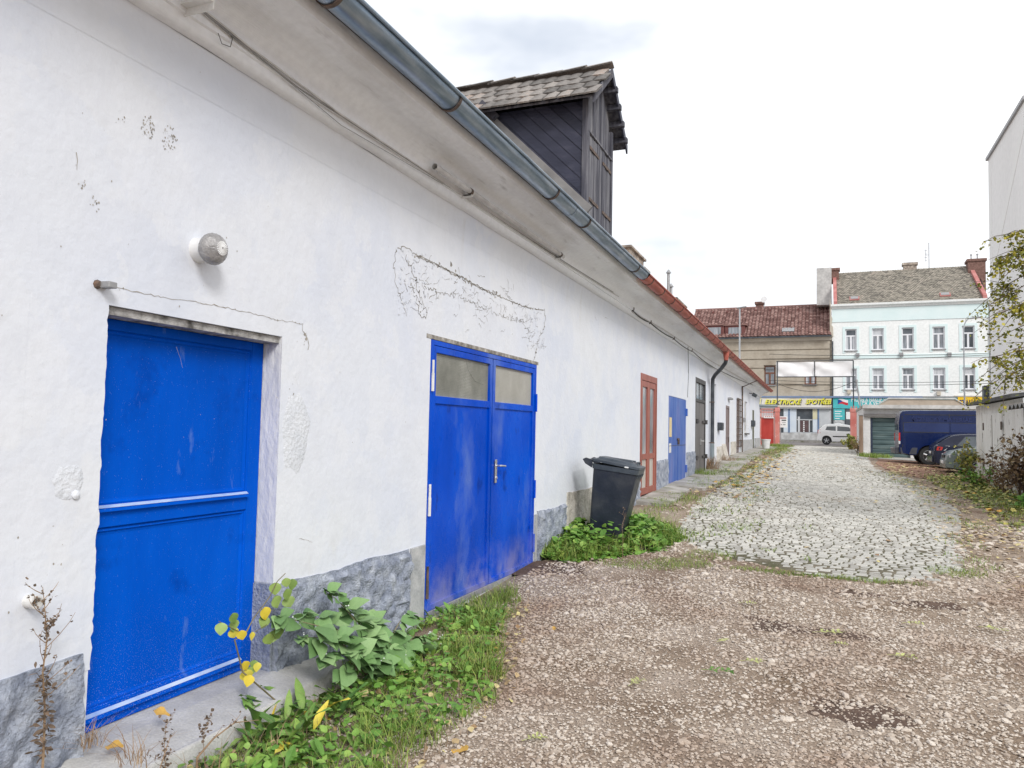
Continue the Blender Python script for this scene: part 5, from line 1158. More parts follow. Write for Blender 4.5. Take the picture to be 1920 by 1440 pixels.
sd2 = fthing('satellite_dish', 'small round satellite dish by the chimney on the red roof', 'satellite dish', a, z_-.8, 3.6); q.build('mast', greymetal, sd2); q = MB(); q.lathe([(.30,.08), (.2,.03), (.02,0)], 14, (a,3.55,z_), (-.3,-1,.2)); q.build('dish', porcelain, sd2, smooth=True)
for px_, py_ in ((1341,621), (1379,621)):
    a, z_ = fp(px_, py_, .4); q = MB(); q.box(a-.85, a+.85, -.05, 1.6, z_-.55, z_+.45); dw = q.build('roof_dormer', redtrim if False else M('dormer cheeks', [(.3,(.10,.035,.035)), (.7,(.18,.07,.06))], scale=2, rough=.8), broof); q = MB(); q.box(a-.55, a+.55, -.07, -.05, z_-.42, z_+.28); q.build('pane', curtain, dw); q = MB(); q.box(a-1.0, a+1.0, -.15, 1.7, z_+.45, z_+.56); q.build('dormer_top', redtile, dw)
a, z_ = fp(1478, 620, .4); q = MB(); q.obox((a, .25, z_+.05), (.5, .35, .05), Matrix.Rotation(R(33), 3, 'X')); q.build('roof_window', greymetal, broof)
for k in range(8):
    a, z_ = fp(1311+26.5*k, 588-1.0*k, 3.5); q = MB(); q.lathe([(.12,0), (.10,.12), (.02,.16)], 8, (a, 3.35, z_-.02), (0,-.5,1)); q.build('vent_tile', M('dormer cheeks', [(.5,(.1,.1,.1))]), broof)
# stepped scroll between the two roofs
q = MB(); q.prism([(0,0), (.55,0), (.5,.8), (.28,1.0), (.42,1.5), (.2,1.9), (.3,2.4), (.05,3.2), (0,3.2)], lambda u, v: (s0-.18+u*.5, -.15, bze+v), lambda u, v: (s0-.18+u*.5, .35, bze+v)); q.build('parapet_scroll', beigelight, hb, bevel=.05)
# beige shopfront
zt_, zb_ = fp(1490,746)[1], fp(1490,763.5)[1]; sa = fp(1424,755)[0]; sb = bs1-.05
es = fthing('electrical_shop_sign', 'cream shop fascia with slanted yellow lettering shadowed in black', 'sign', (sa+sb)/2, zb_)
q = MB(); q.box(sa-3, sb, -.22, -.02, zb_, zt_); q.build('sign_board', M('cream fascia', [(.3,(.55,.48,.38)), (.5,(.68,.64,.56)), (.7,(.74,.73,.70))], scale=.9, rough=.7, stretch=(1,1,2)), es)
q = MB(); q.box(sa-3, s1*.62, -.28, -.02, zt_+.005, zt_+.14); q.build('sign_hood', M('blue fascia trim', [(.3,(.14,.20,.34)), (.7,(.20,.28,.44))], scale=2, rough=.6), es)
q = MB(); q.box(sa-3, sb, -.26, -.02, zb_-.14, zb_-.005); q.build('sign_sill', greymetal, es)
yl = M('yellow lettering', [(.3,(.78,.72,.02)), (.7,(.85,.80,.06))], scale=2, rough=.5); bl = M('black letter shadow', [(.3,(.02,.02,.02)), (.7,(.05,.05,.05))], scale=2, rough=.6)
for (bd_, px_, pe_) in (('Í', 1424.5, 1429), ('ELEKTRICKÉ', 1434, 1504), ('SPOTŘEB', 1510, 1560)):
    a = fp(px_, 758)[0]; z_ = fp(px_, 757.8)[1]; wd_ = fp(pe_, 758)[0]-a-.08
    text(bd_, .56, bl, es, a+.09, -.228, z_-.07, shear=.3, bold=.012, width=wd_, name='letter_shadow', extr=.004); text(bd_, .56, yl, es, a, -.245, z_, shear=.3, bold=.010, width=wd_)
q = MB(); q.box(bs0, bs1-.06, -.02, .12, zb, zb_-.15); q.build('shop_front', shopw, hb)
paleblue = M('pale blue shop panel', [(.3,(.56,.63,.72)), (.7,(.68,.73,.78))], scale=1, rough=.6); bluepost = M('blue shop post', [(.3,(.10,.17,.32)), (.7,(.16,.25,.42))], scale=2, rough=.5)
def shp(nm, x0, x1, y0, y1, mat, d=.05, par=hb):
    a, z1 = fp(x0, y0); b, z0 = fp(x1, y1); q = MB(); q.box(a, b, -.02-d, -.021, z0, z1); return q.build(nm, mat, par)
shp('shop_panel', 1469.5, 1478, 765, 810, paleblue, .03); shp('shop_panel', 1481, 1493, 765, 810.5, paleblue, .03); shp('shop_post', 1478.3, 1480.7, 764, 811, bluepost, .06); shp('shop_post', 1533, 1535.5, 764, 811, bluepost, .06)
sw = shp('shop_window', 1494, 1523.5, 765, 810.5, glass, .02); shp('window_bar', 1494, 1523.5, 786, 788, shopw, .05, sw); shp('window_bar', 1496, 1500, 781, 810, shopw, .052, sw); shp('window_bar', 1516.5, 1518.5, 787, 810, shopw, .051, sw); shp('window_board', 1500.2, 1516.3, 788.5, 810, M('maroon board', [(.3,(.08,.045,.05)), (.7,(.13,.08,.08))], scale=3, rough=.6), .035, sw)
zv = fp(1507, 790)[1]
for k in range(6): q = MB(); q.box(fp(1506,800)[0], fp(1508.5,800)[0], -.065, -.056, zv-.16*k-.10, zv-.16*k); q.build('shop_lettering', whitelet, sw)
shp('shop_panel', 1524, 1532.5, 765, 786, M('cream shop panel', [(.3,(.60,.56,.36)), (.7,(.68,.64,.45))], scale=2, rough=.6), .03); shp('shop_panel', 1524, 1532.5, 786.3, 810.5, paleblue, .03); shp('shop_panel', 1536, 1558, 765, 815, shopw, .03)
shp('shop_window', 1455, 1469, 765, 812, glass, .02); shp('vent_grille', 1514, 1523, 817, 823, greymetal, .04)
pvp = MB(); a, z_ = fp(1502, 812); pvp.box(bs0, bs1-.06, -.10, -.021, 1.15, z_); pvp.build('shop_plinth', M('pale flaking plinth', [(.3,(.42,.41,.40)), (.7,(.60,.60,.60))], scale=2, rough=.9, speck=.15, speckscale=4), hb)

# ================================================================== big blank building at the right
BX = on_y(1857, 560, 52).x
bw = thing('tall_blank_building', 'tall pale apartment block with a blank windowless gable wall', 'building', (BX+5, 45, .6))
zt0 = on_y(1856, 300, 52).z
blank = M('pale blank render', [(.3,(.78,.775,.77)), (.6,(.83,.825,.82)), (.75,(.86,.86,.85))], scale=.25, rough=.9, speck=.05, speckscale=3, stretch=(1,1,.3))
q = MB(); q.box(BX, BX+14, 43.2, 52, 0, zt0); q.build('wall', blank, bw); q = MB(); q.box(BX-.12, BX+14, 43.0, 52.15, zt0, zt0+.18); q.build('parapet_cap', greymetal, bw)
bandm = M('lighter render band', [(.3,(.80,.80,.79)), (.7,(.82,.82,.81))], scale=.4, rough=.9)
q = MB(); za = on_x(1858, 520, BX).z; q.prism([(51.6,za-.4), (51.6,za+.4), (43.4,za+6.5), (43.4,za+5.7)], lambda y, z: (BX-.015, y, z), lambda y, z: (BX+.002, y, z)); q.build('render_band', bandm, bw)
q = MB(); q.box(BX-.012, BX+.002, 51.2, 51.98, .5, zt0-.3); q.build('render_band', bandm, bw)
q = MB(); q.box(BX-.35, BX-.05, 52.3, 52.9, on_y(1862,750,52).z-.4, on_y(1862,722,52).z); q.build('side_cabinet', darkpipe, bw, bevel=.03)

# ================================================================== gate, banner, pillars
GYY = 49.6
redpaint = M('red gate paint', [(.3,(.34,.035,.028)), (.5,(.45,.05,.04)), (.7,(.52,.08,.065))], scale=2, rough=.45, stretch=(1,1,.5))
pinkred = M('faded red pillar paint', [(.3,(.50,.13,.11)), (.5,(.62,.23,.20)), (.7,(.70,.42,.38))], scale=1.8, rough=.8, stretch=(1,1,.5), speck=.1)
overlay(pinkred, (.70,.62,.58), 5, .60, .68, seed=3)
def pillar(px0, px1, py_top, Y, label):
    a, b = on_y(px0, 800, Y), on_y(px1, 800, Y); zt_ = on_y((px0+px1)/2, py_top, Y).z; zb_ = gz((a.x+b.x)/2, Y)-.1
    t = thing('gate_pillar', label, 'gate pillar', ((a.x+b.x)/2, Y, zb_+.1)); q = MB(); q.box(a.x, b.x, Y, Y+.35, zb_, zt_-.35); q.build('shaft', pinkred, t, bevel=.02)
    q = MB(); q.box(a.x-.02, b.x+.02, Y-.02, Y+.37, zt_-.348, zt_-.12); q.build('head', pinkred, t, bevel=.03)
    for k in range(3): q = MB(); x_ = a.x+(b.x-a.x)*(.15+.35*k); q.box(x_-.03, x_+.03, Y+.1, Y+.2, zt_-.13, zt_+.05*(k % 2)); q.build('spike', pinkred, t)
    return a.x, b.x, zt_
pl = pillar(1453, 1461.5, 762, GYY, 'faded red gate pillar beside the closed red gate leaf'); pr_ = pillar(1594.5, 1608, 762, GYY, 'faded red gate pillar beside the garage wall')
gx0, gx1 = on_y(1425, 800, GYY).x, pl[0]-.02; zb_, zt_ = gz(gx0, GYY)+.05, on_y(1440, 784, GYY).z; ztt = on_y(1440, 766, GYY).z
gt = thing('red_gate', 'solid red metal gate leaf with an open barred top', 'gate', ((gx0+gx1)/2, GYY+.1, zb_-.05))
q = MB(); q.box(gx0, gx1, GYY+.10, GYY+.13, zb_, zt_); q.build('sheet_panel', redpaint, gt)
q = MB()
for (a, b, c, d) in ((gx0, gx0+.07, zb_, ztt), (gx1-.07, gx1, zb_, ztt), (gx0, gx1, ztt-.06, ztt), (gx0, gx1, zt_, zt_+.06), (gx0, gx1, zt_+.62*(ztt-zt_)-.03, zt_+.62*(ztt-zt_)+.03)): q.box(a, b, GYY+.06, GYY+.098, c, d)
q.build('frame', pinkred, gt)
q = MB(); n = 9
for k in range(1, n): x_ = gx0+(gx1-gx0)*k/n; q.box(x_-.012, x_+.012, GYY+.105, GYY+.125, zt_+.06, ztt-.06)
q.build('bars', pinkred, gt)
sgn = thing('gate_notice', 'white notice strip on top of the red gate leaf', 'notice', ((gx0+gx1)/2, GYY+.02, zt_)); q = MB(); q.box(on_y(1432,780,GYY).x, gx1-.03, GYY+.02, GYY+.045, zt_-.0, on_y(1440,779.5,GYY).z); q.build('board', whitelet, sgn)
q = MB()
for k in range(8): x_ = on_y(1434,780,GYY).x+.115*k; q.box(x_, x_+.08, GYY+.012, GYY+.02, zt_+.06, zt_+.13)
q.build('lettering', M('faint red print', [(.3,(.55,.25,.25)), (.7,(.62,.35,.33))], scale=3, rough=.6), sgn)
x0_, x1_ = pl[1]+.02, on_y(1476, 800, GYY).x; z0_, z1_ = on_y(1470, 801.5, GYY).z, on_y(1470, 780.5, GYY).z
s2 = thing('price_sign', 'white sign with a black bar and small grey text behind the gate pillar', 'sign', ((x0_+x1_)/2, GYY+.2, z0_)); q = MB(); q.box(x0_, x1_, GYY+.20, GYY+.23, z0_, z1_); q.build('board', whitelet, s2)
hh = z1_-z0_; ww_ = x1_-x0_
for (u0, u1, v0, v1, mt) in ((.05,.85,.80,.90, M('red print', [(.3,(.35,.10,.10)), (.7,(.4,.14,.14))], scale=3)), (.22,.84,.60,.70, bl), (.3,.8,.42,.47, greymetal), (.10,.25,.22,.30, greymetal), (.38,.75,.22,.30, greymetal)):
    q = MB(); q.box(x0_+ww_*u0, x0_+ww_*u1, GYY+.192, GYY+.2, z0_+hh*v0, z0_+hh*v1); q.build('print', mt, s2)
# bracing post of the sign to ground
q = MB(); q.box(x0_, x0_+.05, GYY+.21, GYY+.26, gz(x0_, GYY), z0_); q.build('post', greymetal, s2)
# banner frame over the gateway
bx0, bx1 = on_y(1457.5, 700, GYY+.15).x, on_y(1600, 700, GYY+.15).x; bz1, bz0 = on_y(1530, 676.5, GYY+.15).z, on_y(1530, 706.5, GYY+.15).z
bn = thing('banner_frame', 'blank white banner stretched on a thin steel frame above the gateway', 'banner', ((bx0+bx1)/2, GYY+.15, gz(0, GYY)))
q = MB()
for x_, zb2 in ((bx0, pl[2]-.2), (bx1, pr_[2]-.2)): q.tube([(x_,GYY+.15,zb2), (x_,GYY+.15,bz1)], .035, 8)
for z_ in (bz0, bz1): q.tube([(bx0-.05,GYY+.15,z_), (bx1,GYY+.15,z_)], .03, 8)
q.tube([((bx0+bx1)/2,GYY+.14,bz0), ((bx0+bx1)/2,GYY+.14,bz1)], .025, 8); q.build('frame', darkpipe, bn)
for (a, b) in ((bx0-.08, (bx0+bx1)/2-.03), ((bx0+bx1)/2+.03, bx1-.05)):
    V = []; F_ = []; nx, nz = 24, 8
    for j in range(nz+1):
        for i in range(nx+1):
            u, v = i/nx, j/nz; V.append((a+(b-a)*u, GYY+.19+.05*noise.noise(Vector((u*5+a, v*3, 2)))+.04*math.sin(u*7+v*5), bz0+.06+(bz1-bz0-.12)*v-.05*math.sin(math.pi*u)*(1-v)))
    for j in range(nz):
        for i in range(nx): F_.append((j*(nx+1)+i, j*(nx+1)+i+1, (j+1)*(nx+1)+i+1, (j+1)*(nx+1)+i))
    q = MB(); q.add(V, F_); q.build('banner_sheet', M('white banner cloth', [(.3,(.84,.83,.84)), (.7,(.88,.87,.88))], scale=2, rough=.7), bn, smooth=True)
# white bucket
bp = on_g(1436, 843); bk = thing('white_bucket', 'white plastic bucket standing before the red gate', 'bucket', bp)
q = MB(); V = []; n = 20; pr = [(.0,.0), (.15,0), (.21,.46), (.225,.46), (.225,.50), (.205,.50), (.145,.03), (0,.03)]
for k in range(n):
    a = 6.283*k/n
    for (r__, h) in pr[1:-1]: V.append(bp+Vector((r__*math.cos(a), r__*math.sin(a), h)))
m__ = len(pr)-2; F_ = [tuple(k*m__ for k in range(n))[::-1], tuple(k*m__+m__-1 for k in range(n))]
for k in range(n):
    k2 = (k+1) % n
    for j in range(m__-1): F_.append((k*m__+j, k2*m__+j, k2*m__+j+1, k*m__+j+1))
q.add(V, F_); q.build('pail', porcelain, bk, smooth=True); q = MB(); q.tube([bp+Vector((.22*math.cos(t), .05, .48-.2*math.sin(t))) for t in np.linspace(0, math.pi, 9)], .008, 5); q.build('wire_handle', greymetal, bk)

# ================================================================== street poles and wires
def lamp_post(px_, py_top, Y, label, curve=0., rr=.07, head=True, zb=1.0):
    b = on_y(px_, py_top, Y); t = thing('street_lamp', label, 'street lamp', (b.x, Y, zb)); q = MB(); pts = [(b.x,Y,zb-.1), (b.x,Y,b.z-.9)]
    if curve: pts += [(b.x+curve*(1-math.cos(a)), Y, b.z-.9+.9*math.sin(a)) for a in np.linspace(.2, 1.57, 6)]
    else: pts += [(b.x,Y,b.z)]
    q.tube(pts, [rr]+[rr*.6]*(len(pts)-1), 8); q.build('pole', M('galvanised pole', [(.3,(.34,.36,.38)), (.7,(.46,.48,.50))], scale=3, rough=.5, metal=.3), t, smooth=True)
    if head: q = MB(); e = Vector(pts[-1]); q.obox(e+Vector((.3 if curve else .15, 0, .02)), (.36, .12, .05), Matrix.Rotation(-.12, 3, 'Y')); q.build('lamp_head', greymetal, t, bevel=.03)
lamp_post(1806.5, 597, 64.5, 'tall street lamp with a curved arm before the white house', curve=.45); lamp_post(1387, 577, 62, 'straight galvanised lamp pole rising before the red tiled roof', head=True, rr=.10)
b0, b1 = on_y(1613, 760, 46), on_y(1606, 716, 46); t = thing('leaning_pole', 'thin leaning steel pole behind the garage corner', 'pole', (b0.x, 46, gz(b0.x, 46))); q = MB(); q.tube([(b0.x+.25,46,gz(b0.x,46)), tuple(b0), tuple(b1)], .04, 8); q.build('shaft', greymetal, t); q = MB(); q.lathe([(.07,0), (.07,.1), (.03,.14)], 8, b1, (0,0,1)); q.build('cap', greymetal, t)
WL = 'thin overhead street wire strung along the house fronts'
for (ya, yb) in ((664,662), (713,714), (719,718.5), (673,665)):
    a, b = on_y(1442, ya, 63), on_y(1862, yb, 63); P_ = [a.lerp(b, k/12)-Vector((0,0,.15*4*(k/12)*(1-k/12))) for k in range(13)]; q = MB(); q.tube(P_, .018, 5); q.build('overhead_wire', blackcable, label=WL, cat='wire', group='street wires')
a, b = on_y(1452, 716, 58), on_y(1608, 712, 58); P_ = [a.lerp(b, k/16)-Vector((0,0,.75*4*(k/16)*(1-k/16))) for k in range(17)]; q = MB(); q.tube(P_, .016, 5); q.build('overhead_wire', blackcable, label='slack drooping wire hanging over the gateway below the banner', cat='wire')
# wall arm sign at the end of the long building
t = thing('wall_bracket_arm', 'wrought iron bracket arm at the far corner of the long building', 'bracket', (WX, YE, 3.2)); a = on_y(1417, 761, YE+.1); q = MB(); q.tube([(WX+.0,YE-.2,a.z), (a.x+1.1,YE+.1,a.z)], .07, 8); q.build('arm', greypipe, t)

# ================================================================== GARAGE
GAY = 38.2
ga, gb = on_y(1619, 800, GAY).x, 9.5; gzt = on_y(1660, 765, GAY).z; gzb = gz(ga, GAY)-.1
gr = thing('garage', 'low rendered garage with a flat roof and dark green roller door', 'garage', ((ga+gb)/2, GAY, gzb+.1))
da, db = on_y(1632, 820, GAY).x, on_y(1707, 820, GAY).x; dzt = on_y(1660, 783, GAY).z
garw = M('garage render', [(.3,(.62,.61,.60)), (.5,(.72,.71,.70)), (.7,(.80,.79,.78))], scale=1.2, rough=.9, speck=.12, speckscale=8)
q = MB(); holed(q, ga, gb, gzb, gzt, [(da, db, gzb, dzt, .18)], lambda u, v, d: (u, GAY+d, v), .18); q.box(ga, ga+.02, GAY+.001, GAY+7, gzb, gzt); q.box(ga, gb, GAY+6.9, GAY+7, gzb, gzt); q.build('wall', garw, gr)
q = MB(); q.box(ga-.03, gb, GAY-.35, GAY+7.2, gzt+.003, gzt+.12); groof = q.build('roof', concrete, gr); q = MB(); q.box(ga-.05, gb, GAY-.37, GAY-.352, gzt-.03, gzt+.13); q.build('fascia', greyrend, groof)
q = MB(); q.box(ga+.02, gb-.02, GAY-.16, GAY-.002, dzt+.04, dzt+.16); q.build('door_canopy', M('dark canopy', [(.3,(.14,.13,.13)), (.7,(.22,.21,.2))], scale=3, rough=.7), gr)
pzt, pzb = on_y(1730, 747.5, GAY).z, on_y(1730, 763, GAY).z; pq = [(on_y(1640,763,GAY).x, pzb), (on_y(1668,748,GAY).x, pzt), (on_y(1795,748,GAY).x, pzt), (on_y(1817,763,GAY).x, pzb)]
q = MB(); q.prism(pq, lambda x, z: (x, GAY+.6, z), lambda x, z: (x, GAY+.9, z)); q.build('parapet', M('tan parapet render', [(.3,(.40,.33,.265)), (.7,(.50,.43,.36))], scale=1, rough=.9, speck=.12, speckscale=6), groof)
q = MB(); pq2 = [(x, z+.08) for x, z in pq]
q.add([(pq[0][0]-.1,GAY+.55,pq[0][1]), (pq[1][0],GAY+.55,pq[1][1]+.07), (pq[2][0],GAY+.55,pq[2][1]+.07), (pq[3][0]+.1,GAY+.55,pq[3][1]), (pq[0][0]-.1,GAY+.95,pq[0][1]), (pq[1][0],GAY+.95,pq[1][1]+.07), (pq[2][0],GAY+.95,pq[2][1]+.07), (pq[3][0]+.1,GAY+.95,pq[3][1]), (pq[1][0],GAY+.55,pq[1][1]+.003), (pq[2][0],GAY+.55,pq[2][1]+.003)], [(0,1,5,4), (1,2,6,5), (2,3,7,6), (0,8,1), (1,8,9,2), (2,9,3)]); q.build('coping', greyrend, groof)
gdm = M('dark green roller door', [(.3,(.05,.085,.09)), (.5,(.085,.13,.135)), (.7,(.14,.19,.19))], scale=3, rough=.5, stretch=(.4,1,2.5), speck=.1)
q = MB(); q.box(da+.001, db-.001, GAY+.15, GAY+.19, gzb, dzt); gd = q.build('garage_door', gdm, gr); nb = 9; h_ = (dzt-gzb)/nb
for k in range(nb):
    q = MB(); z_ = gzb+k*h_; q.prism([(GAY+.149,z_+.01), (GAY+.125,z_+.03), (GAY+.12,z_+h_-.05), (GAY+.149,z_+h_-.01)], lambda y, z: (da+.1, y, z), lambda y, z: (db-.03, y, z)); q.build('slat', gdm, gd)
for x_ in (da+.01, ): q = MB(); q.box(x_, x_+.08, GAY+.02, GAY+.148, gzb, dzt-.01); q.build('door_rail', M('navy rail', [(.3,(.02,.03,.06)), (.7,(.04,.055,.09))], scale=3, rough=.5), gr)
pp_ = on_y(1614, 800, GAY-.6); t = thing('brown_post', 'weathered brown timber post at the garage corner', 'post', (pp_.x, GAY-.6, gz(pp_.x, GAY-.6))); q = MB(); q.box(pp_.x-.07, pp_.x+.09, GAY-.65, GAY-.5, gz(pp_.x,GAY)-.1, on_y(1614,779,GAY-.6).z); q.build('timber', M('brown timber', [(.3,(.20,.13,.09)), (.7,(.32,.23,.17))], scale=4, rough=.8, stretch=(2,2,.3)), t, bevel=.01)
q = MB(); zt__ = on_y(1614,779,GAY-.6).z; q.box(pp_.x-.10, pp_.x+.12, GAY-.68, GAY-.47, zt__, zt__+.04); q.build('post_cap', greymetal, t)

# ================================================================== SHEDS
SX = on_g(1850, 905).x-.05
shw = M('flaking white boards', [(.3,(.64,.63,.60)), (.5,(.75,.74,.72)), (.7,(.82,.82,.80))], scale=4, rough=.85, stretch=(2,2,.35), speck=.1, bump=.2, bscale=30, objrand=.2)
overlay(shw, (.12,.09,.07), 7, .62, .68, stretch=(1,1,.35), seed=2)
sh = thing('white_shed', 'white flaking timber shed with a narrow ledged door', 'shed', (SX+1, 23, gz(SX, 23)))
sy0, sy1 = 20.0, 25.6; szb = gz(SX, 20.5)-.25; szt = on_x(1840, 760, SX).z
q = MB(); q.box(SX+.02, SX+2.4, sy0, sy1, szb, szt); q.build('wall', shw, sh)
y = sy0; 
da_, db_ = on_x(1881, 800, SX).y, on_x(1847, 800, SX).y
while y < sy1-.02:
    y2 = min(y+.21, sy1); 
    q = MB(); q.box(SX, SX+.019, y+.004, y2-.004, szb, szt-.002); q.build('board', shw, sh); y = y2
y = SX+.02
while y < SX+2.3:   # gable facing the cars
    q = MB(); q.box(y+.003, y+.205, sy1, sy1+.018, szb, szt-.002); q.build('board', shw, sh); y += .21
q = MB(); q.box(SX-.035, SX-.001, da_, db_, szb+.45, on_x(1864,775,SX).z); dsh = q.build('door', shw, sh, bevel=.004, label='narrow white plank door')
dm_ = (da_+db_)/2; q = MB(); q.box(SX-.043, SX-.036, dm_-.012, dm_+.012, szb+.45, on_x(1864,775,SX).z-.05); q.build('door_joint', iron, dsh)
for z_ in (szb+.9, szt-.6):
    for y_ in (da_, db_): q = MB(); q.box(SX-.055, SX-.036, y_-.05, y_+.05, z_-.10, z_+.10); q.build('hinge', iron, dsh)
q = MB(); q.box(SX-.06, SX-.036, dm_-.10, dm_+.10, szb+1.30, szb+1.36); q.build('latch', iron, dsh)
q = MB(); q.prism([(SX-.22,szt+.003), (SX+2.6,szt+.35), (SX+2.6,szt+.43), (SX-.22,szt+.09)], lambda x, z: (x, sy0+.02, z), lambda x, z: (x, sy1+.15, z)); q.build('roof', M('dark roofing felt', [(.3,(.05,.05,.052)), (.7,(.12,.12,.12))], scale=5, rough=.85), sh)
s3 = thing('grey_shed', 'grey weathered lean-to shed with a wavy corrugated roof', 'shed', (SX+1, 18, gz(SX, 18)))
gshm = M('grey weathered boards', [(.3,(.30,.295,.29)), (.7,(.46,.455,.45))], scale=5, rough=.85, stretch=(2,2,.3), objrand=.3, bump=.2)
zt3 = on_x(1900, 770, SX+.02).z
q = MB(); q.box(SX+.08, SX+2.2, 15.0, 19.9, szb-.1, zt3-.002); q.build('wall', gshm, s3); y = 15.0
while y < 19.85: y2 = min(y+.26, 19.95); q = MB(); q.box(SX+.055, SX+.079, y+.005, y2-.005, szb-.1, zt3-.004); q.build('board', gshm, s3); y = y2
V = []; F_ = []; ny_3 = 90
for i in range(ny_3+1):
    y = 14.7+5.35*i/ny_3; h = .05*math.sin(y*2*math.pi/.36)
    for (x_, z_) in ((SX-.28, zt3+.04), (SX+2.4, zt3+.45)): V += [(x_, y, z_+h), (x_, y, z_+h-.012)]
for i in range(ny_3): a = i*4; F_ += [(a, a+4, a+6, a+2), (a+1, a+3, a+7, a+5), (a, a+1, a+5, a+4), (a+2, a+6, a+7, a+3)]
q = MB(); q.add(V, F_); q.build('corrugated_roof', M('dark fibre cement', [(.3,(.07,.07,.072)), (.7,(.16,.155,.15))], scale=6, rough=.85), s3, smooth=True)

# ================================================================== VEHICLES
chassis = M('black trim plastic', [(.3,(.012,.012,.013)), (.7,(.03,.03,.032))], scale=8, rough=.6)
carglass = M('car window glass', [(.3,(.02,.028,.034)), (.7,(.07,.085,.10))], scale=1.5, rough=.04, spec=.9)
rimm = M('silver wheel rim', [(.3,(.40,.41,.42)), (.7,(.55,.55,.56))], scale=6, rough=.35, metal=.7)
redlamp = M('red tail lamp', [(.3,(.45,.015,.012)), (.7,(.6,.03,.02))], scale=4, rough=.15, spec=.8)
clearlamp = M('clear lamp lens', [(.3,(.45,.47,.50)), (.7,(.70,.72,.74))], scale=7, rough=.1, spec=.9)
def carpaint(nm, c, c2): return M(nm, [(.3,c), (.7,c2)], scale=1.2, rough=.25, spec=.22, coat=.22, rvar=.05)
def make_car(name, label, loc, rotz, sp):
    t = thing(name, label, sp.get('cat', 'car'), loc, rotz, local=True); L_, W_, H_ = sp['L'], sp['W'], sp['H']
    xs = sorted(set([round(x, 3) for x in np.arange(0, L_+.001, .05)]+[p[0] for p in sp['top']]+[.012, L_-.012])); belt = sp['belt']; ar = sp['wr']+.055
    def top(x): return float(np.interp(x, [p[0] for p in sp['top']], [p[1] for p in sp['top']]))
    def plan(x): return float(np.interp(x, [0, .05, .18, .45, L_-.6, L_-.2, L_-.06, L_], [.86, .93, .975, 1, 1, .95, .86, .74] if not sp.get('boxy') else [.95, .98, 1, 1, 1, .95, .88, .80]))
    def bt(x): return float(np.interp(x, [p[0] for p in belt], [p[1] for p in belt]))
    def hw(x, z):
        b = bt(x); w = W_/2*plan(x); w *= 1-.05*max(0, (.42-z)/.42)**2 - .025*max(0, (z-.62)/.4)*(.5 if z < b else 1)*0
        if z > b: w *= 1-sp['tumble']*min(1.2, (z-b)/(H_-b))
        return w
    def bot(x):
        z = sp['sill']+.10*max(0, 1-x/.35)+.06*max(0, 1-(L_-x)/.4)
        for wx in sp['wx']:
            d = abs(x-wx)
            if d < ar: z = max(z, sp['wr']+math.sqrt(ar*ar-d*d))
        return z
    V = []; F_ = []; K = 12; side = K+3
    for x in xs:
        zb_, zt_ = bot(x), top(x); zb_ = min(zb_, zt_-.1); half = []
        lv = sorted([zb_+(zt_-.05-zb_)*k/(K-1) for k in range(K)])
        for z in lv: half.append((hw(x, z), z))
        w = hw(x, zt_-.05); half += [(w-.025, zt_-.015), (w*.82, zt_+.005), (w*.4, zt_+.022)]
        for y, z in half: V.append((x, y, z))
        V.append((x, 0, zt_+.028))
        for y, z in half[::-1]: V.append((x, -y, z))
    n = 2*side+1
    for i in range(len(xs)-1):
        for k in range(n-1): F_.append((i*n+k, i*n+k+1, (i+1)*n+k+1, (i+1)*n+k))
    F_.append(tuple(range(n))); F_.append(tuple((len(xs)-1)*n+k for k in range(n))[::-1])
    q = MB(); q.add(V, F_); body = q.build('body', sp['paint'], t, smooth=True)
    q = MB(); q.box(.3, L_-.3, -W_/2+.16, W_/2-.16, sp['sill']-.03, sp['sill']+.5); q.build('underbody', chassis, t)
    def side_poly(nm, poly, mat, par, off=.006, both=True):
        for s_ in ((1, -1) if both else (-1,)):
            q = MB(); q.add([(x, s_*(hw(x, z)+off), z) for x, z in poly], [tuple(range(len(poly)))]); q.build(nm, mat, par)
    for poly in sp['win']: side_poly('side_window', poly, carglass, body)
    for (xa, xb, fr_, nm) in sp['screens']:
        q = MB(); V2 = []; F2 = []; nn = 8
        for i in range(nn+1):
            x = xa+(xb-xa)*i/nn; z = top(x)
            for j in range(-4, 5): yy = j/4*fr_; w = hw(x, z-.05); yv = yy*w; zz_ = np.interp(abs(yv)/w, [0, .4, .82, 1], [.028, .022, .005, -.02]); V2.append((x+(.012 if xa > L_/2 else -.012)*sp.get('sg', 1), yv, z+zz_+.012))
        for i in range(nn):
            for j in range(8): F2.append((i*9+j, i*9+j+1, (i+1)*9+j+1, (i+1)*9+j))
        q.add(V2, F2); q.build(nm, carglass, body, smooth=True)
    for nm, poly, mat in sp.get('marks', []): side_poly(nm, poly, mat, body, .008)
    for nm, (x0, x1, y0, y1, z0, z1), mat in sp.get('boxes', []):
        for s_ in ((1, -1) if y0 >= 0 and y1 > 0 and not nm.startswith('c_') else (1,)):
            q = MB(); ya, yb = sorted((s_*y0, s_*y1)); q.box(x0, x1, ya, yb, z0, z1); q.build(nm.replace('c_', ''), mat, body, bevel=.012)
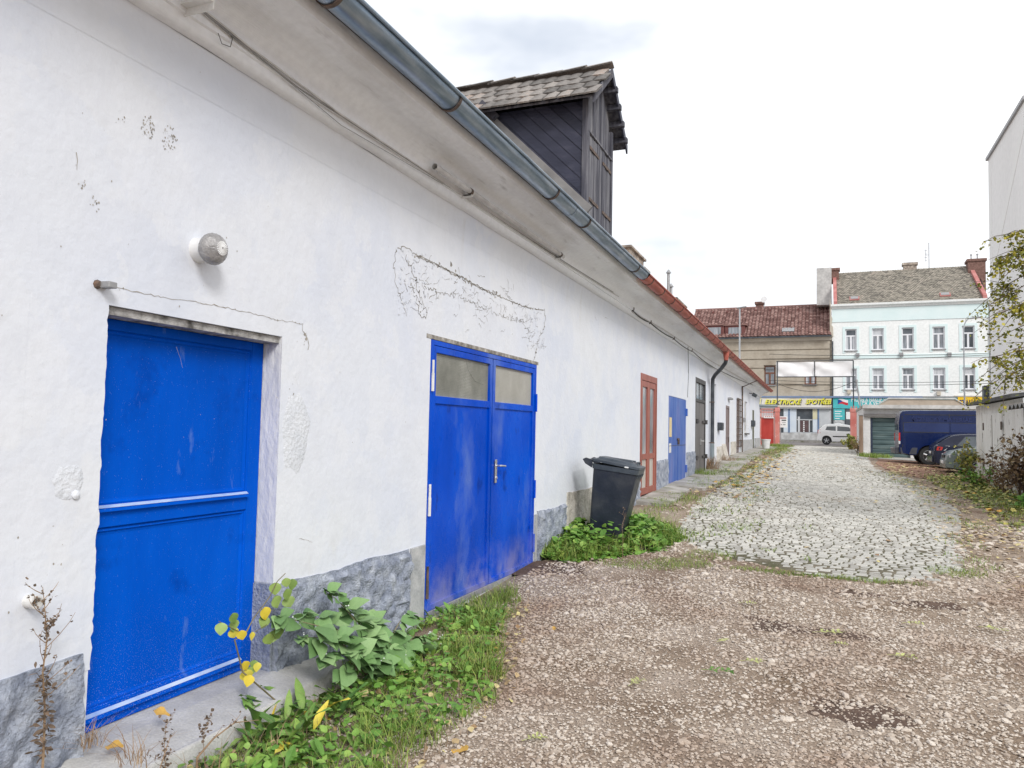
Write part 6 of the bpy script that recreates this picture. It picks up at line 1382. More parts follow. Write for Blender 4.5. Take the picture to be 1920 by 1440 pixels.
    for wx in sp['wx']:
        for s_ in (1, -1):
            yc = s_*(W_/2-.11); r_ = sp['wr']; q = MB(); q.lathe([(r_*.62,-.09), (r_*.95,-.10), (r_,-.07), (r_,.07), (r_*.95,.10), (r_*.62,.09)], 28, (wx, yc, r_), (0,1,0)); wh = q.build('wheel', rubber, t, smooth=True)
            q = MB(); q.lathe([(r_*.63,-.04), (r_*.66,.085), (r_*.60,.092), (r_*.55,.05)], 24, (wx, yc, r_), (0,s_,0))
            for k in range(5):
                a = 6.283*k/5+.3; d = Vector((math.cos(a), 0, math.sin(a))); q.tube([Vector((wx, yc+s_*.075, r_))+d*.02, Vector((wx, yc+s_*.08, r_))+d*r_*.6], [r_*.13, r_*.09], 6)
            q.lathe([(r_*.18,.06), (r_*.16,.10)], 12, (wx, yc, r_), (0,s_,0)); q.build('rim', rimm, wh, smooth=True)
    return t, body, hw, top
# blue van: rear towards the lane (local +x = front). side seen is -y after rotation 0
vy = 31.6; vx = on_y(1686, 840, vy).x; vz = gz(vx+1, vy)
navyp = carpaint('navy van paint', (.002,.009,.055), (.004,.015,.080))
VH = on_y(1740, 769.5, vy).z - vz
van = dict(L=4.95, W=1.96, H=VH, wr=.335, wx=[.98, 3.9], sill=.36, tumble=.11, boxy=True, cat='van', belt=[(0,1.15), (4.95,1.1)],
  top=[(0,VH-.42), (.05,VH-.12), (.14,VH-.02), (.4,VH), (2.9,VH+.02), (3.4,VH-.03), (4.2,1.35), (4.75,1.12), (4.95,.8)],
  win=[[(3.05,1.2), (3.85,1.18), (3.45,VH-.22), (3.05,VH-.22)]], screens=[(3.5,4.15,.84,'windscreen')], paint=navyp,
  marks=[('window_panel', [(.16,1.20), (1.62,1.20), (1.62,VH-.46), (.16,VH-.46)], carpaint('navy panel', (.010,.020,.085), (.018,.034,.12))), ('window_panel', [(1.68,1.20), (2.95,1.20), (2.95,VH-.46), (1.68,VH-.46)], carpaint('navy panel', (.01,.01,.01), (.01,.01,.01))),
         ('seam', [(.14,1.175), (1.62,1.175), (1.62,1.20), (.14,1.20)], chassis), ('seam', [(.14,VH-.46), (2.95,VH-.46), (2.95,VH-.44), (.14,VH-.44)], chassis), ('seam', [(.14,1.2), (.16,1.2), (.16,VH-.46), (.14,VH-.46)], chassis), ('seam', [(1.63,.5), (1.655,.5), (1.655,VH-.12), (1.63,VH-.12)], chassis), ('seam', [(.10,.62), (.125,.62), (.125,VH-.2), (.10,VH-.2)], chassis), ('body_moulding', [(1.4,.62), (3.4,.62), (3.4,.72), (1.4,.72)], chassis), ('roof_seam', [(.2,VH-.17), (3.2,VH-.17), (3.2,VH-.145), (.2,VH-.145)], chassis), ('lower_trim', [(.06,.38), (.56,.38), (.60,.62), (.04,.62)], M('grey bumper plastic', [(.3,(.045,.05,.065)), (.7,(.075,.08,.095))], scale=5, rough=.5))],
  boxes=[('tail_lamp', (-.015,.10,.80,.955,.86,1.16), redlamp), ('reverse_lamp', (-.016,.09,.80,.955,.74,.855), clearlamp), ('c_rear_bumper', (-.14,.10,-.90,.90,.38,.62), M('grey bumper plastic', [(.5,(.05,.05,.05))])), ('rear_window', (-.008,.02,.10,.76,1.25,VH-.50), carglass), ('c_bumper_step', (-.17,-.02,-.6,.6,.56,.60), greymetal)])
v_, vbody, vhw, vtop = make_car('blue_van', 'dark blue panel van parked with its back to the lane', (vx, vy+.98, vz), 0, van)
cu = text('ŘEZNICKÝ MATERIÁL', .20, M('faded blue van lettering', [(.3,(.014,.024,.095)), (.7,(.018,.032,.12))], scale=3, rough=.4), vbody, .42, -(vhw(1.5, VH-.33)+.012), VH-.40, bold=.008, sx=1.0, name='side_lettering', extr=.002)
# dark hatchback: rear towards the lane
dy = 29.0; dx_ = on_y(1752, 860, dy).x; dzz = gz(dx_+.8, dy)
darkp = carpaint('dark blue grey car paint', (.010,.012,.028), (.022,.026,.05))
hatch = dict(L=4.2, W=1.76, H=1.45, wr=.31, wx=[.78, 3.35], sill=.24, tumble=.24, belt=[(0,.98), (1.2,.93), (4.2,.82)],
  top=[(0,.72), (.03,.95), (.10,1.02), (.35,1.22), (.62,1.38), (.9,1.43), (1.7,1.46), (2.3,1.40), (3.05,1.0), (3.4,.95), (4.0,.82), (4.2,.55)],
  win=[[(.75,1.0), (1.50,.96), (1.50,1.36), (1.05,1.35)], [(1.56,.96), (2.75,.95), (2.25,1.33), (1.56,1.37)]], screens=[(.14,.60,.80,'rear_window'), (2.38,3.0,.84,'windscreen')], paint=darkp,
  marks=[('tail_lamp', [(.02,.78), (.36,.80), (.52,.98), (.10,1.0)], clearlamp), ('tail_lamp_red', [(.08,.80), (.26,.81), (.30,.93), (.12,.95)], redlamp), ('fuel_flap', [(.86,.80), (1.0,.80), (1.0,.92), (.86,.92)], darkp), ('side_strip', [(1.15,.52), (2.95,.52), (2.95,.57), (1.15,.57)], chassis)],
  boxes=[('c_rear_bumper', (-.05,.12,-.74,.74,.34,.60), darkp), ('c_number_plate', (-.035,-.01,-.26,.26,.66,.76), whitelet)])
make_car('dark_hatchback', 'dark blue hatchback car parked between the van and the shed', (dx_, dy+.88, dzz-.05), 0, hatch).__getitem__(0).scale = (.9, .9, .86)
# grey green saloon: front towards the lane -> rotate by pi
sy_ = 26.4; sx_ = on_y(1776, 870, sy_).x; szz = gz(sx_+.8, sy_)
greenp = carpaint('grey green metallic car paint', (.15,.19,.18), (.25,.29,.28))
salo = dict(L=4.35, W=1.74, H=1.42, wr=.30, wx=[.9, 3.45], sill=.22, tumble=.26, belt=[(0,.88), (4.35,.82)],
  top=[(0,.72), (.04,.92), (.5,1.0), (.85,1.04), (1.35,1.38), (2.3,1.42), (2.75,1.33), (3.25,.98), (3.6,.93), (4.15,.80), (4.30,.68), (4.35,.50)],
  win=[[(1.15,.94), (1.95,.92), (1.95,1.32), (1.42,1.31)], [(2.0,.92), (3.0,.90), (2.6,1.28), (2.0,1.33)]], screens=[(2.8,3.22,.84,'windscreen'), (.88,1.3,.82,'rear_window')], paint=greenp,
  marks=[('head_lamp', [(3.98,.62), (4.26,.60), (4.27,.71), (3.98,.76)], clearlamp), ('bump_strip', [(3.9,.42), (4.3,.42), (4.3,.47), (3.9,.47)], chassis)],
  boxes=[('head_lamp', (4.20,4.31,.36,.66,.58,.70), clearlamp), ('c_grille', (4.27,4.355,-.30,.30,.58,.68), chassis), ('c_number_plate', (4.36,4.385,-.26,.26,.38,.49), whitelet), ('c_front_bumper', (4.12,4.36,-.66,.66,.24,.50), greenp)])
make_car('grey_green_saloon', 'grey green saloon car parked nose out beside the white shed', (sx_+4.35*.92, sy_+.87, szz), math.pi, salo).__getitem__(0).scale = (.92, .92, .90)
# white hatchback in the street, heading right
cy_ = 57.2; cx_ = on_y(1533.5, 815, cy_).x; czz = gz(cx_, cy_)+.02
whitep = carpaint('white car paint', (.82,.82,.81), (.86,.86,.85))
CH = on_y(1570, 795.5, cy_).z-czz
pic = dict(L=3.55, W=1.6, H=CH, wr=.29, wx=[.55, 2.93], sill=.24, tumble=.20, belt=[(0,.95), (3.55,.86)],
  top=[(0,.78), (.03,.98), (.08,1.08), (.28,CH-.16), (.45,CH-.04), (.8,CH), (1.6,CH+.01), (2.0,CH-.06), (2.75,1.05), (3.2,.92), (3.5,.75), (3.55,.5)],
  win=[[(.48,1.02), (1.14,.97), (1.14,CH-.14), (.58,CH-.16)], [(1.24,.97), (2.3,.94), (1.95,CH-.18), (1.24,CH-.13)]], screens=[(.10,.27,.78,'rear_window'), (2.05,2.72,.84,'windscreen')], paint=whitep,
  marks=[('side_strip', [(.95,.55), (2.5,.55), (2.5,.62), (.95,.62)], chassis), ('tail_lamp', [(.03,.78), (.16,.80), (.20,1.04), (.10,1.06)], redlamp)],
  boxes=[('tail_lamp', (-.01,.10,.60,.72,.76,1.02), redlamp), ('c_rear_bumper', (-.05,.10,-.66,.66,.28,.56), whitep)])
make_car('white_hatchback', 'small white hatchback car passing in the street behind the gate pillar', (cx_, cy_+.8, czz), 0, pic)

# ================================================================== WHEELED BIN
bb = on_g(1150, 1000); BXC, BYC = -2.56, 9.72
bin_ = thing('wheeled_bin', 'dark grey plastic wheelie bin leaning by the white wall in the weeds', 'bin', (BXC, BYC, gh(BXC, BYC)-.015), R(0), local=True)
bin_.rotation_euler = (R(-1), R(7), R(4))
# local: -x = handle/hinge side, +x = front
V = []; F_ = []; lv = [(0,.19,.205), (.05,.205,.22), (.30,.225,.235), (.60,.25,.255), (.86,.272,.272), (.93,.278,.277)]; n = 28
def rrect(hx, hy, r, n=28):
    pts = []; 
    for c, (sx_, sy__) in enumerate(((1,1), (-1,1), (-1,-1), (1,-1))):
        for k in range(n//4): a = math.pi/2*(c+k/(n//4-1)); pts.append((sx_*(hx-r)+r*math.cos(a), sy__*(hy-r)+r*math.sin(a)))
    return pts
for (z, hx, hy) in lv:
    for (x, y) in rrect(hx, hy, .045): V.append((x+.03*z, y, z))
for i in range(len(lv)-1):
    for k in range(n): F_.append((i*n+k, i*n+(k+1) % n, (i+1)*n+(k+1) % n, (i+1)*n+k))
F_.append(tuple(range(n))[::-1]); F_.append(tuple((len(lv)-1)*n+k for k in range(n)))
q = MB(); q.add(V, F_); body = q.build('body', binm, bin_, smooth=True)
q = MB()
rims = [(.925,.292,.29), (.985,.300,.296), (.985,.285,.283)]; V = []; F_ = []
for (z, hx, hy) in rims:
    for (x, y) in rrect(hx, hy, .05): V.append((x+.03, y, z))
for i in range(2):
    for k in range(n): F_.append((i*n+k, i*n+(k+1) % n, (i+1)*n+(k+1) % n, (i+1)*n+k))
q.add(V, F_); 
for k in range(4): y_ = -.21+.14*k; q.prism([(.30,.93), (.325,.93), (.30,.86)], lambda x, z: (x+.005, y_-.008, z), lambda x, z: (x+.005, y_+.008, z))
q.build('rim', lidm, bin_, smooth=True)
V = []; F_ = []; ll = [(.990,.305,.300), (1.018,.305,.300), (1.026,.29,.285), (1.030,.25,.245), (1.058,.235,.225), (1.062,.20,.19)]
for (z, hx, hy) in ll:
    for (x, y) in rrect(hx, hy, .05): V.append((x+.03, y, z+.03*(.3-x)/.6))
for i in range(len(ll)-1):
    for k in range(n): F_.append((i*n+k, i*n+(k+1) % n, (i+1)*n+(k+1) % n, (i+1)*n+k))
F_ += [tuple(range(n))[::-1], tuple((len(ll)-1)*n+k for k in range(n))]
q = MB(); q.add(V, F_); lid = q.build('lid', lidm, bin_, smooth=True)
for y_ in (-.12, .12): q = MB(); q.box(-.15, .22, y_-.03, y_+.03, 1.06, 1.085); q.build('lid_rib', lidm, lid, bevel=.008)
q = MB(); q.tube([(.27,-.10,1.03), (.275,-.10,1.075), (.275,.10,1.075), (.27,.10,1.03)], .010, 8); q.build('lid_handle', lidm, lid, smooth=True)
q = MB(); q.prism([(-.27,.93), (-.27,1.03), (-.36,1.045), (-.40,1.02), (-.36,.97)], lambda x, z: (x, -.27, z), lambda x, z: (x, -.235, z)); q.prism([(-.27,.93), (-.27,1.03), (-.36,1.045), (-.40,1.02), (-.36,.97)], lambda x, z: (x, .235, z), lambda x, z: (x, .27, z)); q.tube([(-.365,-.25,1.01), (-.365,.25,1.01)], .016, 10); q.build('hinge_handle', binm, bin_, bevel=.006)
for s_ in (-1, 1):
    q = MB(); q.lathe([(.06,-.022), (.098,-.026), (.10,0), (.098,.026), (.06,.022)], 24, (-.20, s_*.235, .09), (0,1,0)); q.build('wheel', rubber, bin_, smooth=True)
q = MB(); q.tube([(-.20,-.24,.09), (-.20,.24,.09)], .012, 8); q.build('axle', greymetal, bin_)
q = MB(); q.box(.15, .20, -.3015, -.2965, .995, 1.012); q.build('sticker', whitelet, lid)

# ================================================================== PLANT HELPERS
def leaf_np(kind='oval', wd=.5):
    """leaf along +y, unit length, slight fold and droop"""
    if kind == 'oval': pr = [(0,.02), (.18,.34), (.42,.5), (.70,.34), (1,.0)]
    elif kind == 'round': pr = [(0,.05), (.18,.42), (.45,.52), (.75,.36), (1,.02)]
    else: pr = [(0,.04), (.3,.38), (.6,.5), (.85,.3), (1,.02)]
    V = []; F_ = []
    for (y, w_) in pr: V += [(-w_*wd, y, .10*w_-.10*y*y), (0, y, -.10*y*y), (w_*wd, y, .10*w_-.10*y*y)]
    for i in range(len(pr)-1):
        a = i*3; F_ += [(a, a+1, a+4, a+3), (a+1, a+2, a+5, a+4)]
    return np.array(V), np.array(F_)
LO = leaf_np('oval', .95); LR = leaf_np('round', 1.0); LL = leaf_np('long', .38)
QV = np.array([(0,0,0), (.34,.45,.06), (0,1,-.08), (-.34,.45,.06)]); QF = np.array([(0,1,2,3)])
def leaves(P_, size, mat, name, parent=None, tmpl=None, tilt=1.0, zsq=1., rng=nrng, **kw):
    P_ = np.asarray(P_, float); N = len(P_); TV, TF = tmpl or (QV, QF)
    sz = (np.asarray(size) if np.ndim(size) else np.full(N, size))*rng.uniform(.6, 1.25, N); M_ = rotm(N, tilt, rng)*sz[:, None, None]
    V, F_ = inst(TV, TF, P_, M_); return npmesh(name, V, F_, mat, parent, **kw)
def blades(P_, h, wd, mat, name, parent=None, lean=.5, rng=nrng, **kw):
    P_ = np.asarray(P_, float); N = len(P_); a = rng.uniform(0, 6.283, N); d = np.stack([np.cos(a), np.sin(a), np.zeros(N)], -1); s_ = np.stack([-np.sin(a), np.cos(a), np.zeros(N)], -1)
    hh = (np.asarray(h) if np.ndim(h) else np.full(N, h))*rng.uniform(.45, 1.2, N); w_ = wd*rng.uniform(.6, 1.3, N); l_ = lean*rng.uniform(.1, 1.5, N)*hh; V = np.zeros((N, 7, 3))
    for k, (t, f_) in enumerate(((0, 1.), (.4, .9), (.75, .6))):
        c = P_+d*(l_*t*t)[:, None]+np.array([0, 0, 1.])*(hh*(t-.22*lean*t*t))[:, None]
        V[:, 2*k] = c-s_*(w_*f_)[:, None]; V[:, 2*k+1] = c+s_*(w_*f_)[:, None]
    V[:, 6] = P_+d*l_[:, None]+np.array([0, 0, 1.])*(hh*(1-.22*lean))[:, None]
    T = np.array([(0,1,3), (0,3,2), (2,3,5), (2,5,4), (4,5,6)]); F_ = T[None]+(np.arange(N)*7)[:, None, None]
    return npmesh(name, V.reshape(-1, 3), F_.reshape(-1, 3), mat, parent, **kw)
def spots(n, fx, fy, keep=lambda x, y: True):
    out = []
    while len(out) < n:
        x, y = fx(), fy()
        if keep(x, y): out.append((x, y, gh(x, y)))
    return np.array(out)
U = rnd.uniform
def patch(n, cx, cy, rx, ry):
    out = []
    while len(out) < n:
        a, r__ = U(0, 6.283), math.sqrt(rnd.random())*(1+.3*noise.noise(Vector((U(0,9), cx, cy)))); x, y = cx+rx*r__*math.cos(a), cy+ry*r__*math.sin(a); out.append((max(x, WX+.03), y, gh(max(x, WX+.03), y)))
    return np.array(out)

# ---- grass along the wall foot
def strip(n, y0, y1, edge, bias=1.4, x0=WX+.04):
    def one():
        y = U(y0, y1); e = edge(y); t = rnd.random()**bias; return (x0+(e-x0)*t, y)
    o = []
    while len(o) < n:
        x, y = one(); pr = .5+.9*noise.noise(Vector((x*2.3, y*2.3, 4)))
        if 2.2 < y < 4.30 and x < -2.70: continue
        if rnd.random() < pr: o.append((x, y, gh(x, y)))
    return np.array(o)
def keepout(A): return A
g1 = strip(5200, 2.6, 6.6, lambda y: wallgrass(y)+.12)
blades(g1, .085, .0022, grassm, 'grass', label='short grass and weeds along the foot of the near wall', cat='grass', kind='stuff', lean=.9)
tl = np.concatenate([patch(260, *t) for t in ((-2.05,4.62,.17,.15), (-2.62,6.05,.16,.22), (-2.45,5.6,.16,.2), (-2.3,5.0,.2,.2), (-2.70,6.6,.1,.25), (-2.0,3.5,.22,.2), (-1.85,2.9,.2,.25))])
blades(tl, .17, .0024, grassm, 'grass_tufts', label='taller tufts of fresh grass by the large blue door', cat='grass', kind='stuff', lean=.8)
lv = strip(1000, 2.7, 6.0, lambda y: wallgrass(y)+.05, 1.2); lv[:, 2] += nrng.uniform(.01, .09, len(lv))
lw = strip(1100, 2.7, 6.2, lambda y: wallgrass(y)+.05, 1.2); lw[:, 2] += nrng.uniform(.0, .05, len(lw)); leaves(lw, .095, weedm, 'long_leaved_weeds', tmpl=LL, tilt=1.2, label='dandelion like long leaves among the grass by the near wall', cat='weeds', kind='stuff')
leaves(lv, .042, weedm, 'low_weeds', tmpl=LO, tilt=1.1, label='low leafy weeds growing through the grass', cat='weeds', kind='stuff')
lt = strip(420, 2.6, 6.4, lambda y: wallgrass(y)+.25, .8); lt[:, 2] += nrng.uniform(.01, .05, len(lt)); leaves(lt, .035, fallb, 'leaf_litter', tmpl=LO, tilt=.8, label='dead brown leaves caught in the grass by the near wall', cat='leaf litter', kind='stuff')
db = strip(900, 2.6, 6.6, lambda y: wallgrass(y)+.22, .8); blades(db, .10, .0016, drym, 'dry_grass', label='straw coloured dead grass mixed into the green fringe', cat='grass', kind='stuff', lean=1.5)
# ---- creeper round the bin and along the lane edge
def bincover(n):
    o = []
    while len(o) < n:
        y = U(8.35, 11.2); e = np.interp(y, [8.3, 8.8, 9.4, 10.2, 10.8, 11.3], [-2.65, -2.2, -1.75, -1.65, -1.85, -2.3]); x = WX+.04+(e-WX-.04)*rnd.random()
        if (x-BXC)**2+(y-BYC)**2 < .10 or (abs(x-BXC) < .34 and y > BYC-.55 and y < BYC-.1 and rnd.random() < .75): continue
        h = .36*math.sin(math.pi*min(1, max(0, (x-WX+.35)/(e-WX+.35))))*math.sin(math.pi*min(1, max(0, (y-8.2)/3.2)))*(1-.45*((y > 9.9) and (x < -2.3))); o.append((x, y, gh(x, y)+h*rnd.random()**.5))
    return np.array(o)
ck = bincover(2300); leaves(ck, .078, weedm, 'ground_cover', tmpl=LR, tilt=1.0, label='bright green leafy ground cover around the bin', cat='ground cover', kind='stuff')
gb2 = bincover(2600); gb2[:, 2] = [gh(x, y) for x, y in gb2[:, :2]]; blades(gb2, .26, .003, grassm, 'grass', label='long grass tangled in the ground cover around the bin', cat='grass', kind='stuff', lean=1.0)
ed = np.concatenate([patch(500, *t) for t in ((-1.9,8.5,.5,.22), (-1.45,8.75,.35,.25), (-.45,8.66,.5,.09), (.45,8.66,.5,.08), (1.35,9.5,.3,.25), (-1.2,9.3,.3,.3))]); ed = ed[ed[:, 0] < 5]
blades(ed, .055, .0022, grassm, 'grass', label='mossy grass fringe along the front edge of the setts', cat='grass', kind='stuff', lean=1.1)
ps = []
for k in range(11000):
    y = 9+(rnd.random()**1.7)*34; a = np.interp(y, *LANE_L); x = a+(-.75 if y > 12 else -.2)+rnd.random()**1.2*(2.1 if y < 20 else 1.1)
    if noise.noise(Vector((x*1.3, y*.8, 6)))+noise.noise(Vector((x*4, y*3, 2)))*.5 > -.02+.30*max(0, x-a-.2): ps.append((x, y, gh(x, y)+.018))
ps = np.array(ps); blades(ps, .060+.0018*ps[:, 1], .0045, grassm, 'moss_grass', label='mossy grass growing in the joints along the left edge of the setts', cat='grass', kind='stuff', lean=1.2)
ps = []
for k in range(2600):
    y = U(12, 24); x = U(-2.75, -1.6)
    if noise.noise(Vector((x*1.5, y*.9, 16))) > .05: ps.append((x, y, gh(x, y)+.02))
blades(np.array(ps), .09, .004, grassm, 'grass', label='scruffy grass between the footpath and the setts', cat='grass', kind='stuff', lean=1.)
# leaf litter
def litter(n, fn, size, mat, label, name='leaf_litter', dz=.012, tm=None):
    P_ = np.array([fn() for _ in range(n)]); P_[:, 2] += dz; leaves(P_, size, mat, name, tmpl=tm, tilt=.35, label=label, cat='leaf litter', kind='stuff')
def fl1():
    y = 15+rnd.random()**1.2*26; x = np.interp(y, *LANE_L)+rnd.gauss(.15, .45); return (x, y, gh(x, y)+.03)
litter(620, fl1, .11, fallb, 'pale brown fallen leaves drifted along the left edge of the setts', tm=LO)
def fl2():
    y = U(17, 30); x = np.interp(y, *LANE_L)+rnd.gauss(.35, .25); return (x, y, gh(x, y)+.035)
litter(110, fl2, .13, fallo, 'orange fallen leaves lying on the setts', tm=LO)
def fl3():
    x, y = U(2.0, 6), U(24.8, 31); return (x, y, gh(x, y)+.01)
litter(900, fl3, .10, fallb, 'pale leaves scattered over the parking bay', tm=LO)
def fl4():
    x, y = U(-1.5, 2.4), U(9, 36); return (x, y, gh(x, y)+.03)
litter(240, fl4, .07, fallb, 'scattered small leaves lying on the cobbled lane', tm=LO)
def fl5():
    y = U(11, 26); x = np.interp(y, *LANE_R)+rnd.gauss(.35, .28); return (x, y, gh(x, y)+.012)
litter(520, fl5, .08, fallb, 'dead leaves drifted along the right edge of the setts', tm=LO)
ps = []
for k in range(2600):
    y = U(9.6, 26); x = np.interp(y, *LANE_R)+rnd.gauss(.30, .25)
    if noise.noise(Vector((x*1.6, y*.9, 26))) > .0: ps.append((x, y, gh(x, y)+.01))
blades(np.array(ps), .07, .0035, grassm, 'grass', label='patchy grass creeping over the right edge of the setts', cat='grass', kind='stuff', lean=1.2)
# ---- right hand verge
def verge(n, hmax, off=0.):
    o = []
    while len(o) < n:
        y = U(10.5, 25.5); e = np.interp(y, [10.5, 12, 14, 17, 21, 25.5], [3.5, 2.75, 2.55, 2.75, 2.75, 2.6])+off; x = e+rnd.random()**.9*2.2
        if x > SX-.03 and y > 15: continue
        if rnd.random() < .55+.8*noise.noise(Vector((x*1.8, y*1.2, 9)))+.25*(x-e): o.append((x, y, gh(x, y)+hmax*rnd.random()**2*min(1, (x-e)/1.0)))
    return np.array(o)
leaves(verge(5200, .20), .075, yelweed, 'verge_weeds', tmpl=LO, tilt=.6, label='yellowing weeds and leaf litter along the right hand verge', cat='weeds', kind='stuff')
vg = verge(4200, 0., .1); blades(vg, .15, .0035, grassm, 'verge_grass', label='rough grass on the verge below the sheds', cat='grass', kind='stuff', lean=.9)
litter(700, lambda: (lambda y, x: (x, y, gh(x, y)))(U(8.5, 14), U(1.6, 4.5)), .05, fallb, 'small leaves scattered on the gravel right of the setts', tm=LO)
for (px_, py_, mt, sz, lb) in ((1866, 963, fallo, .17, 'large bright yellow maple leaf lying on the verge'), (1820, 929, fallo, .17, 'orange leaf lying on the verge before the white shed')):
    p = on_g(px_, py_); V = []; k = 10
    for i in range(2*k): a = 6.283*i/(2*k); r__ = sz*(1 if i % 2 == 0 else .62)*(1-.3*(i > 15)); V.append((p.x+r__*math.cos(a), p.y+r__*math.sin(a), p.z+.06+.03*math.cos(3*a)))
    q = MB(); q.add(V+[(p.x, p.y, p.z+.05)], [(i, (i+1) % (2*k), 2*k) for i in range(2*k)]); q.build('fallen_leaf', mt, label=lb, cat='leaf')
# dry bush and green plants at the sheds
def bush(name, label, cx, cy, rad, h, nst, leafm_, nl, lsize, stm, tm=None, lean=.5, cat='bush', r0=.012):
    z0 = gh(cx, cy); t = thing(name, label, cat, (cx, cy, z0)); q = MB(); tips = []
    for k in range(nst):
        a = U(0, 6.283); b = Vector((cx+U(-.1,.1), cy+U(-.1,.1), z0-.03)); hh = h*U(.55, 1); d = Vector((math.cos(a), math.sin(a), 0))*rad*U(.2, 1.); P_ = []
        for i in range(7): tt = i/6; P_.append(b+d*tt**1.3+Vector((U(-.03,.03), U(-.03,.03), hh*(tt-.18*lean*tt*tt))))
        q.tube(P_, [r0*(1-.85*i/6) for i in range(7)], 5); tips.append(P_)
        for m in range(5):
            i = rnd.randint(2, 5); s_ = P_[i]; e = s_+Vector((U(-1,1), U(-1,1), U(.1,1))).normalized()*h*U(.12,.3); mid = s_.lerp(e, .5)+Vector((0,0,.02)); q.tube([s_, mid, e], [r0*.4, r0*.3, r0*.1], 4); tips.append([s_, mid, e])
    q.build('stems', stm, t)
    P_ = []
    for k in range(nl):
        s_ = rnd.choice(tips); i = rnd.randint(1 if len(s_) < 4 else 2, len(s_)-1); p = s_[i-1].lerp(s_[i], rnd.random()); P_.append((p.x+rnd.gauss(0,.035), p.y+rnd.gauss(0,.035), max(z0+.02, p.z+rnd.gauss(0,.03))))
    leaves(P_, lsize, leafm_, 'foliage', t, tmpl=tm, tilt=1.4, kind='stuff'); return t
bush('dry_bush', 'tall brown dry bush before the grey shed', SX-.28, 18.6, .75, 1.75, 26, bushdry, 1500, .07, twigm, tm=LO)
bush('dry_bush', 'smaller withered brown bush at the corner of the white shed', SX-.25, 20.6, .6, 1.05, 16, bushdry, 600, .06, drym, tm=LO)
bush('leafy_weed', 'upright light green leafy weed at the shed corner near the cars', SX-.35, 24.6, .35, 1.25, 9, yelweed, 330, .085, stemm, tm=LO, cat='plant')
bush('leafy_weed', 'broad green weed clump at the foot of the white shed', SX-.45, 22.6, .5, .6, 12, weedm, 300, .08, stemm, tm=LO, cat='plant')
bush('leafy_weed', 'low bluish green weed clump on the verge before the grey shed', SX-.5, 16.4, .5, .5, 10, weedm, 300, .10, stemm, tm=LO, cat='plant')
bush('gate_shrub', 'yellow green shrub at the foot of the right gate pillar', on_y(1598,840,47.5).x, 47.5, .75, 1.0, 14, yelweed, 900, .11, stemm, tm=LO)
bush('gate_shrub', 'straw coloured grass clump at the garage corner', on_y(1612,845,41.5).x, 41.5, .6, .95, 14, fallb, 500, .10, drym, tm=LL)
bush('garage_shrub', 'small bush behind the garage roof below the yellow sign', on_y(1828,748,62).x, 62, .9, 3.6, 12, yelweed, 500, .18, twigm, tm=LO)
gp = np.concatenate([patch(700, on_y(1640,855,36.5).x, 36.5, .7, 1.2), patch(500, on_y(1448,842,47).x, 46.5, .7, 1.5), patch(300, on_y(1470,838,48).x, 48, .6, 1.0)]); blades(gp, .22, .008, grassm, 'grass', label='grass patches by the gate pillars and garage corner', cat='grass', kind='stuff', lean=.9)
def tuft(px_, py_, r__, h, mat, n, label):
    p = on_g(px_, py_); blades(patch(n, p.x, p.y, r__, r__), h, .004, mat, 'grass_clump', label=label, cat='grass', kind='stuff', lean=.8)
tuft(1328, 882, .3, .5, drym, 260, 'straw coloured dry grass clump by the downpipe'); tuft(1318, 893, .35, .25, grassm, 300, 'green grass clump below the dark double door'); tuft(1360, 866, .4, .3, drym, 200, 'dry grass under the narrow brown door')

# ================================================================== INDIVIDUAL PLANTS BY THE NEAR DOOR
def leafobj(me, parent, p, d, up_, size, roll=0.):
    y = Vector(d).normalized(); z = Vector(up_)-y*Vector(up_).dot(y)
    if z.length < 1e-4: z = Vector((1,0,0))
    z.normalize(); x = y.cross(z); m = Matrix((x, y, z)).transposed().to_4x4() @ Matrix.Rotation(roll, 4, 'Y') @ Matrix.Diagonal((size, size, size, 1)); off = ORG[parent.name]; m = Matrix.Translation(Vector(p)-off) @ m
    o = bpy.data.objects.new('leaf', me); COL.objects.link(o); o.parent = parent; o.matrix_local = m; return o
def leafmesh(tm, mat, nm='leaf'):
    me = bpy.data.meshes.new(nm); me.from_pydata([tuple(v) for v in tm[0]], [], [tuple(f) for f in tm[1]]); me.materials.append(mat)
    for p_ in me.polygons: p_.use_smooth = True
    return me
# finer nightshade leaf: oval, pointed, wavy
def fineleaf(wd, pts, wav=.03, fold=.14, droop=.18):
    V = []; F_ = []
    for i, (y, w_) in enumerate(pts):
        for j, u in enumerate((-1, -.5, 0, .5, 1)): V.append((u*w_*wd, y+.05*abs(u)*0, fold*abs(u)*w_-droop*y*y+wav*math.sin(y*9+u*2)*abs(u)-.02*(abs(u) == .5)*(i % 2)))
    for i in range(len(pts)-1):
        for j in range(4): a = i*5+j; F_.append((a, a+1, a+6, a+5))
    return V, F_
NS = leafmesh(fineleaf(1., [(0,.02), (.07,.16), (.20,.33), (.36,.40), (.54,.35), (.74,.22), (.90,.09), (1,.0)], fold=.07, wav=.02, droop=.22), nightm)
SAG = leafmesh(fineleaf(1., [(0,.02), (.05,.22), (.2,.44), (.42,.50), (.65,.40), (.85,.2), (1,.02)], droop=.12), sapgreen); SAY = leafmesh(fineleaf(1., [(0,.02), (.05,.22), (.2,.44), (.42,.50), (.65,.40), (.85,.2), (1,.02)], droop=.12), sapyellow)
DK = leafmesh(fineleaf(.42, [(0,.03), (.12,.10), (.3,.24), (.55,.30), (.78,.20), (.92,.09), (1,.0)], wav=.05, droop=.45), dockm)
DKY = leafmesh(fineleaf(.42, [(0,.03), (.12,.10), (.3,.24), (.55,.30), (.78,.20), (.92,.09), (1,.0)], wav=.05, droop=.45), sapyellow)
